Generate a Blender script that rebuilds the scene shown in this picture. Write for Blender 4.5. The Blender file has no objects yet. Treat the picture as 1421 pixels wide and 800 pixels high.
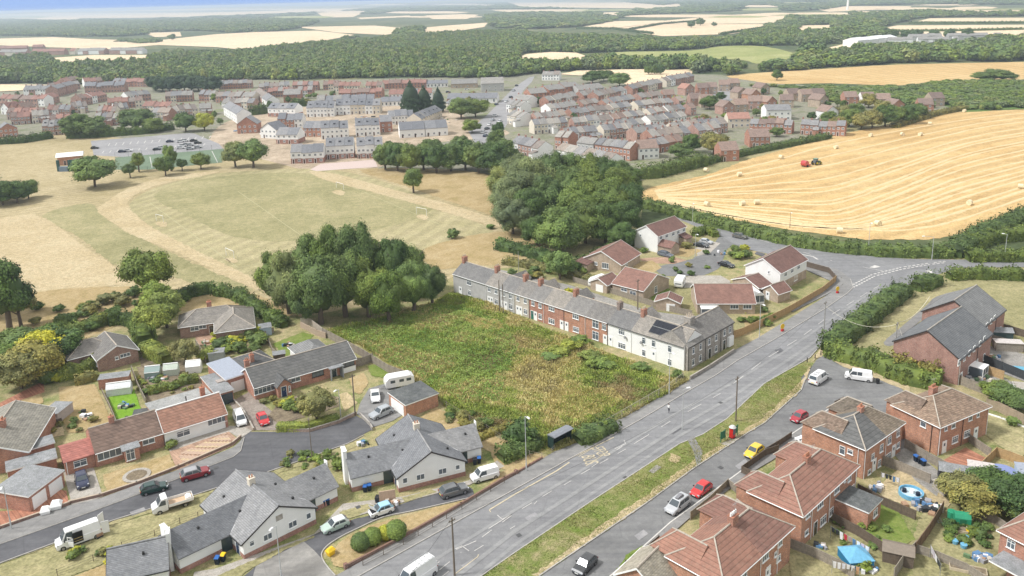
import bpy,bmesh,math,random
import numpy as np
from mathutils import Vector,Matrix
from mathutils.geometry import tessellate_polygon
random.seed(7);rng=np.random.default_rng(7)
S=bpy.context.scene
COL=S.collection
# ---------------------------------------------------------------- camera (drone, 72 m up, cropped 4:3 frame)
F,CX,CY,CAMH=1150.0,710.5,267.0,72.0
PITCH=math.atan(270/1150.0);ROLL=math.radians(1.6)
_f=Vector((0,math.cos(PITCH),-math.sin(PITCH)));_r0=Vector((1,0,0));_u0=_r0.cross(_f)
_r=math.cos(ROLL)*_r0-math.sin(ROLL)*_u0;_u=math.sin(ROLL)*_r0+math.cos(ROLL)*_u0
cam=bpy.data.cameras.new('camera');camo=bpy.data.objects.new('camera',cam);COL.objects.link(camo)
cam.sensor_width=36;cam.lens=F/1421*36;cam.shift_y=-(400-CY)/1421
cam.clip_start=1;cam.clip_end=40000
M=Matrix(((_r.x,_u.x,-_f.x,0),(_r.y,_u.y,-_f.y,0),(_r.z,_u.z,-_f.z,CAMH),(0,0,0,1)))
camo.matrix_world=M
S.camera=camo
# ---------------------------------------------------------------- daylight
SUN_EL,SUN_AZ=math.radians(50),math.radians(-100) # azimuth from +Y (north) clockwise
w=bpy.data.worlds.new('World');S.world=w;w.use_nodes=True
nt=w.node_tree;nt.nodes.clear()
sky=nt.nodes.new('ShaderNodeTexSky');sky.sky_type='NISHITA';sky.sun_disc=False
sky.sun_elevation=SUN_EL;sky.sun_rotation=SUN_AZ;sky.air_density=1.0;sky.dust_density=1.0;sky.ozone_density=1.5;sky.altitude=100
bg=nt.nodes.new('ShaderNodeBackground');bg.inputs[1].default_value=0.125
wo=nt.nodes.new('ShaderNodeOutputWorld')
# broken white cloud over most of the sky, blue left near the horizon
tcw=nt.nodes.new('ShaderNodeTexCoord');mpw=nt.nodes.new('ShaderNodeMapping');mpw.inputs['Scale'].default_value=(1,1,2.5)
nzw=nt.nodes.new('ShaderNodeTexNoise');nzw.inputs['Scale'].default_value=2.2;nzw.inputs['Detail'].default_value=6
rpw=nt.nodes.new('ShaderNodeValToRGB');rpw.color_ramp.elements[0].position=.30;rpw.color_ramp.elements[1].position=.46
nt.links.new(tcw.outputs['Generated'],mpw.inputs[0]);nt.links.new(mpw.outputs[0],nzw.inputs['Vector']);nt.links.new(nzw.outputs['Fac'],rpw.inputs[0])
sxw=nt.nodes.new('ShaderNodeSeparateXYZ');nt.links.new(tcw.outputs['Generated'],sxw.inputs[0])
hzw=nt.nodes.new('ShaderNodeMapRange');hzw.inputs[1].default_value=.02;hzw.inputs[2].default_value=.18;nt.links.new(sxw.outputs[2],hzw.inputs[0])
mlw=nt.nodes.new('ShaderNodeMath');mlw.operation='MULTIPLY';nt.links.new(rpw.outputs[0],mlw.inputs[0]);nt.links.new(hzw.outputs[0],mlw.inputs[1])
mxw=nt.nodes.new('ShaderNodeMix');mxw.data_type='RGBA';nt.links.new(mlw.outputs[0],mxw.inputs[0]);blw=nt.nodes.new('ShaderNodeMix');blw.data_type='RGBA';hbw=nt.nodes.new('ShaderNodeMapRange');hbw.inputs[1].default_value=.25;hbw.inputs[2].default_value=.05;nt.links.new(sxw.outputs[2],hbw.inputs[0]);hcw=nt.nodes.new('ShaderNodeMath');hcw.operation='MULTIPLY';hcw.inputs[1].default_value=.8;nt.links.new(hbw.outputs[0],hcw.inputs[0]);nt.links.new(hcw.outputs[0],blw.inputs[0]);nt.links.new(sky.outputs[0],blw.inputs[6]);blw.inputs[7].default_value=(1.35,2.5,5.2,1);nt.links.new(blw.outputs[2],mxw.inputs[6]);mxw.inputs[7].default_value=(5.6,5.6,5.5,1)
nt.links.new(mxw.outputs[2],bg.inputs[0]);nt.links.new(bg.outputs[0],wo.inputs[0])
sl=bpy.data.lights.new('sun','SUN');sl.energy=2.7;sl.angle=math.radians(8);sl.color=(1,.99,.98)
so=bpy.data.objects.new('sun',sl);COL.objects.link(so)
sd=Vector((math.sin(SUN_AZ)*math.cos(SUN_EL),math.cos(SUN_AZ)*math.cos(SUN_EL),math.sin(SUN_EL)))
so.rotation_euler=sd.to_track_quat('Z','Y').to_euler()
S.view_settings.view_transform='Standard';S.view_settings.look='None'
S.view_settings.exposure=0.64;S.view_settings.gamma=1
# ---------------------------------------------------------------- helpers
def P(x,y,z=0.0):
    "point of the place seen at photo pixel x,y at height z"
    d=_f+_r*((x-CX)/F)+_u*(-(y-CY)/F)
    t=(z-CAMH)/d.z
    p=Vector((0,0,CAMH))+d*t
    return Vector((p.x,p.y,z))
def proj_np(X,Y,Z):
    q=np.stack([X,Y,Z-CAMH],-1)
    d=q@np.array(_f);return CX+F*(q@np.array(_r))/d,CY-F*(q@np.array(_u))/d
def tagit(o,label=None,cat=None,group=None,kind=None):
    if label:o['label']=label
    if cat:o['category']=cat
    if group:o['group']=group
    if kind:o['kind']=kind
    return o
def thing(name,label,cat,loc=(0,0,0),rz=0.0,group=None,parts=True):
    o=bpy.data.objects.new(name,None);COL.objects.link(o)
    o.location=loc;o.rotation_euler=(0,0,rz);o.empty_display_size=.3
    return tagit(o,label,cat,group)
def obj(name,mesh,parent=None,loc=(0,0,0),rz=0.0,sc=None,rot=None):
    o=bpy.data.objects.new(name,mesh);COL.objects.link(o)
    if parent:o.parent=parent
    o.location=loc;o.rotation_euler=rot if rot else(0,0,rz)
    if sc:o.scale=sc
    return o
def children_map():
    m={}
    for o in bpy.data.objects:
        if o.parent:m.setdefault(o.parent.name,[]).append(o)
    return m
def copy_tree(o,kids,parent=None):
    c=o.copy();COL.objects.link(c);c.parent=parent
    for ch in kids.get(o.name,()):copy_tree(ch,kids,c)
    return c
class MB:
    def __init__(s):s.v=[];s.f=[];s.m=[]
    def poly(s,pts,m=0):
        n=len(s.v);s.v+=[tuple(p)for p in pts];s.f.append(tuple(range(n,n+len(pts))));s.m.append(m);return s
    def box(s,x0,x1,y0,y1,z0,z1,m=0):
        n=len(s.v)
        s.v+=[(x0,y0,z0),(x1,y0,z0),(x1,y1,z0),(x0,y1,z0),(x0,y0,z1),(x1,y0,z1),(x1,y1,z1),(x0,y1,z1)]
        for q in((0,3,2,1),(4,5,6,7),(0,1,5,4),(1,2,6,5),(2,3,7,6),(3,0,4,7)):
            s.f.append(tuple(n+i for i in q));s.m.append(m)
        return s
    def prism(s,pts,z0,z1,m=0,mt=None):
        "pts: xy list counter-clockwise"
        if sum(a[0]*b[1]-b[0]*a[1]for a,b in zip(pts,pts[1:]+pts[:1]))<0:pts=pts[::-1]
        n=len(s.v);k=len(pts)
        s.v+=[(p[0],p[1],z0)for p in pts]+[(p[0],p[1],z1)for p in pts]
        for i in range(k):
            j=(i+1)%k;s.f.append((n+i,n+j,n+k+j,n+k+i));s.m.append(m)
        s.f.append(tuple(n+k+i for i in range(k)));s.m.append(m if mt is None else mt)
        s.f.append(tuple(n+k-1-i for i in range(k)));s.m.append(m)
        return s
    def loft(s,rings,m=0,cap=True):
        n=len(s.v);k=len(rings[0])
        for r in rings:s.v+=[tuple(p)for p in r]
        for a in range(len(rings)-1):
            for i in range(k):
                j=(i+1)%k;b=n+a*k
                s.f.append((b+i,b+j,b+k+j,b+k+i));s.m.append(m)
        if cap:
            s.f.append(tuple(n+k-1-i for i in range(k)));s.m.append(m)
            b=n+(len(rings)-1)*k
            s.f.append(tuple(b+i for i in range(k)));s.m.append(m)
        return s
    def tube(s,p0,p1,r0,r1=None,n=6,m=0):
        p0=Vector(p0);p1=Vector(p1);r1=r0 if r1 is None else r1
        d=(p1-p0).normalized();a=d.orthogonal().normalized();b=d.cross(a)
        R=[]
        for p,r in((p0,r0),(p1,r1)):
            R.append([p+a*(r*math.cos(2*math.pi*i/n))+b*(r*math.sin(2*math.pi*i/n))for i in range(n)])
        return s.loft(R,m)
    def slab(s,pts,t,m=0,ms=None):
        "planar/any 3d polygon thickened downwards by t"
        n=len(s.v);k=len(pts)
        s.v+=[tuple(p)for p in pts]+[(p[0],p[1],p[2]-t)for p in pts]
        s.f.append(tuple(n+i for i in range(k)));s.m.append(m)
        s.f.append(tuple(n+2*k-1-i for i in range(k)));s.m.append(m)
        for i in range(k):
            j=(i+1)%k;s.f.append((n+k+i,n+k+j,n+j,n+i));s.m.append(m if ms is None else ms)
        return s
    def mesh(s,name,*mats,smooth=False):
        me=bpy.data.meshes.new(name);me.from_pydata(s.v,[],s.f)
        for q in mats:me.materials.append(q)
        if len(mats)>1:me.polygons.foreach_set('material_index',s.m)
        if smooth:me.polygons.foreach_set('use_smooth',[True]*len(s.f))
        me.update();return me
def np_mesh(name,V,Fq,mats,mi=None,smooth=False,col=None):
    "V (n,3), Fq (m,k) numpy"
    me=bpy.data.meshes.new(name);n,k=Fq.shape
    me.vertices.add(len(V));me.vertices.foreach_set('co',V.astype(np.float32).ravel())
    me.loops.add(n*k);me.loops.foreach_set('vertex_index',Fq.astype(np.int32).ravel())
    me.polygons.add(n);me.polygons.foreach_set('loop_start',np.arange(0,n*k,k,dtype=np.int32))
    for q in mats:me.materials.append(q)
    if mi is not None:me.polygons.foreach_set('material_index',mi.astype(np.int32))
    if smooth:me.polygons.foreach_set('use_smooth',np.ones(n,bool))
    if col is not None:
        a=me.color_attributes.new('tint','FLOAT_COLOR','POINT');a.data.foreach_set('color',col.astype(np.float32).ravel())
    me.update(calc_edges=True);return me
# ---------------------------------------------------------------- materials
_mats={}
def lin(h):
    "albedo triple straight through"
    return(h[0],h[1],h[2],1)
class NB:
    def __init__(s,name,rough=.85,spec=.3):
        s.m=bpy.data.materials.new(name);s.m.use_nodes=True;s.t=s.m.node_tree
        s.b=s.t.nodes['Principled BSDF'];s.b.inputs['Roughness'].default_value=rough
        s.b.inputs['Specular IOR Level'].default_value=spec
        s.tc=None
    def n(s,ty,**k):
        q=s.t.nodes.new('ShaderNode'+ty)
        for a,b in k.items():setattr(q,a,b)
        return q
    def L(s,a,b):s.t.links.new(a,b)
    def co(s):
        if not s.tc:s.tc=s.n('TexCoord')
        return s.tc.outputs['Object']
    def noise(s,scale,detail=3,rough=.55,vec=None,dist=0):
        q=s.n('TexNoise');q.inputs['Scale'].default_value=scale;q.inputs['Detail'].default_value=detail
        q.inputs['Roughness'].default_value=rough;q.inputs['Distortion'].default_value=dist
        s.L(vec or s.co(),q.inputs['Vector']);return q.outputs['Fac']
    def ramp(s,fac,stops):
        q=s.n('ValToRGB');e=q.color_ramp.elements
        while len(e)<len(stops):e.new(.5)
        for i,(p,c)in enumerate(stops):e[i].position=p;e[i].color=lin(c)
        s.L(fac,q.inputs[0]);return q.outputs[0]
    def mix(s,fac,a,b,mode='MIX'):
        q=s.n('Mix',data_type='RGBA',blend_type=mode)
        for i,v in((0,fac),(6,a),(7,b)):
            if isinstance(v,(float,int)):q.inputs[i].default_value=v
            elif isinstance(v,tuple):q.inputs[i].default_value=lin(v)
            else:s.L(v,q.inputs[i])
        return q.outputs[2]
    def math(s,op,a,b=None,c=None):
        q=s.n('Math',operation=op)
        for i,v in enumerate((a,b,c)):
            if v is None:continue
            if isinstance(v,(float,int)):q.inputs[i].default_value=v
            else:s.L(v,q.inputs[i])
        return q.outputs[0]
    def bump(s,h,strength=.3,dist=.05):
        q=s.n('Bump');q.inputs['Strength'].default_value=strength;q.inputs['Distance'].default_value=dist
        s.L(h,q.inputs['Height']);s.L(q.outputs[0],s.b.inputs['Normal'])
    def out(s,c):
        if isinstance(c,tuple):s.b.inputs['Base Color'].default_value=lin(c)
        else:s.L(c,s.b.inputs['Base Color'])
        return s.m
def mul(c,k):return tuple(min(1,x*k)for x in c)
def m_plain(name,c,rough=.7,spec=.3,metal=0,var=.12,scale=3):
    if name in _mats:return _mats[name]
    b=NB(name,rough,spec);b.b.inputs['Metallic'].default_value=metal
    f=b.noise(scale,4);_mats[name]=b.out(b.ramp(f,[(.3,mul(c,1-var)),(.7,mul(c,1+var))]));return _mats[name]
def m_ground(name,cols,s1=.05,s2=.6,s3=6,bump=.3,dist=1.0,rough=.95,stripe=None):
    "three colours blended by broad, medium and fine noise (metres)"
    if name in _mats:return _mats[name]
    b=NB(name,rough,.1)
    f1=b.noise(s1,5,.6,dist=dist);f2=b.noise(s2,5,.65);f3=b.noise(s3,3,.7)
    f=b.math('ADD',b.math('MULTIPLY',f1,.55),b.math('MULTIPLY',f2,.45))
    c=b.ramp(f,[(.36,cols[0]),(.5,cols[1]),(.64,cols[2])])
    g=b.ramp(f3,[(.25,(.62,.62,.62)),(.75,(1.36,1.36,1.36))]);f4=b.noise(s3*.28,4,.7);c=b.mix(1.0,c,b.ramp(f4,[(.28,(.78,.8,.76)),(.72,(1.2,1.18,1.2))]),'MULTIPLY')
    if stripe:
        mp=b.n('Mapping');mp.inputs['Rotation'].default_value=(0,0,stripe[0]);b.L(b.co(),mp.inputs[0]);wv=b.n('TexWave');wv.inputs['Scale'].default_value=stripe[1];wv.inputs['Distortion'].default_value=2.2;wv.inputs['Detail'].default_value=3;wv.inputs['Detail Scale'].default_value=.6;b.L(mp.outputs[0],wv.inputs[0]);k_=stripe[2];c=b.mix(1.0,c,b.ramp(wv.outputs['Fac'],[(.2,(1-k_,)*3),(.8,(1+k_,)*3)]),'MULTIPLY')
    c=b.mix(1.0,c,g,'MULTIPLY');b.bump(f3,bump,.08)
    _mats[name]=b.out(c);return b.m
def m_brick(name,c,mortar=(.36,.33,.3),var=.25):
    if name in _mats:return _mats[name]
    b=NB(name,.9,.15);sx=b.n('SeparateXYZ');b.L(b.co(),sx.inputs[0])
    u=b.math('ADD',sx.outputs[0],sx.outputs[1]);cb=b.n('CombineXYZ');b.L(u,cb.inputs[0]);b.L(sx.outputs[2],cb.inputs[1])
    k=b.n('TexBrick');b.L(cb.outputs[0],k.inputs['Vector']);k.inputs['Scale'].default_value=1
    k.inputs['Brick Width'].default_value=.225;k.inputs['Row Height'].default_value=.075;k.inputs['Mortar Size'].default_value=.008
    k.inputs['Color1'].default_value=lin(mul(c,1-var));k.inputs['Color2'].default_value=lin(mul(c,1+var));k.inputs['Mortar'].default_value=lin(mortar)
    n=b.noise(.7,5,.65);n2=b.noise(3.5,4,.7)
    g=b.ramp(n,[(.3,(.78,.76,.76)),(.7,(1.2,1.2,1.2))]);g2=b.ramp(n2,[(.3,(.82,.8,.78)),(.7,(1.15,1.15,1.15))])
    b.bump(k.outputs['Fac'],-.4,.01)
    _mats[name]=b.out(b.mix(1.0,b.mix(1.0,k.outputs['Color'],g,'MULTIPLY'),g2,'MULTIPLY'));return b.m
def m_roof(name,c,course=.3,var=.22,lich=None,dark=.55):
    "tile courses follow the height, tile joints run along the eaves"
    if name in _mats:return _mats[name]
    b=NB(name,.85,.25);sx=b.n('SeparateXYZ');b.L(b.co(),sx.inputs[0])
    fr=b.math('FRACT',b.math('DIVIDE',sx.outputs[2],course*.5))
    line=b.ramp(fr,[(0,(dark,dark,dark)),(.22,(1,1,1)),(1,(1.06,1.06,1.06))])
    u=b.math('ADD',sx.outputs[0],sx.outputs[1]);cb=b.n('CombineXYZ');b.L(u,cb.inputs[0]);b.L(sx.outputs[2],cb.inputs[1])
    k=b.n('TexBrick');b.L(cb.outputs[0],k.inputs['Vector']);k.inputs['Scale'].default_value=1
    k.inputs['Brick Width'].default_value=.34;k.inputs['Row Height'].default_value=course*.5;k.inputs['Mortar Size'].default_value=.006
    k.inputs['Color1'].default_value=lin(mul(c,1-var));k.inputs['Color2'].default_value=lin(mul(c,1+var));k.inputs['Mortar'].default_value=lin(mul(c,.6))
    n=b.noise(.55,5,.65,dist=.8);n2=b.noise(2.6,5,.7)
    g=b.ramp(n,[(.3,(.8,.8,.8)),(.7,(1.2,1.18,1.15))]);cc=b.mix(1.0,k.outputs['Color'],line,'MULTIPLY');cc=b.mix(1.0,cc,g,'MULTIPLY')
    if lich:cc=b.mix(b.ramp(n2,[(.5,(0,0,0)),(.75,(.45,.45,.45))]),cc,lich)
    oi=b.n('ObjectInfo');cc=b.mix(1.0,cc,b.ramp(oi.outputs['Random'],[(0,(.78,.79,.81)),(.5,(1,1,1)),(1,(1.26,1.22,1.16))]),'MULTIPLY')
    b.bump(fr,.5,.03)
    _mats[name]=b.out(cc);return b.m
def m_leaf(name,c,c2=None,hue=.17):
    if name in _mats:return _mats[name]
    b=NB(name,.65,.25);oi=b.n('ObjectInfo');at=b.n('Attribute',attribute_name='tint')
    n=b.noise(.45,3,.6);n2=b.noise(3,2)
    c2=c2 or(c[0]*1.7,c[1]*1.45,c[2]*1.1)
    cc=b.mix(b.ramp(n,[(.3,(0,0,0)),(.72,(1,1,1))]),mul(c,.8),c2)
    cc=b.mix(1.0,cc,at.outputs['Color'],'MULTIPLY')
    cc=b.mix(1.0,cc,b.ramp(oi.outputs['Random'],[(0,(1-hue,1-hue*.7,1)),(.5,(1,1,.95)),(1,(1+1.6*hue,1+hue,.8))]),'MULTIPLY')
    b.b.inputs['Subsurface Weight'].default_value=0
    _mats[name]=b.out(cc);return b.m
def m_glass(name='window_glass',c=(.03,.035,.045)):
    if name in _mats:return _mats[name]
    b=NB(name,.06,.6);_mats[name]=b.out(c);return b.m
def m_paint(name,c,rough=.25,coat=.6):
    if name in _mats:return _mats[name]
    b=NB(name,rough,.5);b.b.inputs['Coat Weight'].default_value=coat;b.b.inputs['Coat Roughness'].default_value=.08
    n=b.noise(1.2,4,.6);_mats[name]=b.out(b.ramp(n,[(.3,mul(c,.93)),(.7,mul(c,1.05))]));return b.m
GLASS=m_glass(c=(.11,.13,.15));WHITE=m_plain('white_upvc',(.82,.82,.8),.45,.4,var=.04);BLACK=m_plain('black_plastic',(.02,.02,.022),.5)
# ---------------------------------------------------------------- ground sheets
def smooth(pts,n=4,closed=False):
    "catmull-rom through pixel points"
    out=[];k=len(pts);rngi=range(k if closed else k-1)
    for i in rngi:
        g=lambda j:Vector(pts[j%k])if closed else Vector(pts[max(0,min(k-1,j))])
        p0,p1,p2,p3=g(i-1),g(i),g(i+1),g(i+2)
        for a in range(n):
            t=a/n
            out.append(tuple(.5*((2*p1)+(p2-p0)*t+(2*p0-5*p1+4*p2-p3)*t*t+(3*p1-p0-3*p2+p3)*t**3)))
    if not closed:out.append(tuple(pts[-1]))
    return out
_sheet=[0]
def sheet(name,pts,lev,mat,label=None,cat=None,kind='structure',sm=False,jit=0.0,thick=0,zz=None):
    "a surface lying on the ground, outline given where the photograph shows it"
    if sm:pts=smooth(pts,4,True)
    hi_=zz if(zz or 0)>1 else 0
    W=[P(x,y,hi_)for x,y in pts]
    if jit:
        Q=[]
        for i,a in enumerate(W):
            b=W[(i+1)%len(W)];k=max(1,min(40,int((b-a).length/(jit*3))))
            for j in range(k):
                q=a.lerp(b,j/k);Q.append(Vector((q.x+random.uniform(-jit,jit),q.y+random.uniform(-jit,jit),0)))
        W=Q
    _sheet[0]+=1
    z=lev*.02+(_sheet[0]%25)*.0007 if zz is None else zz
    tri=tessellate_polygon([[Vector((p.x,p.y,0))for p in W]])
    V=[(p.x,p.y,z)for p in W];Fs=[]
    for t in tri:
        a,b,c=(W[i]for i in t)
        Fs.append(tuple(t)if(b-a).cross(c-a).z>0 else tuple(t[::-1]))
    if thick or hi_:
        cx,cy=sum(p.x for p in W)/len(W),sum(p.y for p in W)/len(W);g_=40 if hi_ else 0;thick=thick or z
        n=len(V);V+=[(p.x+g_*(p.x-cx)/math.hypot(p.x-cx,p.y-cy),p.y+g_*(p.y-cy)/math.hypot(p.x-cx,p.y-cy),z-thick)for p in W]
        area=sum(a.x*b.y-b.x*a.y for a,b in zip(W,W[1:]+W[:1]))
        for i in range(n):
            j=(i+1)%n;q=(i+n,j+n,j,i)
            Fs.append(q if area>0 else q[::-1])
    me=bpy.data.meshes.new(name);me.from_pydata(V,[],Fs);me.materials.append(mat);me.update()
    o=obj(name,me);tagit(o,label,cat,kind=kind);return o
def strip(name,pts,width,z,mat,kind='structure',h=0,dash=None,world=False,parent=None):
    "a band of given width along a line (markings, kerbs, paths)"
    W=[Vector(p)if world else P(*p)for p in pts];mb=MB()
    segs=[]
    for a,b in zip(W,W[1:]):
        a=Vector((a.x,a.y,0));b=Vector((b.x,b.y,0));segs.append((a,b))
    if dash:
        on,off=dash;out=[];carry=0
        for a,b in segs:
            L=(b-a).length;t=carry
            while t<L:
                e=min(L,t+on);out.append((a.lerp(b,t/L),a.lerp(b,e/L)));t+=on+off
            carry=t-L
        segs=out
    if dash or h:
        for a,b in segs:
            if(b-a).length<.01:continue
            d=(b-a).normalized();n=Vector((-d.y,d.x,0))*width/2
            q=[a-n,b-n,b+n,a+n]
            if h:mb.prism([(p.x,p.y)for p in q],z-.05,z+h)
            else:mb.poly([(p.x,p.y,z)for p in q])
    else:
        W2=[Vector((p.x,p.y,0))for p in W];Lf=[];Rt=[]
        for i,p in enumerate(W2):
            d=(W2[min(i+1,len(W2)-1)]-W2[max(i-1,0)]).normalized();n=Vector((-d.y,d.x,0))*width/2;Lf.append(p+n);Rt.append(p-n)
        for i in range(len(W2)-1):mb.poly([(q.x,q.y,z)for q in(Rt[i],Rt[i+1],Lf[i+1],Lf[i])])
    o=obj(name,mb.mesh(name,mat),parent)
    if kind and not parent:o['kind']=kind
    return o
# ---------------------------------------------------------------- ground materials
G_FAR=m_ground('far_woodland_floor',((.06,.085,.04),(.09,.11,.05),(.20,.19,.09)),.004,.03,.3)
G_DRY=m_ground('dry_grass',((.29,.24,.125),(.36,.295,.17),(.43,.355,.22)),.03,.25,2.5,stripe=(.9,.08,.06))
G_PITCH=m_ground('mown_pitch_grass',((.28,.25,.13),(.335,.295,.165),(.39,.335,.20)),.025,.2,2.5,stripe=(.35,.055,.07))
G_SAND=m_ground('parched_bare_grass',((.37,.295,.165),(.43,.345,.21),(.47,.39,.25)),.05,.5,3)
G_OLIVE=m_ground('olive_grass',((.22,.205,.10),(.285,.26,.135),(.36,.31,.175)),.04,.3,2.5)
G_STRAW=m_ground('tan_lawn',((.27,.21,.09),(.36,.27,.14),(.42,.33,.19)),.15,1.0,8)
G_LAWN=m_ground('green_lawn',((.10,.16,.03),(.15,.20,.045),(.22,.24,.08)),.2,1.2,8)
G_BRIGHT=m_ground('bright_lawn',((.13,.24,.02),(.16,.29,.03),(.21,.32,.05)),.3,1.5,9)
G_VERGE=m_ground('patchy_verge_grass',((.13,.19,.035),(.21,.22,.08),(.32,.27,.15)),.12,.8,8)
G_SOIL=m_ground('garden_soil',((.12,.095,.07),(.2,.16,.11),(.28,.23,.16)),.3,1.6,9)
G_BUILD=m_ground('building_site_sand',((.24,.20,.14),(.38,.30,.22),(.50,.41,.31)),.05,.3,3)
G_TOWN=m_ground('town_paving_and_yards',((.15,.165,.09),(.24,.225,.18),(.17,.20,.08)),.04,.15,1)
G_SCRUB=m_ground('scrub_soil',((.10,.11,.03),(.2,.19,.06),(.3,.24,.11)),.06,.5,4)
G_STUB=m_ground('wheat_stubble',((.43,.28,.12),(.50,.345,.16),(.56,.41,.21)),.02,.15,2,stripe=(1.02,.035,.07))
G_CORN=m_ground('pale_cereal_field',((.60,.46,.30),(.66,.52,.35),(.70,.57,.40)),.004,.02,.5)
G_MOUND=m_ground('green_hill_pasture',((.22,.25,.08),(.30,.31,.12),(.38,.37,.18)),.006,.03,.4)
G_GREENCOURT=m_ground('green_court_surface',((.13,.175,.12),(.15,.20,.135),(.17,.22,.15)),.1,.6,5)
def m_asphalt(name,c,patch=.14):
    b=NB(name,.9,.2)
    n=b.noise(.09,5,.6,dist=1.2);n2=b.noise(1.1,5,.7);n3=b.noise(14,2,.6)
    cc=b.ramp(n,[(.3,mul(c,1-patch)),(.7,mul(c,1+patch))])
    cc=b.mix(1.0,cc,b.ramp(n2,[(.25,(.84,.84,.84)),(.75,(1.16,1.15,1.13))]),'MULTIPLY')
    cc=b.mix(1.0,cc,b.ramp(n3,[(.2,(.85,.85,.85)),(.8,(1.15,1.15,1.15))]),'MULTIPLY')
    mp=b.n('Mapping');mp.inputs['Rotation'].default_value=(0,0,-.745 if 'estate' not in name else-.35);mp.inputs['Scale'].default_value=(.06,1.1,1);b.L(b.co(),mp.inputs[0]);st=b.noise(.9,4,.6,vec=mp.outputs[0]);cc=b.mix(1.0,cc,b.ramp(st,[(.3,(.86,.86,.87)),(.7,(1.12,1.12,1.1))]),'MULTIPLY')
    pt=b.noise(.28,1,.3);cc=b.mix(b.ramp(pt,[(.66,(0,0,0)),(.675,(.3,.3,.3))]),cc,mul(c,.72))
    # sealed cracks: thin dark veins
    v=b.n('TexVoronoi',feature='DISTANCE_TO_EDGE');v.inputs['Scale'].default_value=.13;b.L(b.co(),v.inputs['Vector'])
    cc=b.mix(b.ramp(v.outputs['Distance'],[(0,(.35,.35,.35)),(.012,(0,0,0))]),cc,mul(c,.6))
    b.bump(n3,.25,.02);_mats[name]=b.out(cc);return b.m
A_MAIN=m_asphalt('worn_main_road_asphalt',(.205,.205,.21));A_SIDE=m_asphalt('service_road_asphalt',(.175,.175,.175),.2)
A_DARK=m_asphalt('dark_estate_asphalt',(.105,.105,.112),.18);A_PAVE=m_asphalt('pavement_tarmac',(.22,.215,.21),.14)
A_CAR=m_asphalt('car_park_asphalt',(.27,.265,.27));A_WEAR=m_asphalt('tyre_polished_asphalt',(.25,.25,.25),.1)
CONC=m_ground('pale_concrete',((.30,.27,.235),(.36,.33,.29),(.42,.39,.35)),.3,1.5,8,.15)
CONC2=m_ground('grey_concrete',((.21,.20,.185),(.27,.255,.235),(.32,.305,.28)),.3,1.5,8,.15)
KERB=m_plain('concrete_kerb',(.38,.36,.33),.9,var=.15,scale=2)
PAINTW=m_plain('worn_white_road_paint',(.52,.5,.47),.7,var=.22,scale=2.5);PAINTY=m_plain('worn_yellow_road_paint',(.5,.43,.3),.7,var=.2,scale=2.5)
REDPAVE=m_brick('red_block_paving',(.36,.17,.11),(.25,.17,.13));PINKPAVE=m_brick('pink_concrete_paving',(.36,.24,.17),(.28,.2,.15),.15)
# ---------------------------------------------------------------- base land out to the horizon
def base_land():
    R=[0,60,120,200,300,450,700,1100,1700,2600,4000,6000,9000,13000];n=48
    V=[(0,0,0)];Fs=[]
    for r in R[1:]:
        for i in range(n):V.append((r*math.cos(2*math.pi*i/n),r*math.sin(2*math.pi*i/n),0))
    for i in range(n):Fs.append((0,1+i,1+(i+1)%n))
    for a in range(len(R)-2):
        for i in range(n):
            j=(i+1)%n;b=1+a*n;Fs.append((b+i,b+n+i,b+n+j,b+j))
    me=bpy.data.meshes.new('ground');me.from_pydata(V,[],Fs);me.materials.append(G_FAR);me.update()
    tagit(obj('ground',me),kind='structure')
base_land()
sheet('town_ground',[(-60,205),(-60,118),(60,112),(240,108),(420,112),(600,108),(740,100),(1010,104),(1060,112),(1300,140),(1345,160),(1190,190),(1040,225),(900,262),(800,262),(700,250),(520,240),(400,205),(200,215)],1,G_TOWN)
sheet('near_ground',[(-300,900),(-120,420),(0,395),(300,400),(620,360),(700,330),(1010,330),(1200,350),(1700,350),(2000,900)],1,m_ground('mixed_garden_ground',((.13,.17,.05),(.27,.25,.12),(.40,.32,.19)),.09,.5,4))
sheet('rough_grass',[(800,262),(870,262),(905,244),(985,226),(1040,208),(1180,176),(1330,150),(1340,158),(1180,190),(1040,226),(905,266),(876,276),(820,290)],2,G_OLIVE)
sheet('wood_floor',[(690,240),(880,240),(892,280),(885,350),(790,372),(690,350)],2,G_OLIVE)
# playing fields
sheet('playing_field',[(-200,440),(-120,200),(100,185),(300,205),(420,236),(520,234),(600,236),(700,250),(760,330),(720,370),(640,380),(560,415),(420,440),(330,430),(230,440),(120,470)],2,G_DRY)
sheet('football_pitch',smooth([(178,290),(200,268),(260,248),(340,238),(460,236),(560,262),(640,300),(685,322),(640,340),(560,352),(420,400),(330,385),(250,340),(200,312)],4,True),3,G_PITCH)
sheet('pitch_green_patch',smooth([(215,270),(300,246),(440,242),(560,268),(600,292),(520,320),(420,335),(330,330),(260,300)],4,True),4,G_OLIVE,jit=.6)
sheet('bare_track',smooth([(135,292),(150,280),(178,262),(230,246),(300,238),(290,243),(225,256),(190,270),(178,284),(190,300),(215,318),(260,342),(330,376),(380,400),(420,425),(380,412),(340,396),(290,372),(230,345),(180,325),(150,305)],4,True),5,G_SAND,jit=.4)
sheet('bare_track',smooth([(430,238),(470,243),(540,262),(620,283),(700,310),(690,316),(600,290),(520,268),(450,250)],4,True),5,G_SAND,jit=.4)
sheet('olive_grass_band',smooth([(60,300),(120,283),(138,293),(160,312),(230,348),(300,380),(350,402),(300,405),(240,385),(170,375),(110,330)],4,True),4,G_OLIVE,jit=.5)
sheet('parched_plot',[(-60,308),(0,303),(47,297),(75,310),(120,345),(172,378),(176,396),(100,402),(40,410),(-60,430)],4,G_SAND,jit=.4)
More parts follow.
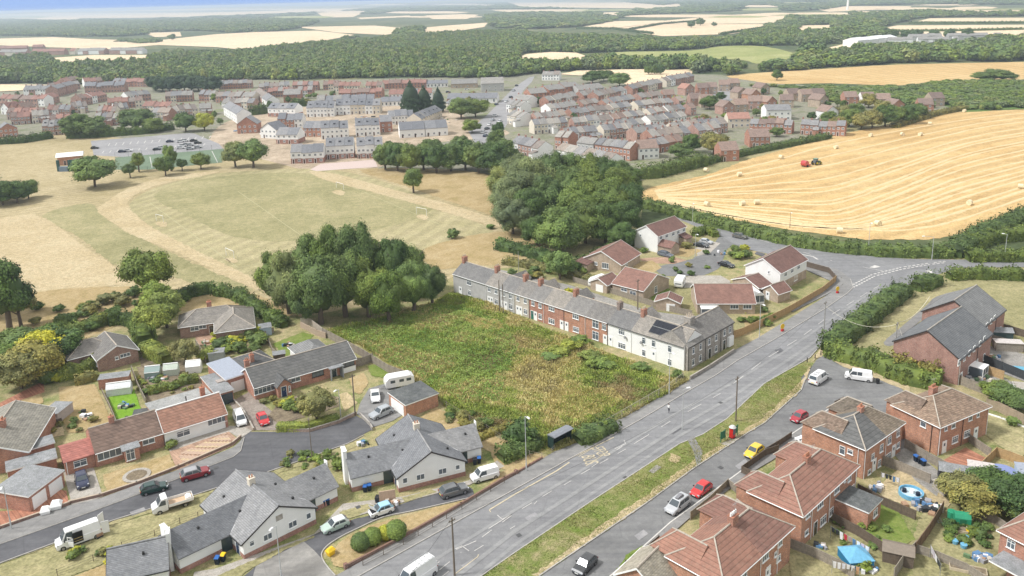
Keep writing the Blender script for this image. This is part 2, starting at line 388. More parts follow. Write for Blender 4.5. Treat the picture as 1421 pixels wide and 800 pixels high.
sheet('rough_field_edge',smooth([(500,236),(620,236),(695,250),(700,300),(640,285),(560,258)],4,True),4,G_STRAW,jit=.5)
sheet('rough_field_edge',smooth([(590,345),(690,322),(760,330),(730,360),(640,372),(600,372)],4,True),4,G_STRAW,jit=.5)
# stubble field with windrows
STUB=[(878,272),(905,260),(985,242),(1040,221),(1110,202),(1180,184),(1260,168),(1330,156),(1430,152),(1600,158),(1600,262),(1421,290),(1390,306),(1340,324),(1290,333),(1200,333),(1100,320),(1000,302),(930,287),(892,279)]
sheet('stubble_field',STUB,3,G_STUB,jit=.5)
# land south west of the field: gardens, scrub, estates
sheet('rough_grass',smooth([(-40,430),(60,405),(180,398),(260,405),(330,402),(420,440),(300,430),(200,440),(120,470),(20,500),(-60,520)],3,True),4,G_STRAW,jit=.5)
sheet('scrub_plot_ground',[(440,462),(520,444),(600,420),(628,404),(650,406),(760,458),(850,492),(945,528),(945,545),(900,570),(820,606),(760,632),(690,606),(620,570),(600,548),(560,520),(500,480)],4,G_SCRUB,jit=.4)
# ---------------------------------------------------------------- main road, pavements, service road
MAINL=[(330,894),(420,846),(505,797),(710,683),(859,600),(887,584.5),(953,545),(994,521.5),(1024,501),(1070,475),(1144,430),(1176,408),(1184,400),(1180,388),(1165,376),(1130,366),(1096,360),(1062,352),(1030,345),(1014,337),(1001,328),(975,319),(953,309.5),(920,297),(891,285)]
MAINR=[(889,281),(930,294),(1000,313),(1061,333),(1120,346),(1200,355),(1260,360),(1325,361),(1500,361),(1500,371),(1330,372),(1300,382),(1270,392),(1243,405),(1203,430),(1144,474),(1124,497),(1114,503),(1061,533),(1009,582),(975,604),(943,617),(819,698),(715,768),(669,800),(520,905)]
sheet('main_road',MAINL+MAINR,4,A_MAIN)
PAV=[(300,894),(440,815),(480,793),(715,661),(770,628),(800,616),(860,583),(885,570),(955,529),(1020,487),(1052,470),(1140,416),(1170,396),(1168,386),(1150,376),(1118,368),(1096,360),(1130,366),(1165,376),(1180,388),(1184,400),(1176,408)]
sheet('pavement',PAV+list(reversed(MAINL[:11])),5,A_PAVE,thick=.12,zz=.2)
sheet('pavement',[(1096,357),(1120,366),(1165,384),(1172,392),(1165,401),(1100,434),(1092,430),(1155,392),(1110,372)],5,A_PAVE,thick=.12,zz=.215)
VERGE=[(560,895),(669,802),(715,769),(819,699),(943,618),(975,605),(1009,583),(1061,534),(1114,504.5),(1124,506),(1126,511),(1112,524),(1112,542),(1061,588),(1039,601),(963,651),(895,701),(748,801),(620,895)]
sheet('grass_verge',VERGE,5,G_VERGE,thick=.1,zz=.18,jit=.12)
sheet('worn_verge_edge',[(1061,580),(1112,530),(1120,514),(1125,508),(1126,511),(1112,542),(1061,588),(1039,601),(963,651),(895,701),(748,801),(740,800),(850,720),(895,690),(955,646),(1020,606)],6,G_SAND,zz=.19,jit=.25)
sheet('verge_footpath',[(954,612),(962,606),(975,628),(972,646),(967,649),(963,630)],6,A_PAVE,zz=.2)
sheet('verge_concrete_slab',[(900,656),(911,647),(918,650),(907,659)],6,CONC2,zz=.2)
sheet('verge_concrete_slab',[(926,640),(932,631),(944,636),(940,644)],6,G_SAND,zz=.2,jit=.2)
sheet('verge_concrete_slab',[(1000,617),(1018,610),(1026,606),(1019,616),(1008,621)],6,CONC,zz=.2)
SERV=[(620,895),(748,800.5),(895,700.5),(963,650.5),(1039,600.5),(1061,587.5),(1112,541.5),(1112,524),(1126,510),(1133,500),(1143,493),(1170,509),(1215,525),(1250,539),(1262,553),(1262,640),(1180,600),(1160,569.5),(1151,568.5),(1103,601),(1070,625),(989,684),(930,727),(852,797),(740,895)]
sheet('service_road',SERV,4,A_SIDE)
SPAV=[(760,895),(868,800),(912,760),(960,718),(1000,690),(1038,660),(1072,640),(1112,610),(1133,596),(1165,577),(1160,569.5),(1151,568.5),(1103,601),(1070,625),(989,684),(930,727),(852,797),(740,895)]
sheet('pavement',SPAV,5,A_PAVE,thick=.12,zz=.2)
strip('kerb',[(748,801),(895,701),(963,651),(1039,601),(1061,588),(1112,542),(1118,525)],.16,.1,KERB,h=.12)
strip('kerb',[(740,895),(852,797),(930,727),(989,684),(1070,625),(1103,601),(1151,568.5),(1160,569.5)],.18,.1,m_plain('pale_kerb',(.55,.53,.49),.8,var=.1),h=.125)
strip('kerb',MAINL[:14],.14,.1,KERB,h=.11)
strip('kerb',MAINR[-12:],.14,.1,KERB,h=.09)
# polished wheel tracks, centre dashes and edge lines
for off in(.0,):
    strip('worn_wheel_track',[(560,860),(715,738),(819,672),(943,593),(1009,556),(1090,503),(1160,455),(1230,402)],.7,.125,A_WEAR)
    strip('worn_wheel_track',[(590,860),(715,757),(819,688),(943,606),(1009,569),(1090,514),(1160,462),(1232,406)],.6,.125,A_WEAR)
    strip('worn_wheel_track',[(520,830),(715,709),(819,647),(943,572),(1009,537),(1090,488),(1160,440),(1220,399)],.6,.125,A_WEAR)
ZP=.135
strip('centre_line',[(545,845),(640,768),(715,713),(780,674),(819,652),(880,618)],.12,ZP,PAINTW,dash=(2,2.2))
strip('centre_line',[(880,617),(930,586),(1000,547),(1061,500),(1110,470),(1150,440),(1210,403),(1228,393)],.12,ZP,PAINTW,dash=(4,3.5))
strip('centre_line',[(560,845),(655,768),(715,731),(745,697),(800,664),(870,616)],.1,ZP,PAINTW,dash=(1.6,5))
strip('edge_line',[(679,709),(715,687),(772,655),(790,643)],.22,ZP,PAINTY)
strip('edge_line',[(770,648),(852,608)],.16,ZP,PAINTY)
strip('edge_line',[(630,799),(663,774),(664,771)],.12,ZP,PAINTY);strip('edge_line',[(679,709),(681,712)],.12,ZP,PAINTY)
for p in([(690,716),(697,722),(710,715)],[(710,715),(678,735)],[(661,752),(633,764)],[(632,763),(641,759),(651,766)],[(590,790),(607,779)],[(596,790),(610,781)],[(853,624),(868,617),(866,612)]):
    strip('bay_line',p,.12,ZP,PAINTW)
# give way hatch and junction lines
strip('give_way_dashes',[(1180,398),(1210,382),(1250,372),(1290,366),(1312,363.5)],.45,ZP,PAINTW,dash=(.9,.5))
strip('give_way_dashes',[(1184,400),(1214,384),(1252,374.5),(1290,368),(1312,365.5)],.45,ZP+.004,PAINTW,dash=(.9,.5))
strip('centre_line',[(905,290),(960,306),(1020,324),(1080,341),(1125,354),(1155,363),(1190,370),(1225,377)],.2,ZP,PAINTW,dash=(6,3))
sheet('road_arrow',[(1206,372),(1214,369),(1222,371),(1214,373)],6,PAINTW,zz=ZP);sheet('road_arrow',[(1284,377),(1292,375),(1294,380),(1287,379)],6,PAINTW,zz=ZP)
strip('edge_line',[(1113,354),(1128,357),(1135,361)],.5,ZP,PAINTW)
# BUS STOP lettering on the carriageway
def road_word(txt,a,b,h):
    c=bpy.data.curves.new('road_lettering','FONT');c.body=txt;c.size=1;c.align_x='CENTER';c.extrude=0.001
    o=bpy.data.objects.new('tmp',c);dg=bpy.context.evaluated_depsgraph_get();me=bpy.data.meshes.new_from_object(o)
    bpy.data.objects.remove(o);me.materials.clear();me.materials.append(PAINTY)
    A=P(*a);B=P(*b);d=B-A;wl=max(v.co.x for v in me.vertices)-min(v.co.x for v in me.vertices)
    for v in me.vertices:v.co.x*=d.length/wl;v.co.y*=h
    tagit(obj('road_lettering',me,None,((A.x+B.x)/2,(A.y+B.y)/2,ZP),math.atan2(d.y,d.x)),kind='structure')
road_word('BUS',(806.5,634.5),(812.5,646),3.2);road_word('STOP',(821,624),(832,636),3.0)
for _p in([(803,635),(826,621)],[(813,648),(838,632)],[(826,621),(839,631)]):strip('bay_line',_p,.12,ZP,PAINTY)
# turning head verge / bank below the hedge
sheet('dry_bank',[(1146,474),(1160,490),(1215,512),(1262,532),(1262,545),(1250,540),(1215,526),(1170,510),(1143,494),(1126,503),(1140,482)],5,G_SAND,jit=.15,zz=.13)
# ---------------------------------------------------------------- estate roads
LR=[(-60,770),(0,741),(96,707),(139,697),(248,657),(324,626),(335,617),(338,607),(347,600),(385,600),(430,599),(495,578),(510,586),(517,597),(497,607),(482,616),(421,638),(355,661),(317,672),(274,686),(152,724),(81,752),(0,782),(-60,812)]
sheet('estate_road',LR,4,A_DARK)
sheet('pavement',[(-60,745),(0,736),(96,703),(139,693),(248,653),(324,622),(333,614),(338,607),(333,627),(324,634),(248,664),(198,684),(139,706),(33,744),(-60,776)],5,A_PAVE,thick=.1,zz=.16)
strip('kerb',[(-60,777),(33,745),(139,707),(198,685),(248,665),(324,635),(334,627),(339,608)],.13,.1,KERB,h=.09)
strip('kerb',[(-60,813),(0,783),(81,753),(152,725),(274,687),(317,673),(355,662),(421,639),(482,617),(505,605)],.14,.1,KERB,h=.1)
sheet('estate_pavement',[(0,784),(81,754),(152,726),(274,688),(355,663),(421,640),(482,618),(505,606),(512,612),(482,626),(421,646),(355,669),(317,678),(150,731)],5,G_OLIVE,zz=.09,jit=.15)
sheet('bungalow_lane',smooth([(330,830),(355,787),(421,752),(438,742),(492,721),(507,718),(558,700),(608,686),(650,676),(658,690),(655,692),(600,704),(570,711),(532,719),(500,733),(470,748),(451,762),(447,776),(466,801),(500,830)],3,True),4,A_DARK)
sheet('concrete_apron',[(340,840),(355,787),(421,752),(436,765),(448,778),(466,802),(480,840)],5,m_asphalt('patched_concrete_lane',(.25,.24,.225),.35),zz=.105)
strip('kerb',smooth([(655,691.5),(600,704),(570,711),(532,719),(500,733),(470,748),(451,762),(447,776),(466,801),(500,830)],3),.14,.08,KERB,h=.12)
sheet('lane_island_grass',smooth([(690,668),(716,660),(720,656),(706,652),(690,660),(660,690),(600,706),(560,718),(520,728),(485,745),(466,760),(459,775),(478,790),(560,748),(640,703)],2,True),5,G_STRAW,zz=.12,jit=.1)
# close behind the terrace
sheet('estate_close',smooth([(1001,328),(985,345),(953,362),(918,368),(908,376),(920,385),(966,385),(996,374),(1003,362),(1010,345),(1022,342)],3,True),4,A_SIDE,zz=.07)
sheet('estate_drive',[(905,358),(935,357),(953,362),(935,367),(900,366),(884,360)],5,PINKPAVE,zz=.085)
sheet('estate_drive',[(936,392),(958,383),(1000,383),(1014,391),(1010,398),(950,400)],5,CONC,zz=.085)
sheet('estate_drive',[(965,345),(985,335),(1000,338),(985,352),(968,356)],5,CONC,zz=.085)
sheet('estate_garden_ground',[(790,360),(880,330),(960,300),(1000,327),(960,360),(905,372),(920,384),(1010,384),(1010,400),(1090,430),(1020,468),(1000,440),(900,432),(820,405),(780,392)],3,G_OLIVE,jit=.2)
sheet('back_lane',[(640,366),(700,376),(790,396),(900,432),(1000,445),(990,460),(900,446),(780,408),(690,388),(640,376)],4,CONC2,zz=.08)
sheet('estate_front_lawn',[(925,345),(950,342),(975,348),(955,358),(930,354)],5,G_STRAW,zz=.09,jit=.1)
sheet('estate_front_lawn',[(875,366),(905,362),(918,372),(905,380),(880,374)],5,G_STRAW,zz=.09,jit=.1)
sheet('estate_front_lawn',[(900,392),(930,402),(935,425),(905,420)],5,G_LAWN,zz=.09,jit=.1)
sheet('estate_front_lawn',[(1028,438),(1070,435),(1052,455),(1035,456)],5,G_STRAW,zz=.09,jit=.1)
# car park and ball court
sheet('car_park',[(126,196),(262,185),(270,186),(304,200),(310,207),(180,219),(130,216)],3,A_CAR)
sheet('ball_court',[(160,219),(311,207),(308,226),(205,236),(160,236)],3,G_GREENCOURT)
strip('court_line',[(208,218),(211,233)],.3,.09,PAINTW);strip('court_line',[(294,210),(302,226)],.3,.09,PAINTW)
for k in range(15):
    x=150+k*10;strip('bay_line',[(x,203-k*.75),(x+2.4,199.5-k*.75)],.35,.09,PAINTW);strip('bay_line',[(x-8,213-k*.75),(x-5.6,210-k*.75)],.35,.09,PAINTW)
if 1:
    for q in([(208,282),(330,372)],[(330,372),(600,322)],[(470,252),(610,312)],[(208,282),(470,252)],[(330,266),(450,350)]):strip('faded_pitch_line',q,.22,.1,m_plain('faded_line',(.37,.34,.19)))
for x,y in((224,312),(321,362),(470,268),(586,302)):sheet('worn_goalmouth',smooth([(x-9,y-1),(x,y-4),(x+9,y),(x+3,y+4)],3,True),5,G_SAND,jit=.3)
# building site and town roads
sheet('building_site',smooth([(292,206),(300,180),(330,165),(430,148),(560,140),(640,160),(700,180),(690,190),(560,205),(520,236),(410,236),(360,225)],3,True),2,G_BUILD,jit=1)
sheet('high_street',[(742,106),(734,108),(713,122),(676,160),(650,183),(660,200),(700,205),(695,186),(712,160),(726,126),(738,114)],3,A_CAR)
sheet('site_paving',[(430,236),(445,228),(520,222),(524,232),(440,238)],4,m_plain('pink_site_paving',(.5,.4,.36),.9))
sheet('close_road',[(985,120),(1020,124),(1018,138),(1010,142),(985,132)],3,A_CAR)
# grass triangle with sheds right of the main road
sheet('green_bank',[(1146,473),(1204,430),(1243,405),(1272,392),(1330,385),(1421,382),(1560,385),(1560,470),(1421,470),(1380,440),(1350,405),(1320,420),(1240,470),(1240,520),(1180,500)],3,G_OLIVE,jit=.3)
sheet('tarmac_lane',smooth([(1226,476),(1250,455),(1285,425),(1300,412),(1340,402),(1330,412),(1300,430),(1262,458),(1240,480)],3,True),4,A_PAVE,zz=.075)
# distant fields
FIELDS=[]
for nm,pts in(('far_cereal_field',[(0,54),(75,52),(130,55),(215,57),(300,48),(355,45),(440,43),(492,49),(450,57),(370,65),(340,70),(300,66),(220,63),(150,69),(60,66),(-40,62),(-40,55)]),
                ('far_cereal_field',[(60,82),(130,77),(207,77),(200,86),(100,90)]),('far_cereal_field',[(410,38),(520,36),(575,41),(535,49),(470,46)]),
                ('far_cereal_field',[(578,40),(620,36),(677,32),(672,38),(640,43),(600,48)]),('far_cereal_field',[(590,22),(640,20),(665,21),(648,27),(600,27)]),
                ('far_cereal_field',[(440,18),(490,15),(505,18),(490,24),(450,25)]),('far_cereal_field',[(495,25),(568,22),(572,24),(500,27)]),('far_cereal_field',[(200,46),(250,45),(252,51),(215,52)]),
                ('far_cereal_field',[(797,40),(852,30),(922,29),(915,32),(850,40)]),('far_cereal_field',[(925,29),(1000,22),(1075,18),(1110,19),(1075,33),(960,34),(900,33)]),
                ('far_cereal_field',[(855,40),(900,34),(1070,34),(1062,40),(1014,48),(920,51),(897,48)]),('far_cereal_field',[(714,83),(730,76),(765,73),(800,74),(814,79),(806,84)]),
                ('far_cereal_field',[(776,104),(800,99),(870,97),(963,97),(960,103),(900,118),(872,120),(850,108)]),('far_cereal_field',[(1262,33),(1290,26),(1600,24),(1600,31)]),
                ('far_cereal_field',[(1222,40),(1245,36),(1600,34),(1600,47),(1300,52),(1228,46)]),('far_cereal_field',[(1136,14),(1175,9),(1265,9),(1262,12),(1150,17)]),
                ('far_cereal_field',[(0,118),(90,119),(60,125),(0,128),(-60,128),(-60,118)]),('far_cereal_field',[(700,3),(720,10),(880,12),(940,7),(860,3)]),('far_cereal_field',[(870,11),(945,5),(950,9),(900,13)]),
                ('far_cereal_field',[(680,14),(820,13),(826,16),(700,17)]),('far_cereal_field',[(830,18),(865,17),(860,22),(836,22)]),('far_cereal_field',[(1145,68),(1180,60),(1200,62),(1180,70),(1150,72)]),
                ('far_cereal_field',[(1100,42),(1108,36),(1160,35),(1156,41),(1110,45)]),('far_cereal_field',[(20,19.5),(150,15.5),(300,12),(400,12),(470,9),(540,6.5),(520,13),(400,18),(300,22),(200,25),(60,26),(-60,27),(-60,21)])):
    ym_=sum(p[1]for p in pts)/len(pts);sheet(nm,pts,8,G_CORN,zz=.45+_sheet[0]%7*.03);FIELDS.append(pts)
_rf=random.Random(21)
for i in range(40):
    x=_rf.uniform(-20,1421);y=_rf.uniform(4,24)+(0 if x>500 else 8*(1-x/500));w_,h_=_rf.uniform(25,80),_rf.uniform(.7,1.8)
    if y>3+(16*(1-x/560)if x<560 else 0)+h_:FIELDS.append([(x-w_,y+h_*.3),(x-w_*.6,y-h_*.8),(x+w_*.5,y-h_),(x+w_,y-h_*.2),(x+w_*.7,y+h_),(x-w_*.4,y+h_)]);sheet('far_cereal_field',FIELDS[-1],8,_rf.choice([G_CORN,G_CORN,G_MOUND]),zz=.7+_sheet[0]%7*.05)
sheet('harvested_field',smooth([(1008,106),(1061,101),(1160,95),(1248,90),(1430,86),(1600,80),(1600,112),(1421,113),(1310,112),(1250,119),(1150,116),(1080,117),(1040,112)],3,True),4,G_STUB)
sheet('green_hill',smooth([(852,78),(856,73),(958,71),(1000,65),(1060,65),(1108,77),(1092,83),(1050,89),(1030,84),(950,81)],3,True),6,G_MOUND,zz=.3)
sheet('green_bank',smooth([(1030,118),(1090,120),(1260,120),(1310,112),(1421,112),(1600,112),(1600,160),(1421,152),(1340,156),(1300,145),(1200,135),(1100,124)],3,True),3,m_ground('bracken_bank',((.07,.12,.03),(.11,.17,.045),(.17,.21,.07)),.04,.3,2))
# left gardens
for nm,pts,mt in(('garden_lawn',[(81,538),(132,534),(152,578),(158,598),(95,602),(85,580)],G_STRAW),('garden_lawn',[(148,546),(186,540),(196,570),(200,590),(165,590)],G_BRIGHT),
                    ('garden_soil',[(190,510),(260,500),(282,530),(275,545),(205,560)],G_SOIL),('garden_patio',[(30,548),(58,545),(60,560),(42,567),(30,562)],G_STRAW),
                    ('garden_ground',[(40,570),(80,560),(90,605),(50,612),(32,590)],G_SAND),('brick_drive',[(0,560),(30,545),(60,530),(62,545),(30,556),(0,566)],REDPAVE),
                    ('garden_lawn',[(378,478),(420,462),(436,466),(412,492),(398,498)],G_LAWN),('garden_patio',[(270,466),(290,462),(302,472),(296,480),(275,480)],PINKPAVE),
                    ('garden_ground',[(190,470),(196,510),(265,492),(262,486),(230,500),(205,500)],G_SOIL),('dry_lawn',[(143,660),(148,686),(246,653),(235,632),(190,645)],G_STRAW),
                    ('slab_front_garden',[(235,628),(246,654),(324,619),(331,612),(318,600),(280,612)],PINKPAVE),('pink_drive',[(230,616),(318,592),(340,592),(350,598),(333,610),(318,600),(236,628)],CONC),
                    ('concrete_drive',[(88,656),(130,650),(143,690),(100,706),(97,690)],CONC),('red_forecourt',[(-20,735),(0,733),(96,700),(92,682),(78,680),(62,694),(40,708),(-20,712)],REDPAVE),
                    ('concrete_drive',[(318,560),(345,545),(400,590),(385,598),(348,598),(336,592)],m_ground('brown_drive',((.2,.165,.14),(.26,.22,.19),(.31,.27,.23)),.3,1.5,8)),('garden_bed',[(372,578),(390,556),(430,545),(470,552),(470,565),(440,575),(386,590)],G_SOIL),
                    ('block_drive',[(495,575),(500,560),(512,540),(545,530),(566,572),(545,585),(517,594)],A_PAVE),('garden_lawn',[(484,526),(505,518),(512,532),(500,548),(492,545)],G_STRAW),('garden_lawn',[(470,548),(482,545),(496,560),(478,572)],G_SAND),
                    ('garden_lawn',[(510,508),(530,505),(548,518),(530,525),(515,522)],G_LAWN),('back_garden',[(570,590),(605,566),(690,608),(762,636),(724,658),(690,650),(680,628),(640,608)],G_STRAW),
                    ('garden_grass',[(0,786),(81,757),(152,731),(250,703),(330,672),(337,690),(252,735),(215,756),(100,800),(60,830),(-60,830)],G_OLIVE),('strip_grass',[(100,802),(215,758),(255,738),(262,760),(240,775),(160,810),(120,830)],G_STRAW),
                    ('front_grass',[(355,672),(421,648),(480,628),(470,645),(420,662),(400,676),(380,672)],G_OLIVE),('front_path',[(270,795),(300,790),(436,742),(476,700),(560,690),(650,668),(690,640),(700,648),(652,674),(560,698),(480,722),(440,741),(340,790),(290,830),(262,820)],CONC),
                    ('front_lawn',[(302,800),(400,757),(436,744),(438,746),(400,762),(340,795),(318,815)],G_OLIVE),('front_lawn',[(470,712),(510,700),(520,704),(498,716),(474,724)],G_OLIVE),('front_lawn',[(558,692),(600,680),(606,684),(562,698)],G_OLIVE),
                    # right gardens
                    ('right_garden',[(870,770),(905,752),(935,778),(935,800),(890,830),(850,800)],G_LAWN),('right_garden',[(970,692),(1000,675),(1040,700),(1020,716),(985,712)],G_OLIVE),
                    ('right_garden',[(1090,745),(1180,700),(1262,770),(1240,812),(1100,812)],G_OLIVE),('right_garden',[(1200,700),(1240,700),(1270,750),(1240,765),(1196,735)],G_LAWN),
                    ('right_yard',[(1215,680),(1260,640),(1320,700),(1298,720),(1225,690)],G_SAND),('right_yard',[(1240,630),(1262,620),(1310,662),(1300,690),(1270,668)],CONC2),
                    ('red_patio',[(1300,645),(1340,622),(1375,640),(1340,665),(1315,660)],REDPAVE),('right_garden',[(1362,600),(1368,575),(1421,592),(1421,640),(1390,622)],G_OLIVE),
                    ('right_garden',[(1275,720),(1300,700),(1421,740),(1421,830),(1270,830),(1262,765)],G_OLIVE),('right_yard',[(1335,520),(1375,515),(1421,540),(1421,570),(1380,556)],CONC2),('right_yard',[(1370,480),(1421,492),(1421,530),(1372,512)],CONC2)):
    sheet(nm,pts,6 if nm in('slab_front_garden',)else 5,mt,jit=.12 if mt in(G_STRAW,G_LAWN,G_OLIVE,G_SOIL,G_SAND,G_BRIGHT)else 0)
# ---------------------------------------------------------------- building kit
R_SLATE=m_roof('grey_slate_roof',(.17,.167,.165),.25,.14,(.26,.26,.23));R_SLATE2=m_roof('worn_slate_roof',(.205,.193,.18),.25,.2,(.33,.31,.24))
R_BUNG=m_roof('smooth_grey_slate_roof',(.215,.22,.23),.25,.14,(.30,.30,.28));R_ORANGE=m_roof('orange_clay_tile_roof',(.285,.15,.11),.6,.06,(.34,.25,.18),.55)
R_REDBR=m_roof('red_brown_tile_roof',(.22,.12,.095),.66,.06,(.28,.23,.17),.5);R_MAR=m_roof('maroon_brown_tile_roof',(.19,.11,.092),.33,.13,None,.6);R_BROWN=m_roof('brown_concrete_tile_roof',(.225,.155,.12),.6,.2,None,.6)
R_BROWNG=m_roof('weathered_brown_tile_roof',(.20,.145,.11),.33,.3,(.34,.29,.21),.55);R_DKBROWN=m_roof('dark_weathered_tile_roof',(.15,.125,.10),.33,.3,(.26,.23,.15),.55)
R_GREYT=m_roof('grey_concrete_tile_roof',(.17,.175,.18),.36,.1,None,.5);R_RUST=m_roof('rust_brown_tile_roof',(.25,.14,.105),.6,.18,(.22,.17,.13),.6)
R_CORAL=m_roof('coral_tile_roof',(.40,.16,.13),.33,.14,None,.7);R_OLD=m_roof('mossy_grey_tile_roof',(.25,.235,.20),.3,.24,(.34,.31,.22),.7);R_CHAR=m_roof('charcoal_tile_roof',(.12,.12,.118),.66,.14,(.19,.19,.17),.6)
FELT=m_ground('grey_roofing_felt',((.19,.195,.2),(.24,.245,.25),(.29,.295,.3)),.3,1.2,6,.1);FELTD=m_ground('dark_roofing_felt',((.08,.085,.085),(.11,.115,.115),(.15,.155,.15)),.3,1.2,6,.1)
W_RED=m_brick('red_brick',(.40,.17,.105));W_ORB=m_brick('orange_brick',(.44,.20,.11));W_DARKB=m_brick('brown_brick',(.27,.15,.11));W_BUFF=m_brick('buff_brick',(.42,.33,.24),var=.12)
W_NEWB=m_brick('new_red_brick',(.34,.17,.13),var=.16);W_PLINTH=m_brick('plinth_brick',(.34,.15,.11));W_STONE=m_brick('grey_stone',(.34,.32,.29),(.27,.25,.22),.3);W_STONEG=m_plain('pale_grey_render',(.43,.425,.405),.9,var=.07,scale=.7)
W_WHITE=m_plain('white_render',(.76,.755,.73),.85,.2,var=.05,scale=.6);W_CREAM=m_plain('cream_render',(.62,.56,.46),.85,var=.06,scale=.8)
WOODL=m_plain('weathered_fence_timber',(.27,.235,.19),.85,var=.25,scale=4);WOODD=m_plain('dark_fence_timber',(.13,.10,.075),.85,var=.25,scale=4);WOODO=m_plain('new_orange_timber',(.42,.28,.14),.8,var=.2,scale=4)
MORTAR=m_plain('pale_ridge_mortar',(.40,.35,.29),.9,var=.2,scale=3);GUTB=m_plain('black_gutter',(.03,.03,.03),.4);DARKWOOD=m_plain('dark_bargeboard',(.05,.045,.045),.5);STEEL=m_plain('galvanised_steel',(.42,.43,.43),.4,.5,.6)
CLAY=m_plain('terracotta_pot',(.42,.2,.12),.8);BUFFPOT=m_plain('buff_pot',(.52,.43,.32),.8)
DOORS={'w':WHITE,'navy':m_paint('navy_door_paint',(.012,.03,.10)),'green':m_paint('green_door_paint',(.02,.14,.10)),'brown':m_paint('brown_door_paint',(.07,.03,.02)),'black':m_paint('black_door_paint',(.012,.012,.012)),'slate':m_paint('slate_door_paint',(.03,.05,.06))}
_wc={}
def win_mesh(w,h,nx,ny=1,fm=None,sill=True):
    k=('f',round(w,1),round(h,1),nx,ny,fm.name if fm else '',sill)
    if k not in _wc:
        fm=fm or WHITE;b=.075;mb=MB();W,Hh=w/2,h/2
        mb.box(-W,W,-.07,.02,Hh-b,Hh);mb.box(-W,W,-.07,.02,-Hh,-Hh+b);mb.box(-W,-W+b,-.07,.02,-Hh+b,Hh-b);mb.box(W-b,W,-.07,.02,-Hh+b,Hh-b)
        for i in range(1,nx):x=-W+w*i/nx;mb.box(x-.035,x+.035,-.06,.02,-Hh+b,Hh-b)
        for i in range(1,ny):z=Hh-h*.32;mb.box(-W+b,W-b,-.058,.02,z-.03,z+.03)
        if sill:mb.box(-W-.07,W+.07,-.15,.02,-Hh-.07,-Hh-.003)
        _wc[k]=mb.mesh('window',fm)
        g=MB();g.box(-W+b*.8,W-b*.8,-.035,-.004,-Hh+b*.8,Hh-b*.8);_wc[('p',)+k[1:]]=g.mesh('pane',GLASS)
    return _wc[k],_wc[('p',)+k[1:]]
def door_mesh(kind,w=.95,h=2.05):
    k=('d',kind,w,h)
    if k not in _wc:
        mb=MB();mb.box(-w/2,w/2,-.05,.02,0,h,0);b=.07
        mb.box(-w/2-b,-w/2,-.07,.02,0,h+b,1);mb.box(w/2,w/2+b,-.07,.02,0,h+b,1);mb.box(-w/2,w/2,-.07,.02,h,h+b,1)
        mb.box(-w*.22,w*.22,-.057,0,h*.6,h*.85,2);mb.box(w*.34,w*.4,-.09,-.04,h*.46,h*.5,3)
        _wc[k]=mb.mesh('door',DOORS[kind],WHITE,GLASS,STEEL)
    return _wc[k]
def garage_door_mesh(w,h,mat=None):
    mat=mat or WHITE
    mb=MB()
    n=int(h/.3)
    for i in range(n):mb.box(-w/2,w/2,-.05-.012*(i%2),.02,h*i/n+.006,h*(i+1)/n-.006)
    return mb.mesh('garage_door',mat)
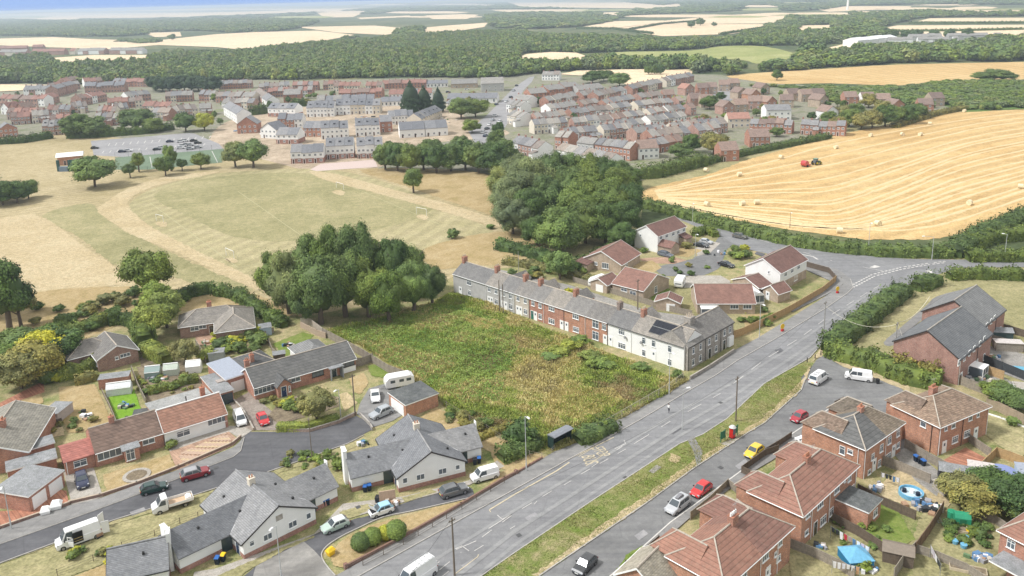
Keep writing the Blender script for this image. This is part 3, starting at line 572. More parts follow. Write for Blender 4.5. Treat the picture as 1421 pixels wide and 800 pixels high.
class House:
    """thing in its own frame: x runs B->C (W long), y runs B->A (D deep). faces S(y=0) W(x=0) E(x=W) N(y=D)"""
    def __init__(s,name,label,cat,W,D,ze,loc,rz,group=None):
        s.W,s.D,s.ze=W,D,ze;s.t=thing(name,label,cat,(loc[0],loc[1],0),rz,group);s.loc=Vector((loc[0],loc[1],0));s.rz=rz
        s.ex=Vector((math.cos(rz),math.sin(rz),0));s.ey=Vector((-math.sin(rz),math.cos(rz),0))
    def part(s,name,mb,*mats,parent=None,label=None):
        o=obj(name,mb.mesh(name,*mats),parent or s.t)
        if label:o['label']=label
        return o
    def local(s,p):d=p-s.loc;return d.dot(s.ex),d.dot(s.ey),p.z
    # -- walls with optional gables
    def walls(s,mat,gable=None,rise=0,plinth=None,z0=0,ext=None,ridge_off=.5,gmat=None,name='wall'):
        W,D,z=s.W,s.D,s.ze;mb=MB()
        x0,x1,y0,y1=ext or(0,W,0,D)
        mb.prism([(x0,y0),(x1,y0),(x1,y1),(x0,y1)],z0,z)
        if gable=='x': # ridge along x -> gable triangles at x0,x1
            ym=y0+(y1-y0)*ridge_off
            for xa,xb in((x0,x0+.22),(x1-.22,x1)):
                mb.loft([[(xa,y0+.01,z),(xa,y1-.01,z),(xa,ym,z+rise)],[(xb,y0+.01,z),(xb,y1-.01,z),(xb,ym,z+rise)]])
        elif gable=='y':
            xm=x0+(x1-x0)*ridge_off
            for ya,yb in((y0,y0+.22),(y1-.22,y1)):
                mb.loft([[(x0+.01,ya,z),(xm,ya,z+rise),(x1-.01,ya,z)],[(x0+.01,yb,z),(xm,yb,z+rise),(x1-.01,yb,z)]])
        o=s.part(name,mb,mat)
        if plinth:s.part('plinth',MB().prism([(x0-.03,y0-.03),(x1+.03,y0-.03),(x1+.03,y1+.03),(x0-.03,y1+.03)],0,plinth[1]),plinth[0])
        return o
    def gable_roof(s,axis,rise,mat,ov=.3,og=.25,ext=None,th=.14,barge=WHITE,ridge=MORTAR,off=.5,gut=WHITE,ze=None):
        W,D=s.W,s.D;z=s.ze if ze is None else ze;x0,x1,y0,y1=ext or(0,W,0,D)
        T=(lambda a,b,c:(a,b,c))if axis=='x' else(lambda a,b,c:(b,a,c))
        if axis=='x':a0,a1,b0,b1=x0-og,x1+og,y0,y1
        else:a0,a1,b0,b1=y0-og,y1+og,x0,x1
        bm=b0+(b1-b0)*off;s1=rise/(bm-b0);s2=rise/(b1-bm)
        mb=MB();top=z+rise+th
        for q in([(a0,b0-ov,z-ov*s1+th),(a1,b0-ov,z-ov*s1+th),(a1,bm,top),(a0,bm,top)],[(a0,bm,top),(a1,bm,top),(a1,b1+ov,z-ov*s2+th),(a0,b1+ov,z-ov*s2+th)]):
            pts=[T(*p)for p in q]
            if axis!='x':pts=pts[::-1]
            mb.slab(pts,th)
        r=s.part('roof',mb,mat)
        if ridge:s.part('ridge_tile',MB().tube(T(a0,bm,top+.01),T(a1,bm,top+.01),.13,n=6),ridge,parent=r)
        if barge:
            for a in(a0-.03,a1-.02):
                mb=MB()
                for(bb,zz)in((b0-ov,z-ov*s1+th),(b1+ov,z-ov*s2+th)):
                    pts=[T(a,bb,zz+.02),T(a,bm,top+.02),T(a,bm,top-.22),T(a,bb,zz-.22)];mb.loft([pts,[T(a+.05,bb,zz+.02),T(a+.05,bm,top+.02),T(a+.05,bm,top-.22),T(a+.05,bb,zz-.22)]])
                s.part('bargeboard',mb,barge,parent=r)
        if gut:
            mb=MB()
            for bb,zz in((b0-ov-.06,z-ov*s1+th-.1),(b1+ov+.06,z-ov*s2+th-.1)):mb.tube(T(a0+.05,bb,zz),T(a1-.05,bb,zz),.07,n=6)
            s.part('gutter',mb,gut,parent=r)
        return r
    def hip_roof(s,axis,rise,mat,ov=.35,ext=None,th=.12,h0=True,h1=True,ridge=MORTAR,gut=WHITE,inset=None,ze=None):
        W,D=s.W,s.D;z=(s.ze if ze is None else ze);x0,x1,y0,y1=ext or(0,W,0,D)
        T=(lambda a,b,c:(a,b,c))if axis=='x' else(lambda a,b,c:(b,a,c))
        if axis=='x':a0,a1,b0,b1=x0-ov,x1+ov,y0-ov,y1+ov
        else:a0,a1,b0,b1=y0-ov,y1+ov,x0-ov,x1+ov
        bm=(b0+b1)/2;ins=inset or(b1-b0)/2
        ra=a0+(ins if h0 else 0);rb=a1-(ins if h1 else 0);e=z+th;t=z+th+rise
        if ra>rb:ra=rb=(ra+rb)/2
        fl=axis!='x';mb=MB()
        def add(q):pts=[T(*p)for p in q];mb.poly(pts[::-1]if fl else pts)
        add([(a0,b0,e),(a1,b0,e),(rb,bm,t),(ra,bm,t)]);add([(a1,b1,e),(a0,b1,e),(ra,bm,t),(rb,bm,t)])
        add([(a0,b1,e),(a0,b0,e),(ra,bm,t)]);add([(a1,b0,e),(a1,b1,e),(rb,bm,t)])
        c=[(a0,b0),(a1,b0),(a1,b1),(a0,b1)]
        for i in range(4):p,q=c[i],c[(i+1)%4];add([(p[0],p[1],e-th),(q[0],q[1],e-th),(q[0],q[1],e),(p[0],p[1],e)])
        add([(p[0],p[1],e-th)for p in c[::-1]])
        r=s.part('roof',mb,mat)
        if ridge:
            mb=MB();u=.02
            mb.tube(T(ra,bm,t+u),T(rb,bm,t+u),.12,n=6)if rb-ra>.1 else None
            for hh,k,aa in((h0,ra,a0),(h1,rb,a1)):
                if hh:
                    for bb in(b0,b1):mb.tube(T(k,bm,t+u),T(aa,bb,e+u),.11,n=5)
            s.part('ridge_tile',mb,ridge,parent=r)
        if gut:
            mb=MB()
            for i in range(4):
                p,q=c[i],c[(i+1)%4];mb.tube(T(p[0],p[1],e-.1),T(q[0],q[1],e-.1),.075,n=6)
            s.part('gutter',mb,gut,parent=r)
        return r
    def flat_roof(s,mat,ov=.18,th=.18,ext=None,slope=0,fascia=WHITE,ze=None,name='roof'):
        x0,x1,y0,y1=ext or(0,s.W,0,s.D);z=s.ze if ze is None else ze
        x0-=ov;x1+=ov;y0-=ov;y1+=ov
        mb=MB().slab([(x0,y0,z+th),(x1,y0,z+th),(x1,y1,z+th+slope),(x0,y1,z+th+slope)],th+.02,0,1)
        mb2=s.part(name,mb,mat,fascia);return mb2
    def chimney(s,x,y,top,w=.9,d=.6,base=None,pots=2,mat=None,pot=None):
        base=s.ze if base is None else base
        mb=MB().box(x-w/2,x+w/2,y-d/2,y+d/2,base,top);mb.box(x-w/2-.06,x+w/2+.06,y-d/2-.06,y+d/2+.06,top+.002,top+.14)
        c=s.part('chimney',mb,mat or W_RED)
        for i in range(pots):
            u=x+(i-(pots-1)/2)*.36;s.part('chimney_pot',MB().tube((u,y,top+.14),(u,y,top+.62),.13,.1,8),pot or CLAY,parent=c)
        return c
    def place(s,me,face,a,z,name,parent=None,depth=0):
        d=depth
        if face=='S':loc,r=(a,-.01-d,z),0
        elif face=='N':loc,r=(a,s.D+.01+d,z),math.pi
        elif face=='W':loc,r=(-.01-d,a,z),-math.pi/2
        else:loc,r=(s.W+.01+d,a,z),math.pi/2
        return obj(name,me,parent or s.t,loc,r)
    def win(s,face,a,z,w=1.2,h=1.1,nx=2,ny=2,fm=None,depth=0,sill=True):
        f,p=win_mesh(w,h,nx,ny,fm,sill);o=s.place(f,face,a,z,'window',depth=depth);obj('pane',p,o);return o
    def door(s,face,a,kind='w',w=.95,h=2.05,z=.02,depth=0):return s.place(door_mesh(kind,w,h),face,a,z,'door',depth=depth)
    def gdoor(s,face,a,w=2.3,h=2.1,mat=None,depth=0):return s.place(garage_door_mesh(w,h,mat),face,a,.02,'garage_door',depth=depth)
    def wpx(s,face,px,py,depth=0):
        "where the ray through photo pixel px,py meets a face -> (along, z)"
        d=_f+_r*((px-CX)/F)+_u*(-(py-CY)/F);o=Vector((0,0,CAMH))
        n,off={'S':(s.ey,-depth),'N':(s.ey,s.D+depth),'W':(s.ex,-depth),'E':(s.ex,s.W+depth)}[face]
        t=((s.loc+n*off)-o).dot(n)/d.dot(n);x,y,z=s.local(o+d*t)
        return(x if face in 'SN' else y),z
    def winpx(s,face,px,py,w=1.2,h=1.1,depth=0,**k):a,z=s.wpx(face,px,py,depth);return s.win(face,a,z,w,h,depth=depth,**k)
    def pipe(s,face,a,z1=None,mat=WHITE):
        z1=z1 or s.ze;o=.09
        x,y={'S':(a,-o),'W':(-o,a),'E':(s.W+o,a),'N':(a,s.D+o)}[face]
        s.part('downpipe',MB().tube((x,y,0.02),(x,y,z1),.05,n=5),mat)
    def aerial(s,x,y,z):
        mb=MB().tube((x,y,z),(x,y,z+1.6),.02,n=4);mb.tube((x-.6,y,z+1.5),(x+.6,y,z+1.5),.015,n=4)
        for i in range(6):mb.tube((x-.55+i*.2,y-.2,z+1.5),(x-.55+i*.2,y+.2,z+1.5),.01,n=3)
        s.part('aerial',mb,STEEL)
def frame3(A,B,C,z,W=None,D=None):
    a,b,c=(P(*q,z)for q in(A,B,C));v=c-b;u=a-b
    rz=math.atan2(v.y,v.x);ex=Vector((math.cos(rz),math.sin(rz),0));ey=Vector((-math.sin(rz),math.cos(rz),0))
    # share the angular error between the two traced edges
    r2=math.atan2(u.y,u.x)-math.pi/2
    dlt=(r2-rz+math.pi)%(2*math.pi)-math.pi;rz+=dlt*u.length/(u.length+v.length)
    ex=Vector((math.cos(rz),math.sin(rz),0));ey=Vector((-math.sin(rz),math.cos(rz),0))
    return W or v.dot(ex),D or u.dot(ey),(b.x,b.y),rz
def H3(name,label,A,B,C,z,W=None,D=None,cat='house',group=None):
    W,D,loc,rz=frame3(A,B,C,z,W,D);return House(name,label,cat,W,D,z,loc,rz,group)
def H2(name,label,p1,p2,depth,z,zref=None,W=None,cat='house',group=None):
    zr=z if zref is None else zref;a,b=P(*p1,zr),P(*p2,zr);v=b-a
    return House(name,label,cat,W or v.length,depth,z,(a.x,a.y),math.atan2(v.y,v.x),group)
# ================================================================ semi-detached brick houses, bottom right
def semi(label,A,B,C,roofm,wallm,D=8.2,W=None,rise=2.6,hips=(True,True),z=5.0,roof2=None):
    h=H3('semi_detached_house',label,A,B,C,z,W=W,D=D)
    h.walls(wallm)
    if roof2:xm=h.W/2;h.hip_roof('x',rise,roofm,ext=(0,xm-.36,0,h.D),h1=False,inset=h.D*.52);h.hip_roof('x',rise,roof2,ext=(xm+.36,h.W,0,h.D),h0=False,inset=h.D*.52);return h
    r=h.hip_roof('x',rise,roofm,h0=hips[0],h1=hips[1],inset=h.D*.52)
    return h
# R2 : middle pair, red-brown tiles, with flat roofed extension
D2=7.6
h=semi('red-brown hipped semi-detached pair with a flat-roofed rear extension',(1061,692),(1113,716),(1188,647),R_REDBR,W_ORB,D=D2);R2=h
h.chimney(h.W*.52,h.D*.5,8.4,1.1,.7,base=6.5,pots=3);h.aerial(h.W*.56,h.D*.45,8.4)
for px,py,w_,hh,n in((1121,713.5,1.2,1.1,2),(1138,699.5,1.7,1.2,3),(1161,679,1.6,1.2,3),(1172,667,.5,.5,1),(1178.5,663,1.0,1.15,2),(1119,739,1.0,.8,1),(1142,722,1.7,1.3,3),(1153.5,710,1.1,1.2,2),(1183,677,1.0,.9,2)):
    h.winpx('S',px,py,w_,hh,nx=n)
h.door('S',h.wpx('S',1131,735)[0],'black');h.pipe('S',h.wpx('S',1125,730)[0]);h.pipe('S',h.wpx('S',1150,705)[0]);h.pipe('S',h.W-.2);h.pipe('S',h.wpx('S',1126,715)[0])
ex=h.wpx('S',1158,710)[0]
h.part('extension_wall',MB().box(ex,ex+4.2,-4.6,-.01,0,2.75),W_ORB);h.flat_roof(FELTD,ext=(ex,ex+4.2,-4.6,-.2),ze=2.75,name='extension_roof')
h.win('S',ex+2.4,1.6,1.3,1.1,2,depth=4.6)
def front_wing(h,x0,x1,D,rm,wm,hip=True,rise=2.1):
    "hipped wing projecting beyond the far side"
    h.part('wing_wall',MB().box(x0,x1,h.D+.01,h.D+D,0,h.ze),wm)
    o=.3;x0-=o;x1+=o;y1=h.D+D+o;y0=h.D*.5;xm=(x0+x1)/2;e=h.ze+.12;t=e+rise;k=(x1-x0)/2
    mb=MB().poly([(x0,y0,e),(xm,y0,t),(xm,y1-k,t),(x0,y1,e)]);mb.poly([(x1,y0,e),(x1,y1,e),(xm,y1-k,t),(xm,y0,t)]);mb.poly([(x0,y1,e),(xm,y1-k,t),(x1,y1,e)]);mb.poly([(x0,y0,e),(x0,y1,e),(x1,y1,e),(x1,y0,e)]);mb.poly([(x0,y0,e),(x1,y0,e),(xm,y0,t)])
    r=h.part('wing_roof',mb,rm);h.part('ridge_tile',MB().tube((xm,y0,t+.02),(xm,y1-k,t+.02),.11,n=5).tube((xm,y1-k,t),(x0,y1,e),.1,n=5).tube((xm,y1-k,t),(x1,y1,e),.1,n=5),MORTAR,parent=r)
front_wing(h,.2,4.2,2.2,R_REDBR,W_ORB);front_wing(h,h.W-5.2,h.W-1.2,2.2,R_REDBR,W_ORB)
# R1 : nearest pair, orange tiles left half
Cc=P(1098,732,5);Bb=P(1049,776,5);dd=(Bb-Cc).normalized();B1=Cc+dd*15.6
fx,fy=proj_np(*[np.array([q])for q in B1]);A1=(1037,702)
rz=math.atan2(-dd.y,-dd.x)
h=House('semi_detached_house','nearest semi-detached pair, left half orange-tiled, right half red-brown tiled','house',15.6,7.8,5.0,(B1.x,B1.y),rz);R1=h
h.walls(W_ORB)
xs=8.0
r1=h.hip_roof('x',2.6,R_ORANGE,ext=(0,xs-.36,0,h.D),h1=False,gut=WHITE,inset=4.2);r2_=h.hip_roof('x',2.6,R_REDBR,ext=(xs+.36,h.W,0,h.D),h0=False,gut=WHITE,inset=4.2)
h.chimney(xs,h.D*.5,8.6,1.3,.8,base=6.5,pots=4,pot=WHITE);h.aerial(xs+.4,h.D*.5,8.6)
for px,py,w_,hh,n in((1076,769,.6,.7,1),(1062,771.5,1.5,1.3,3),(1082,752.5,1.1,1.2,2),(1072,757,.5,.5,1),(1080,775,1.0,.9,2),(1032,797,1.3,1.1,2),(1066,792,1.0,1.3,2)):h.winpx('S',px,py,w_,hh,nx=n)
h.door('S',h.wpx('S',1065,796)[0]);h.pipe('S',xs+.1);h.pipe('S',h.wpx('S',1078,780)[0])
front_wing(h,.3,4.6,2.6,R_ORANGE,W_ORB);front_wing(h,h.W-5.0,h.W-.8,2.6,R_REDBR,W_ORB)
h.part('porch_roof',MB().slab([(h.W-6.6,h.D+.2,2.5),(h.W-5.2,h.D+.2,2.5),(h.W-5.2,h.D+2.2,2.4),(h.W-6.6,h.D+2.2,2.4)],.15),WHITE)
# R3 : dark tiled pair
h=semi('dark weathered-tile semi-detached pair above the white parked car',(1140,600),(1200,624),(1254,588),R_CHAR,W_ORB,D=8.0,roof2=R_DKBROWN);R3=h
h.chimney(h.W*.5,h.D*.5,8.3,1.0,.7,base=6.5,pots=2)
for px,py,w_,hh,n in((1169,625,.9,1.4,1),(1180,627,.9,.8,1)):h.winpx('W',px,py,w_,hh,nx=n)
for px,py,w_,hh,n in((1211,634,.9,1.1,2),(1223,622,1.0,1.3,2),(1234,611,1.1,1.3,2),(1246,601,1.0,1.2,2),(1220,643,.9,1.2,2),(1232,635,1.7,1.4,3),(1246,618,1.0,1.0,2),(1206,655,.9,.8,1)):h.winpx('S',px,py,w_,hh,nx=n)
h.door('S',h.wpx('S',1239,633)[0]);h.door('S',h.wpx('S',1212,655)[0]);h.pipe('S',h.wpx('S',1228,625)[0]);h.pipe('S',.15);h.pipe('W',.9)
front_wing(h,.2,4.2,2.4,R_BROWNG,W_ORB);front_wing(h,h.W-4.2,h.W-.2,2.2,R_DKBROWN,W_ORB)
# R4 : far right pair, mottled brown hip
h=semi('mottled brown hipped semi-detached pair farthest along the brick houses',(1243.5,564),(1304,593),(1371,564),R_BROWNG,W_ORB,D=8.2,rise=2.4);R4=h
h.chimney(h.W*.42,h.D*.62,8.2,1.3,.8,base=6.2,pots=3);h.aerial(h.W*.42,h.D*.62,8.2)
h.winpx('W',1281.5,588,1.0,1.2,nx=1)
for px,py,w_,hh,n in((1312.5,594,.7,1.0,1),(1323,590,1.0,1.1,1),(1346.5,579.5,1.0,1.1,1),(1357,575.5,.7,.9,1),(1325,610,1.5,1.2,3),(1341.5,602,1.5,1.2,3)):h.winpx('S',px,py,w_,hh,nx=n)
h.door('S',h.wpx('S',1310,620)[0]);h.door('S',h.wpx('S',1353.5,603)[0]);h.pipe('S',.15);h.pipe('S',h.W-.15);h.pipe('S',h.wpx('S',1334,605)[0],mat=GUTB);h.pipe('W',1.2,mat=GUTB)
front_wing(h,.4,4.2,1.6,R_BROWNG,W_ORB)
h.part('brick_porch',MB().box(-.01-1.2,-.02,h.D-2.2,h.D-.6,0,2.5),W_ORB)
# R5 : cut by the right edge
h=semi('orange-tiled brick house cut by the right edge of the picture',(1404,742),(1452,770),(1540,700),R_ORANGE,W_RED,D=5.4);h.chimney(h.W*.5,h.D*.5,8.3,1,.7,base=6.5);h.win('W',4,4,1,1.2,2);h.win('S',3,4,1.2,1.2,2);h.win('S',3,1.5,1.2,1.2,2)
h.part('extension_wall',MB().box(-2.0,-.02,.2,3.2,0,2.5),W_RED);h.flat_roof(FELT,ext=(-3.2,-.2,.4,4.6),ze=2.5,name='extension_roof')
# grey roofed house cut by bottom edge beside R1
h=H3('house','grey weathered roof cut by the bottom edge beside the orange-tiled house',(885,812),(915,826),(935,806),3.0,W=6,D=6);h.walls(W_ORB,'x',2.2);h.gable_roof('x',2.2,R_OLD)
# ================================================================ new-build brick terrace, right
for nm,lab,A,B,C,D_,wins in(('new_brick_house','nearer grey-tiled new brick terrace end beside the hedge',(1242,472),(1332,499),(1371,462),12.0,((1330.5,503),(1338,497),(1345,490),(1351.5,484),(1359.5,477),(1365.5,470.5))),('new_brick_house','farther grey-tiled new brick terrace stepped back behind the first',(1288.5,433),(1366,453),(1386,434),12.0,((1369,452),(1375,446),(1380,441)))):
    h=H3(nm,lab,A,B,C,5.2,D=D_)
    if 'farther' in lab:h.W+=2.5
    h.walls(W_NEWB,'x',3.9);h.gable_roof('x',3.9,R_GREYT,barge=DARKWOOD,gut=GUTB,ov=.2,ridge=CONC);h.W=h.W
    for px,py in wins:h.winpx('S',px,py,1.0,1.1,nx=1)
    for k in range(4):a=1.5+k*h.W/4.2;h.win('S',a,1.4,1.0,1.3,1)if k%2 else h.door('S',a)
    h.pipe('S',h.W*.55,mat=GUTB);h.pipe('S',.2)
    if 'nearer' in lab:
        h.part('conservatory_frame',MB().box(5.4,8.2,-2.4,-.02,0,2.1),GLASS);cf=h.part('conservatory_bar',MB().box(5.35,8.25,-2.5,-.0,2.1,2.2).box(5.35,5.45,-2.5,-2.4,0,2.1).box(8.15,8.25,-2.5,-2.4,0,2.1).box(6.7,6.8,-2.45,-2.38,0,2.1).box(5.35,8.25,-2.46,-2.38,.6,.7),WHITE)
# ================================================================ terrace facing the waste plot
LW=(.2,.2,.2)
TP0,TP1=P(628.6,380,5),P(949.5,482,5);tv=TP1-TP0;TL=tv.length;trz=math.atan2(tv.y,tv.x)
_frm=House('row',None,None,TL,7.5,5,(TP0.x,TP0.y),trz);bpy.data.objects.remove(_frm.t)
def tpx(px): # x of crop7 -> metres along the terrace at mid height
    return _frm.wpx('S',px,380+(px-628.6)*.318+14)[0]
W_GREY=m_plain('pale_grey_stone_render',(.42,.41,.39),.9,var=.1,scale=.8);W_CRM=m_plain('stone_cream_render',(.50,.45,.38),.9,var=.08,scale=.8)
edges=[0]+[tpx(710+c/3.95)for c in(-140/1.0,-65,15,97,177,288,405,527,657)]+[TL]
edges=sorted(edges)
tspec=[('pale grey rendered terraced house at the far left end of the row',W_GREY,'w',1,R_SLATE),('grey rendered terraced house second from the left end of the row',W_GREY,'w',2,R_SLATE2),('grey stone terraced house with paired white doors by the left poles',W_STONEG,'w',2,R_SLATE),
         ('cream-grey terraced house left of the brick houses',W_CRM,'w',2,R_SLATE2),('red brick terraced house with the green front door',W_RED,'green',2,R_SLATE),('red brick terraced house right of the green-doored one',W_RED,'w',1,R_SLATE2),
         ('red brick terraced house with wide upper window and white door',W_ORB,'w',1,R_SLATE),('red brick terraced house with a tall pale bay window',W_ORB,'w',1,R_SLATE2),('white terraced house with one wide lower window next to brick',W_WHITE,'w',1,R_SLATE),('white end terrace house with solar panels on its roof',W_WHITE,'w',3,R_SLATE2)]
if len(edges)-1!=len(tspec):print('TERRACE EDGES',edges)
for i,(lab,wm,dk,nw,rm)in enumerate(tspec):
    x0,x1=edges[i],edges[i+1];W=x1-x0;p=TP0+tv.normalized()*x0
    h=House('terraced_house',lab,'house',W,7.2,5,(p.x,p.y),trz,None)
    h.walls(wm,'x',2.3);r=h.gable_roof('x',2.3,rm,ov=.22,og=0,barge=None,gut=GUTB if wm in(W_WHITE,)else WHITE,ridge=MORTAR)
    zs,zl=3.95,1.35
    cols={1:[W*.5],2:[W*.27,W*.75],3:[W*.2,W*.42,W*.74]}[nw]
    if i==9:
        for px,py in((893.5,473),(907,477),(929.5,484.5)):h.winpx('S',px,py,.9,1.35,nx=1)
        for px,py in((893.5,490),(929.5,503)):h.winpx('S',px,py,.9,1.35,nx=1)
        h.door('S',h.wpx('S',907,500)[0])
    elif i==8:
        h.winpx('S',862.5,461,1.5,1.2,nx=3);h.winpx('S',863,480,1.9,1.25,nx=3);h.winpx('S',838.5,454,1.1,1.3,nx=2);h.door('S',h.wpx('S',847.5,477)[0])
    elif i==7:
        h.winpx('S',826.5,450,1.7,1.8,nx=2);h.winpx('S',826.5,466,1.7,1.9,nx=2);h.door('S',W-.7)
    elif i==6:h.winpx('S',799,439.5,1.7,1.15,nx=3);h.winpx('S',799.5,457.5,1.7,1.25,nx=3);h.door('S',.7)
    elif i==5:h.winpx('S',765.5,429,1.7,1.0,nx=3);h.winpx('S',765.5,446,1.8,1.25,nx=3);h.door('S',W-.7)
    else:
        for c in cols:h.win('S',c,zs,1.0 if nw>1 else 1.6,1.25,2)
        h.win('S',cols[-1],zl,1.1,1.3,2);h.door('S',W*.22,dk)
        if nw==2:h.door('S',W*.42,'w')
    if i<9:h.pipe('S',W-.05,mat=GUTB if i%2 else WHITE)
    if i in(0,1,3,4,6,8,9):
        h.chimney(.45 if i else .6,3.6,8.6,.75,1.3,base=6.6,pots=0,mat=W_RED if i not in(8,)else m_brick('sooty_brick',(.25,.19,.16)))
        for k in range(3):h.part('chimney_pot',MB().tube((.45,3.2+k*.4,8.7),(.45,3.2+k*.4,9.25),.13,.1,7),BUFFPOT)
    if i in(1,3,5,8):
        h.part('rear_wing',MB().box(.3,W-.8,7.25,11.5,0,4.2),wm);h.part('rear_wing_roof',MB().loft([[(.1,5.2,4.3),((W-.5)/2,5.2,6.0),(W-.6,5.2,4.3)],[(.1,11.8,4.3),((W-.5)/2,11.8,6.0),(W-.6,11.8,4.3)]]),R_SLATE2)
    elif i%2==0 and i<9:
        h.part('rear_extension',MB().box(.4,W-1.2,7.25,10.2,0,2.5),wm);h.part('rear_extension_roof',MB().slab([(.3,7.25,3.1),(W-1.1,7.25,3.1),(W-1.1,10.4,2.6),(.3,10.4,2.6)],.14),FELT)
    if i==9:
        SOL=m_plain('solar_panel_glass',(.016,.018,.026),.35,.3);slope=2.3/3.6
        for r_ in range(2):
            for c in range(6):
                y0=.55+r_*1.42;xx=W*.30+c*1.07;zf=lambda y:5.14+y*slope+.09
                sp=h.part('solar_panel',MB().slab([(xx,y0,zf(y0)),(xx+1.02,y0,zf(y0)),(xx+1.02,y0+1.36,zf(y0+1.36)),(xx,y0+1.36,zf(y0+1.36))],.05),SOL)
        mb=MB()
        for r_ in range(2):
            for e in(0,1.36):
                y0=.55+r_*1.42+e;mb.tube((W*.30,y0,5.14+y0*slope+.1),(W*.30+6.4,y0,5.14+y0*slope+.1),.03,n=4)
        h.part('panel_rail',mb,STEEL)
        for px,py in((891,475),(869,468)):a,z=h.wpx('S',px,py);h.part('satellite_dish',MB().tube((a,-.1,z),(a-.1,-.35,z+.1),.03,n=4).tube((a-.1,-.35,z),(a-.12,-.42,z+.04),.3,.26,10),m_plain('dish_grey',(.2,.2,.2)))
# stone houses turning along the main road
sp=[P(955,482.5,5),P(978.5,468.5,5),P(999,457.5,5),P(1018,447,5)]
SB,SC_=sp[0],sp[-1];sv=SC_-SB;srz=math.atan2(sv.y,sv.x);SLn=sv.length
for i,(t0,t1,lab)in enumerate(((0,.36,'grey stone corner house where the terrace turns onto the main road'),(.36,.70,'middle grey stone house facing the main road pavement'),(.70,1,'grey stone gable-end house nearest the wooden fence'))):
    p=SB+sv*t0;W=sv.length*(t1-t0)
    h=House('stone_house',lab,'house',W,7.4,5,(p.x,p.y),srz);h.walls(W_STONE,'x',2.4);h.gable_roof('x',2.4,R_SLATE2 if i else R_SLATE,ov=.2,og=.0 if i<2 else .12,barge=None,gut=GUTB)
    for c in((.3,.72)if i!=1 else(.25,.7)):h.win('S',W*c,3.75,.85,1.35,1)
    h.win('S',W*.72,1.3,.9,1.3,1)
    if i:h.door('S',W*.3,'black')
    else:h.win('S',W*.3,1.3,.9,1.3,1)
    if i<2:h.chimney(.4 if i else W-.5,3.7,8.5,.8,1.5,base=6.8,pots=0,mat=W_STONE);[h.part('chimney_pot',MB().tube((.4 if i else W-.5,3.2+k*.45,8.6),(.4 if i else W-.5,3.2+k*.45,9.2),.13,.1,7),BUFFPOT)for k in range(3)]
    h.pipe('S',.08,mat=GUTB)
    if i==2:h.part('bay_window',MB().box(W*.55,W*.9,-.5,-.01,.2,2.3),WHITE)
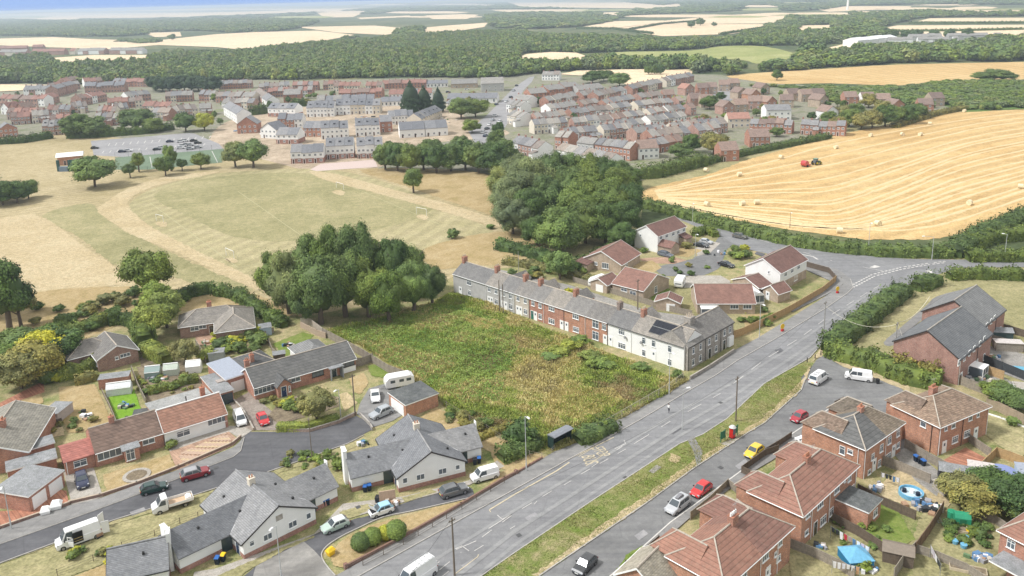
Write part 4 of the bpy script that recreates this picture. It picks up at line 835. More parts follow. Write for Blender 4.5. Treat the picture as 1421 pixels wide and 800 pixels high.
# ================================================================ white gabled bungalows (centre bottom)
def vent(h,x,y,z,parent):obj('roof_vent',_ventm,parent,(x,y,z))
_ventm=MB().box(-.14,.14,-.14,.14,-.1,.3).mesh('roof_vent',GUTB)
def bungalow(lab,GL,GR,apexrise,back,wl,wr,wd=6.2,zb=2.55,win_front=(),mirror=False,lyo=3.2,ryo=3.2):
    "white gable facing the lane; ridge runs back; lower wings each side"
    h=H2('bungalow',lab,GL,GR,back,zb,cat='bungalow');W=h.W
    h.walls(W_WHITE,'y',apexrise,plinth=(W_PLINTH,.75));r=h.gable_roof('y',apexrise,R_BUNG,ov=.35,og=.2,barge=DARKWOOD,gut=GUTB,ridge=R_BUNG)
    for k in range(4):vent(h,W*(.2 if k%2 else .82),back*(.2+.2*k),zb+apexrise*.42,r)
    for px,py,w_,hh,n in win_front:h.winpx('S',px,py,w_,hh,nx=n,ny=1)
    for side,wlen,yo in(('L',wl,lyo),('R',wr,ryo)):
        if not wlen:continue
        x0,x1=(-wlen,-.02)if side=='L' else(W+.02,W+wlen);y0,y1=yo,yo+wd
        h.part('wing_wall',MB().prism([(x0,y0),(x1,y0),(x1,y1),(x0,y1)],.75,zb).loft([[(x0 if side=='L' else x1-.2,y0+.01,zb),(x0 if side=='L' else x1-.2,y1-.01,zb),(x0 if side=='L' else x1-.2,(y0+y1)/2,zb+2.2)],[(x0+.2 if side=='L' else x1,y0+.01,zb),(x0+.2 if side=='L' else x1,y1-.01,zb),(x0+.2 if side=='L' else x1,(y0+y1)/2,zb+2.2)]]),W_WHITE)
        h.part('wing_plinth',MB().prism([(x0-.03,y0-.03),(x1,y0-.03),(x1,y1+.03),(x0-.03,y1+.03)],0,.75),W_PLINTH)
        xm=(W*.5 if side=='L' else W*.5);a,b=(x0-.2,xm)if side=='L' else(xm,x1+.2);ym=(y0+y1)/2;th=.14;s_=2.2/(wd/2);ov=.35
        mb=MB().slab([(a,y0-ov,zb-ov*s_+th),(b,y0-ov,zb-ov*s_+th),(b,ym,zb+2.2+th),(a,ym,zb+2.2+th)],th);mb.slab([(a,ym,zb+2.2+th),(b,ym,zb+2.2+th),(b,y1+ov,zb-ov*s_+th),(a,y1+ov,zb-ov*s_+th)],th)
        wr_=h.part('wing_roof',mb,R_BUNG);vent(h,(x0+x1)/2,ym-1.2,zb+1.4,wr_)
        h.part('valley_flashing',MB().tube(((0 if side=='L' else W),y0-.1,zb+.15),((W*.48 if side=='L' else W*.52),ym,zb+2.45),.07,n=5),m_plain('lead_flashing',(.5,.5,.5)),parent=wr_)
        e=x0 if side=='L' else x1
        if side=='L':h.part('gable_chimney',MB().box(e-.55,e-.01,ym-.8,ym+.8,0,zb+3.0).box(e-.62,e+.06,ym-.87,ym+.87,zb+3.002,zb+3.12),W_WHITE)
        else:h.part('gable_coping',MB().box(e+.18,e+.32,ym-.4,ym+.4,0,zb+2.7),W_WHITE)
        h.part('alcove',MB().box(*((x1-1.5,x1-.02)if side=='L' else(x0+.02,x0+1.5)),y0-.06,y0-.005,.02,2.2),DOORS['slate'])
    h.part('chimney',MB().box(W*.5-.45,W*.5+.45,back*.62-.4,back*.62+.4,zb+apexrise-.4,zb+apexrise+.9).box(W*.5-.5,W*.5+.5,back*.62-.45,back*.62+.45,zb+apexrise+.902,zb+apexrise+1.0),W_CREAM)
    for k in(-1,1):h.part('chimney_pot',MB().tube((W*.5+.2*k,back*.62,zb+apexrise+1),(W*.5+.2*k,back*.62,zb+apexrise+1.4),.12,.1,7),CLAY)
    return h
h=bungalow('white gabled bungalow with the pallet and open-bonnet car in front',(552.6,663),(645,640),2.9,12.5,6.4,3.9,win_front=((562,667,.75,.9,1),(583.5,662,1.3,.95,2),(614,654,1.3,.95,2),(635,648.5,.7,.8,1)))
h.door('W',1.6,'navy')
B2h=h
h=bungalow('white gabled bungalow above the pale green hatchback',(337,754),(437,705),2.9,12.5,7.2,5.2,win_front=((371.5,745,1.3,.95,2),(406,727.5,1.3,.95,2),(428,716,.75,.9,1)),lyo=3.4,ryo=2.6)
h.win('S',1.2,1.9,.7,.8,1);h.door('W',1.7,'navy');h.part('gable_plaque',MB().box(h.W*.5-.5,h.W*.5+.5,-.04,-.005,3.3,4.1),CONC)
B1h=h
h=H2('bungalow','grey roof corner of a bungalow cut by the bottom edge',(150,808),(232,789),7,2.5,cat='bungalow');h.walls(W_WHITE,'x',2.2,plinth=(W_PLINTH,.75));r=h.gable_roof('x',2.2,R_BUNG,barge=DARKWOOD,gut=GUTB,ridge=R_BUNG);h.part('gable_chimney',MB().box(h.W+.01,h.W+.5,2.7,4.3,0,5.6),W_WHITE);vent(h,h.W*.6,2,4,r)
# ================================================================ left row: brown tiled semi bungalows
h=H2('bungalow','brown-tiled brick bungalow behind the round flower bed lawn',(131,629),(226,600.5),8.5,2.6,cat='bungalow')
h.walls(W_RED,'x',2.3);h.gable_roof('x',2.3,R_BROWN,og=.0,ridge=MORTAR,barge=None)
h.winpx('S',152,630,3.6,1.4,nx=4,ny=1);h.winpx('S',206,611.5,1.9,1.2,nx=2);a,z=h.wpx('S',181,625)
h.part('porch_wall',MB().box(a-1.1,a+1.1,-1.6,-.01,0,2.2),W_RED);h.part('porch_roof',MB().slab([(a-1.5,-1.9,2.35),(a+1.3,-1.9,2.35),(a+1.3,.2,2.7),(a-1.5,.2,2.7)],.14),FELT);h.win('S',a-.3,1.3,1.3,1.9,2,depth=1.6);h.chimney(3.6,4.3,5.9,.8,.6,base=4.4,pots=1)
xl=-4.3
h.part('side_extension_wall',MB().box(xl,-.02,.3,6.2,0,2.4).loft([[(xl,.31,2.4),(xl,6.19,2.4),(xl,3.25,3.6)],[(xl+.2,.31,2.4),(xl+.2,6.19,2.4),(xl+.2,3.25,3.6)]]),W_RED)
h.part('side_extension_roof',MB().slab([(xl-.2,0,2.45),(0,0,2.45),(0,3.25,3.75),(xl-.2,3.25,3.75)],.14).slab([(xl-.2,3.25,3.75),(0,3.25,3.75),(0,6.5,2.45),(xl-.2,6.5,2.45)],.14),R_CORAL);h.win('S',xl/2,1.5,1.9,1.1,2,depth=-.28);h.pipe('S',xl+.2,2.4)
h2=H2('bungalow','rust-tiled bungalow with white front wall above the slab garden',(227.5,600),(314,573.5),8.5,2.75,cat='bungalow')
h2.walls(W_WHITE,'x',2.4);h2.gable_roof('x',2.4,R_RUST,og=.15,ridge=WHITE,off=.42)
h2.winpx('S',301,583,3.2,1.3,nx=4,ny=1);h2.win('S',3.0,1.5,2.2,1.1,2);h2.part('brick_pier',MB().box(h2.W-.35,h2.W+.08,-.12,-.005,0,2.6),W_RED)
h2.part('rear_roof',MB().slab([(-.1,8.5,3.1),(h2.W+.1,8.5,3.1),(h2.W+.1,13.2,2.7),(-.1,13.2,2.7)],.16),m_ground('grey_felt_weathered',((.24,.24,.235),(.3,.3,.29),(.36,.355,.34)),.3,1.2,6,.1));h2.part('rear_wall',MB().box(.1,h2.W-.1,8.52,13,0,2.65),W_RED);h2.chimney(h2.W*.86,8.8,4.6,.8,.7,base=2.8,pots=1)
h2.part('flue',MB().tube((h2.W*.55,7.4,3),(h2.W*.55,7.4,4.5),.1,n=6),GUTB)
# dark-door flat roof garage beside it
h=H3('flat_roof_garage','flat felt-roofed garage with dark door beside the rust-tiled bungalow',(280,524),(300,548),(323,541),2.5,cat='garage');h.walls(W_RED);h.flat_roof(FELT,fascia=WHITE);h.gdoor('S',h.W*.6,2.2,2.1,DOORS['slate']);h.part('skylight',MB().box(h.W*.5,h.W*.5+1.8,h.D*.45,h.D*.45+1.3,2.69,2.85),m_plain('skylight_junk',(.35,.3,.27),var=.4,scale=8))
h=H3('flat_roof_garage','taller brick garage with pale metal roof and white up-and-over door',(294,506),(313.6,528),(341,516.5),3.0,cat='garage');h.walls(W_RED);h.flat_roof(m_plain('pale_sheet_roof',(.33,.36,.42),.5,.4,.2),fascia=WHITE,slope=.3);h.gdoor('S',h.W*.5,2.6,2.2)
# double garage block left
h=H3('double_garage','grey flat-roofed double garage with two white doors and red forecourt',(-6,681),(39,690),(83.6,653.7),2.6,cat='garage');h.walls(W_RED);h.flat_roof(m_ground('smooth_grey_garage_roof',((.21,.215,.22),(.25,.255,.26),(.29,.295,.3)),.2,1,6,.1),slope=.25);h.gdoor('S',h.W*.27,2.6,2.1);h.gdoor('S',h.W*.74,2.6,2.1)
# left edge old house + two narrow garages
h=H3('old_house','mossy-roofed house at the left edge with satellite dish',(-52,612),(38,627),(29,552),3.2,W=15);h.walls(W_RED,'x',2.2);h.gable_roof('x',2.2,R_OLD);h.chimney(6,5,6.4,.9,.7,base=4.4);h.win('E',3,1.6,1.2,1,2)
h=H2('narrow_garage','narrow grey flat-roofed garage behind the double garage',(10,655),(78,636),3.2,2.4,cat='garage');h.walls(W_RED);h.flat_roof(FELT);h.gdoor('W',1.6,2.2,2)
h=H2('narrow_garage','narrow flat-roofed garage adjoining the mossy-roofed house',(38,626),(75,615),3.0,2.5,cat='garage');h.walls(W_RED);h.flat_roof(FELT);h.gdoor('W',1.5,2.2,2)
# ================================================================ hipped bungalows in the trees
h=H3('bungalow','grey hipped bungalow with white bargeboard and white car beside it',(101,464),(135.5,500),(192.5,487),2.7,cat='bungalow');D0=h.D;h.D=9.5;h.walls(W_DARKB,ext=(0,h.W,0,9.5),gable='y',rise=2.0);h.gable_roof('y',2.0,R_SLATE2,ext=(0,h.W,0,9.5),ridge=MORTAR);h.part('rear_wing',MB().box(-4.5,-.02,4.2,11.5,0,2.6),W_DARKB);h.hip_roof('x',1.9,R_SLATE2,ext=(-4.5,h.W*.6,4.2,11.5),ridge=MORTAR);h.winpx('S',173.5,493,2.0,.8,nx=3,ny=1);h.winpx('S',162,497,.7,.7,nx=1);h.win('W',1.8,1.5,1.6,1.2,2)
h=H2('bungalow','grey L-shaped bungalow with brick patio among the hedges',(249,455),(291,449),7.5,2.7,cat='bungalow');h.W=14;h.walls(W_DARKB);h.hip_roof('x',2.3,R_SLATE2);h.chimney(6.5,4.4,6.2,1,.8,base=4.5,pots=2);h.winpx('S',270,456,1.8,1.1,nx=2);h.winpx('S',281,453,1.6,1.1,nx=2);h.part('wing_wall',MB().box(7.6,15.6,-6.5,2,0,2.6),W_DARKB);h.hip_roof('y',2.2,R_SLATE2,ext=(7.6,15.6,-6.5,6));h.door('S',6.6,'brown')
# ================================================================ long bungalow, centre left
h=H2('long_bungalow','long dark-tiled brick bungalow with gabled porch and flower beds',(353,538),(493,497.5),8.0,2.6,cat='bungalow');LB=h
h.walls(W_RED,'x',2.3);h.gable_roof('x',2.3,R_CHAR,og=.2)
h.winpx('S',367,540,4.0,1.4,nx=5,ny=2);h.winpx('S',410,526,1.9,1.2,nx=2);h.winpx('S',441,518.5,2.4,1.2,nx=3,fm=GUTB)
a,z=h.wpx('S',393,545,1.8);a=max(5,a)
h.part('porch_wall',MB().box(a-1.3,a+1.3,-2.0,-.01,0,2.3).loft([[(a-1.29,-2.0,2.3),(a,-2.0,3.5),(a+1.29,-2.0,2.3)],[(a-1.29,-1.8,2.3),(a,-1.8,3.5),(a+1.29,-1.8,2.3)]]),W_RED)
h.part('porch_roof',MB().slab([(a-1.6,-2.3,2.2),(a,-2.3,3.7),(a,1.4,3.7),(a-1.6,1.4,2.2)][::-1],.12).slab([(a,-2.3,3.7),(a+1.6,-2.3,2.2),(a+1.6,1.4,2.2),(a,1.4,3.7)][::-1],.12),R_CHAR);h.door('S',a-.2,'navy',depth=2.0);h.win('S',a+.9,1.3,.4,1.2,1,depth=2.0)
a,z=h.wpx('S',465,517);h.part('flat_canopy',MB().box(a-1.6,a+1.3,-1.6,-.01,2.35,2.55),FELT);h.part('canopy_post',MB().box(a-1.5,a-1.3,-1.5,-1.3,0,2.35).box(a+1.0,a+1.2,-1.5,-.02,0,2.35),m_plain('grey_cladding',(.25,.27,.29)));h.door('S',a-.2,'slate');h.part('front_panel',MB().box(h.W-3.2,h.W-.05,-.05,-.005,.1,1.2),WHITE);h.win('S',h.W-1.7,1.85,2.9,1.0,3,1,GUTB)
h.part('rear_wing',MB().box(h.W-8.5,h.W-2.5,8.02,13.5,0,2.5),W_WHITE);h.hip_roof('y',1.9,R_GREYT,ext=(h.W-8.5,h.W-2.5,4.5,13.5),ridge=None)
h.chimney(.8,6,5.6,.9,.6,base=3.4,pots=2)
h=H3('low_bungalow','dark-tiled low building with brick chimney behind the long bungalow',(331,505),(345,514),(382,502),2.6,D=7,cat='bungalow');h.walls(W_RED);h.hip_roof('x',1.7,R_CHAR);h.chimney(1.5,1.5,4.8,.8,.6,base=3)
h=H3('brick_garage','orange brick garage with dark roof and white door beside the caravan',(538.6,547),(563,563),(608,547),2.5,cat='garage');h.walls(W_ORB);h.flat_roof(FELTD,slope=.15);h.gdoor('W',h.D*.5,4.4,2.1)
# ================================================================ estate behind the terrace
def est(lab,A,B,C,z,rm,wm,axis,rise,D=None,W=None,name='bungalow',cat='bungalow',**k):
    h=H3(name,lab,A,B,C,z,D=D,W=W,cat=cat);h.walls(wm,axis,rise);h.gable_roof(axis,rise,rm,**k);return h
h=est('white two-storey semi with red-brown roof at the top of the close',(878.5,321.5),(912.7,328),(954.5,315),5,R_MAR,W_WHITE,'x',2.3,name='semi_detached_house',cat='house')
for px,py in((917,330),(925,327.5),(934,325),(941,322.5),(949,319)):h.winpx('S',px,py,1.2,1.0,nx=2)
h.winpx('S',933,338,1.8,1.2,nx=2);h.winpx('W',889,327,.6,.8,nx=1);h.door('S',h.W*.2)
h.part('garage_wing',MB().box(.2,4.0,-4.6,-.02,0,2.4).loft([[(.21,-4.6,2.4),(2.1,-4.6,3.6),(3.99,-4.6,2.4)],[(.21,-4.4,2.4),(2.1,-4.4,3.6),(3.99,-4.4,2.4)]]),W_BUFF);h.part('garage_wing_roof',MB().slab([(-.1,-4.8,2.3),(2.1,-4.8,3.75),(2.1,0,3.75),(-.1,0,2.3)][::-1],.12).slab([(2.1,-4.8,3.75),(4.3,-4.8,2.3),(4.3,0,2.3),(2.1,0,3.75)][::-1],.12),R_MAR)
h.part('porch_wing',MB().box(h.W-3.4,h.W-.6,-2.6,-.02,0,2.4),W_BUFF);h.part('porch_wing_roof',MB().slab([(h.W-3.7,-2.9,2.45),(h.W-.3,-2.9,2.45),(h.W-.3,0,3.3),(h.W-3.7,0,3.3)],.12),R_MAR)
h=est('buff gabled bungalow with large red-brown roof beside the wood',(811,357),(862,368),(882,351),2.6,R_MAR,W_BUFF,'x',2.9);h.winpx('W',840,369,2.0,1.6,nx=3,ny=1);h.winpx('W',827,366,1.0,.9,nx=2);h.win('S',3,1.5,1.8,1.1,3);h.part('garage_wing',MB().box(-3.4,-.02,h.D-3.4,h.D-.2,0,2.2),W_BUFF);h.part('garage_wing_roof',MB().slab([(-3.7,h.D-3.7,2.3),(.1,h.D-3.7,2.3),(.1,h.D+.1,3.0),(-3.7,h.D+.1,3.0)],.12),R_MAR)
h=est('buff bungalow with red-brown roof between the two white caravans',(857,394),(893,404),(926,386),2.6,R_MAR,W_BUFF,'y',2.6,D=9);h.winpx('W',866,402,1.8,1.0,nx=2);h.win('W',3,1.4,1.8,1.1,2);h.winpx('S',910,402,1.2,1.7,nx=2)
h=H2('bungalow','wide red-brown-roofed buff bungalow with porch behind the stone houses',(968,421),(1048,421),10.5,2.7,cat='bungalow');h.walls(W_BUFF,'x',2.7);h.gable_roof('x',2.7,R_MAR)
h.winpx('S',1019,426,1.9,1.0,nx=3,ny=1);h.winpx('S',1037,426,1.9,1.0,nx=3,ny=1);h.part('glazed_porch',MB().box(.6,4.4,-2.2,-.02,0,2.1),GLASS);h.part('porch_frame',MB().box(.5,4.5,-2.3,.0,2.1,2.25).box(.5,.6,-2.3,-2.2,0,2.1).box(4.4,4.5,-2.3,-2.2,0,2.1).box(2.4,2.5,-2.25,-2.19,0,2.1).box(.5,4.5,-2.26,-2.18,.5,.65),WHITE)
h=H2('conservatory','white conservatory at the right end of the wide bungalow',(1048,411),(1061,410),4.5,2.2,cat='conservatory');h.part('glazing',MB().box(.05,h.W-.05,.05,4.45,.6,2.2),GLASS);h.part('frame',MB().box(0,h.W,0,4.5,0,.6).box(0,.1,0,.1,.6,2.2).box(h.W-.1,h.W,0,.1,.6,2.2).box(h.W/2-.05,h.W/2+.05,-.01,.08,.6,2.2).loft([[(-.1,-.1,2.2),(h.W/2,-.1,3.1),(h.W+.1,-.1,2.2)],[(-.1,4.6,2.2),(h.W/2,4.6,3.1),(h.W+.1,4.6,2.2)]]),WHITE)
h=est('white gabled two-storey house with red-brown roof beside the junction',(1035,368),(1083,379),(1119,360),5,R_MAR,W_WHITE,'x',2.7,name='semi_detached_house',cat='house');h.winpx('W',1067,378,.5,.8,nx=1)
for px,py in((1090,381),(1099,376),(1108,371)):h.winpx('S',px,py,1.4,1.0,nx=2)
h.door('S',2,'slate');h.winpx('S',1104,386,1.8,1.3,nx=3);h.part('stone_base',MB().box(.5,h.W+.03,-.05,-.004,0,2.3),W_BUFF)
h=est('small brown-roofed buff garage in front of the white gabled house',(1020,387),(1053,400),(1066,393),2.5,R_MAR,W_BUFF,'x',1.6,name='brick_garage',cat='garage');h.win('W',3,1.4,1,.9,1)
h=est('brown-roofed garage at the fence corner below the white gabled house',(1062,400),(1080,408),(1093,401),2.4,R_MAR,W_BUFF,'x',1.5,name='brick_garage',cat='garage');h.door('W',3)
h=est('small brick garage behind the terrace chimney stacks',(924,419),(943,421),(945,413),2.3,R_MAR,W_BUFF,'x',1.1,D=5.5,name='brick_garage',cat='garage');h.gdoor('W',2,2,1.9)
h=est('small brown-roofed garage in front of the left caravan',(828,391),(842,396),(857,387),2.3,R_MAR,W_BUFF,'x',1.2,D=5,name='brick_garage',cat='garage');h.gdoor('W',2.2,2.2,1.9)
# ================================================================ foliage
BARK=m_plain('grey_brown_bark',(.13,.10,.075),.9,var=.3,scale=3)
LEAFS={'dark':m_leaf('dark_green_leaves',(.066,.12,.036)),'mid':m_leaf('mid_green_leaves',(.10,.158,.05)),'light':m_leaf('light_green_leaves',(.135,.21,.06)),
         'lime':m_leaf('lime_green_leaves',(.18,.24,.065)),'blue':m_leaf('blue_green_leaves',(.15,.20,.095)),'gold':m_leaf('yellow_green_leaves',(.34,.38,.05)),'olive':m_leaf('olive_leaves',(.18,.19,.075)),'conifer':m_leaf('conifer_needles',(.035,.07,.032),(.055,.095,.042))}
def leaf_quads(C,N,size,r,asp=.62):
    "quads centred at C, roughly facing N, random roll"
    n=len(C);N=N/(np.linalg.norm(N,axis=1,keepdims=True)+1e-9)
    a=r.normal(size=(n,3));a-=(a*N).sum(1,keepdims=True)*N;a /= np.linalg.norm(a,axis=1,keepdims=True)+1e-9;b=np.cross(N,a)
    s=(size*r.uniform(.6,1.4,n))[:,None]if np.isscalar(size)else(size*r.uniform(.7,1.3,n))[:,None]
    V=np.stack([C-a*s*.5-b*s*asp*.5,C+a*s*.5-b*s*asp*.35,C+a*s*.55+b*s*asp*.5,C-a*s*.4+b*s*asp*.5],1)
    return V.reshape(-1,3)
def quads_mesh(name,V,mat,tint,core=None):
    n=len(V)//4;F=np.arange(n*4).reshape(n,4);c=np.repeat(tint,4,axis=0)
    if core is not None:
        cv,cf,ct=core;F=np.concatenate([F,cf+len(V)]);V=np.concatenate([V,cv]);c=np.concatenate([c,ct])
    return np_mesh(name,V,F,[mat],col=np.concatenate([c,np.ones((len(c),1))],1))
def blob(r,n=10,m=7,rad=1.0,rough=.12):
    "closed lumpy ball as quads"
    V=[];F=[]
    ph=r.uniform(0,6.28,6)
    for i in range(m+1):
        t=math.pi*i/m
        for j in range(n):
            p=2*math.pi*j/n;k=rad*(1+rough*(math.sin(3*p+ph[0])*math.sin(2*t+ph[1])+.6*math.sin(5*p+ph[2]+3*t)))
            V.append((k*math.sin(t)*math.cos(p),k*math.sin(t)*math.sin(p),k*math.cos(t)))
    for i in range(m):
        for j in range(n):F.append((i*n+j,(i+1)*n+j,(i+1)*n+(j+1)%n,i*n+(j+1)%n))
    return np.array(V),np.array(F)
_crowns={}
def crown_mesh(kind,var,leaves=5200,size=.075,nlobe=30,flat=1.0):
    "unit crown (radius 1): leaves gathered in lobes, gaps between them"
    k=(kind,var,leaves)
    if k in _crowns:return _crowns[k]
    r=np.random.default_rng(abs(hash((var,leaves)))%9999 if False else var*131+leaves)
    L=[];
    for i in range(nlobe):
        z=r.uniform(-.62,.95);p=i*2.4+r.uniform(-.5,.5);q=math.sqrt(max(0,1-z*z));k2=r.uniform(.62,.84)
        L.append((q*math.cos(p)*k2,q*math.sin(p)*k2,z*k2,r.uniform(.22,.40)))
    L=np.array(L);w_=L[:,3]**2;li=r.choice(len(L),leaves,p=w_/w_.sum())
    d=r.normal(size=(leaves,3));d[:,2]+=.25;d /= np.linalg.norm(d,axis=1,keepdims=True)
    rad=L[li,3]*np.where(r.uniform(size=leaves)<.12,r.uniform(1.1,1.42,leaves),r.uniform(.72,1.12,leaves));C=L[li,:3]+d*rad[:,None]*np.array([1,1,.85])
    N=d+C*.4+r.normal(size=(leaves,3))*.45;N[:,2]+=.35
    V=leaf_quads(C,N,size,r)
    tl=r.uniform(.68,1.34,len(L));t=tl[li]*r.uniform(.82,1.18,leaves);tint=np.stack([t*r.uniform(.94,1.08,leaves),t,t*.96],1)
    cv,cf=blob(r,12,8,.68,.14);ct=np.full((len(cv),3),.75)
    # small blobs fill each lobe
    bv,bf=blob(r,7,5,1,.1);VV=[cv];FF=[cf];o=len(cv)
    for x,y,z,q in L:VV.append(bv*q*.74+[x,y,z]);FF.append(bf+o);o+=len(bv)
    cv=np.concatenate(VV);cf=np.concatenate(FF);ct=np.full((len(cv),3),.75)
    _crowns[k]=quads_mesh('crown',V,LEAFS[kind],tint,(cv,cf,ct));return _crowns[k]
def cone_mesh(kind,var,leaves=2600):
    k=('cone',kind,var,leaves)
    if k in _crowns:return _crowns[k]
    r=np.random.default_rng(var+77);h=1-np.sqrt(r.uniform(0,1,leaves))*.98;a=r.uniform(0,6.283,leaves)
    prof=np.minimum(1,(1-h)*1.5)*(.82+.18*np.sin(h*40+a*3))*np.minimum(1,.5+h*4)
    C=np.stack([np.cos(a)*prof,np.sin(a)*prof,h*2-1],1);N=np.stack([np.cos(a),np.sin(a),np.full(leaves,.3)],1)+r.normal(size=(leaves,3))*.4
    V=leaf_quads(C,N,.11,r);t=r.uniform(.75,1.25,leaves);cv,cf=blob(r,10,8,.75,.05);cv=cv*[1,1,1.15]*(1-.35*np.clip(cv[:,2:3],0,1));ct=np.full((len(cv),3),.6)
    _crowns[k]=quads_mesh('crown',V,LEAFS[kind],np.stack([t,t,t],1),(cv,cf,ct));return _crowns[k]
_trunks={}
def trunk_mesh(var):
    if var in _trunks:return _trunks[var]
    r=random.Random(var);mb=MB();mb.tube((0,0,-.02),(.02,.01,.5),.05,.035,8);mb.tube((.02,.01,.48),(0,.04,.95),.035,.015,6)
    for i in range(6):
        a=i*1.05+r.random();z=.36+.07*i;mb.tube((.01,.01,z),(.3*math.cos(a),.3*math.sin(a),z+.27),.02,.006,5)
    _trunks[var]=mb.mesh('trunk',BARK);return _trunks[var]
_tc=[0]
def tree(x,y,h,r,kind='mid',label=None,group=None,th=.22,leaves=5200,cone=False,rz=None,name='tree',cat='tree',size=.075):
    "x,y: foot in the photograph; h height m; r crown radius m; th = share of bare trunk"
    _tc[0]+=1;v=_tc[0]%5;p=P(x,y)
    t=thing(name,label,cat,(p.x,p.y,0),random.uniform(0,6.28),group)
    hz=h*(1-th)/2
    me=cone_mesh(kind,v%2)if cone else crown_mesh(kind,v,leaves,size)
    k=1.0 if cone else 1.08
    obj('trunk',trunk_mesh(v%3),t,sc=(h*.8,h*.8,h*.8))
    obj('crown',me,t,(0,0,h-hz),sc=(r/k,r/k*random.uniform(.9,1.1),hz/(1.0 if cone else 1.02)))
    return t
def foliage_run(name,pts,wd,ht,kind,label,cat='hedge',dens=16,size=.28,wav=.15,world=False,group=None,clip=0.0,kindtag=None):
    "hedge or bramble bank following a line: ragged leafy shell over a solid lumpy body"
    W=[Vector(p)if world else P(*p)for p in pts];r=np.random.default_rng(int(abs(W[0].x*10+W[0].y))+3)
    seg=[];L=0;base=W[0].copy()
    for a,b in zip(W,W[1:]):seg.append((a,b,(b-a).length));L+=(b-a).length
    n=int(min(30000,L*(wd+2*ht)*dens));s=r.uniform(0,L,n);cum=np.cumsum([0]+[q[2]for q in seg]);ix=np.clip(np.searchsorted(cum,s,side='right')-1,0,len(seg)-1)
    A=np.array([q[0]for q in seg]);B=np.array([q[1]for q in seg]);LL=np.array([q[2]for q in seg]);T=((s-cum[ix])/LL[ix])[:,None]
    C=A[ix]*(1-T)+B[ix]*T;D=(B-A)[ix]/LL[ix][:,None];Nn=np.stack([-D[:,1],D[:,0],D[:,2]*0],1)
    wob=1+wav*(np.sin(s*.9)+.7*np.sin(s*2.3+1)+.5*np.sin(s*5.1));u=r.uniform(-1,1,n);top=r.uniform(0,1,n)<wd/(wd+2*ht)
    e=2 if not clip else 8
    z=np.where(top,ht*(1-(np.abs(u)**e)*(.35 if not clip else .05)),r.uniform(0.02,.95,n)*ht);uu=np.where(top,u,np.sign(u)*r.uniform(.85,1.08,n))
    C=C+Nn*(uu*wd/2*wob)[:,None];C[:,2]=z*wob+r.uniform(-.08,.14,n)*(1-clip)
    N=Nn*uu[:,None]*np.where(top,.4,1)[:,None];N[:,2]+=np.where(top,1.2,.35);N+=r.normal(size=(n,3))*.5*(1-clip*.6)
    V=leaf_quads(C,N,size,r);lump=.82+.2*np.sin(s*.7+u)+.14*np.sin(s*2.1);t=lump*r.uniform(.8,1.2,n)
    # body
    cv=[];cf=[];K=max(2,int(L/max(.8,wd*.6)))
    for i in range(K+1):
        q=L*i/K*.999;j=min(len(seg)-1,int(np.searchsorted(cum,q,side='right')-1));a,b,l=seg[j];p=a.lerp(b,(q-cum[j])/l);d=(b-a).normalized();nn=Vector((-d.y,d.x,0));wv=(1+wav*(math.sin(q*.9)+.7*math.sin(q*2.3+1)))*.9
        en=.75 if i in(0,K)else 1
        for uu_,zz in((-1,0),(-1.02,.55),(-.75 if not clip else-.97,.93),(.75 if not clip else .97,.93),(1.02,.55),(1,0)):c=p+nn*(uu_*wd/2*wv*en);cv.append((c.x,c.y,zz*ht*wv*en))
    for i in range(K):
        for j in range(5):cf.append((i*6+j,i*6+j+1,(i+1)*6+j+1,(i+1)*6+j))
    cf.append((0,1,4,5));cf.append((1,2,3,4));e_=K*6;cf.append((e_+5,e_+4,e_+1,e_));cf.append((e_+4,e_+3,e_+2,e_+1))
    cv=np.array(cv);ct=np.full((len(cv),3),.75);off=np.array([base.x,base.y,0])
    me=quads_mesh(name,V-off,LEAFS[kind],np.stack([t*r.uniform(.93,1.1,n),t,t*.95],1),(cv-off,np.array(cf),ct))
    o=obj(name,me,None,(base.x,base.y,0));tagit(o,label,cat,group,kindtag);return o
def bush(x,y,r,h=None,kind='mid',label=None,name='shrub',cat='shrub',group=None,leaves=900,ball=False):
    h=h or r*1.3;p=P(x,y);_tc[0]+=1
    me=ball_mesh(kind)if ball else crown_mesh(kind,_tc[0]%3,leaves,.15,12)
    o=obj(name,me,None,(p.x,p.y,h*.48),random.uniform(0,6.28),(r,r,h*.54));tagit(o,label,cat,group);return o
def ball_mesh(kind):
    k=('ball',kind)
    if k not in _crowns:
        r=np.random.default_rng(5);n=1500;d=r.normal(size=(n,3));d /= np.linalg.norm(d,axis=1,keepdims=True);V=leaf_quads(d*r.uniform(.94,1.03,(n,1)),d+r.normal(size=(n,3))*.25,.12,r)
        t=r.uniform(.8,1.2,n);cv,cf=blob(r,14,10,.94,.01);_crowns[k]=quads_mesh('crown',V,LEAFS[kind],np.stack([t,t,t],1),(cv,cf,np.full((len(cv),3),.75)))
    return _crowns[k]
ORD=['first','second','third','fourth','fifth','sixth','seventh','eighth','ninth','tenth','eleventh','twelfth','thirteenth','fourteenth','fifteenth','sixteenth','seventeenth','eighteenth','nineteenth','twentieth','twenty-first','twenty-second','twenty-third','twenty-fourth','twenty-fifth','twenty-sixth']
def grove(items,group,names,where,th,leaves=5200,size=.075,kx=1.0):
    for k in set(i[4]for i in items):
        sel=sorted((i for i in items if i[4]==k),key=lambda i:i[0])
        for n,(x,y,h,r,kk)in enumerate(sel):tree(x,y,h*.93 if kx<1 else h,r*kx,kk,'%s, %s such from the left in %s'%(names[k],ORD[n],where),group,th=th,leaves=leaves,size=size)
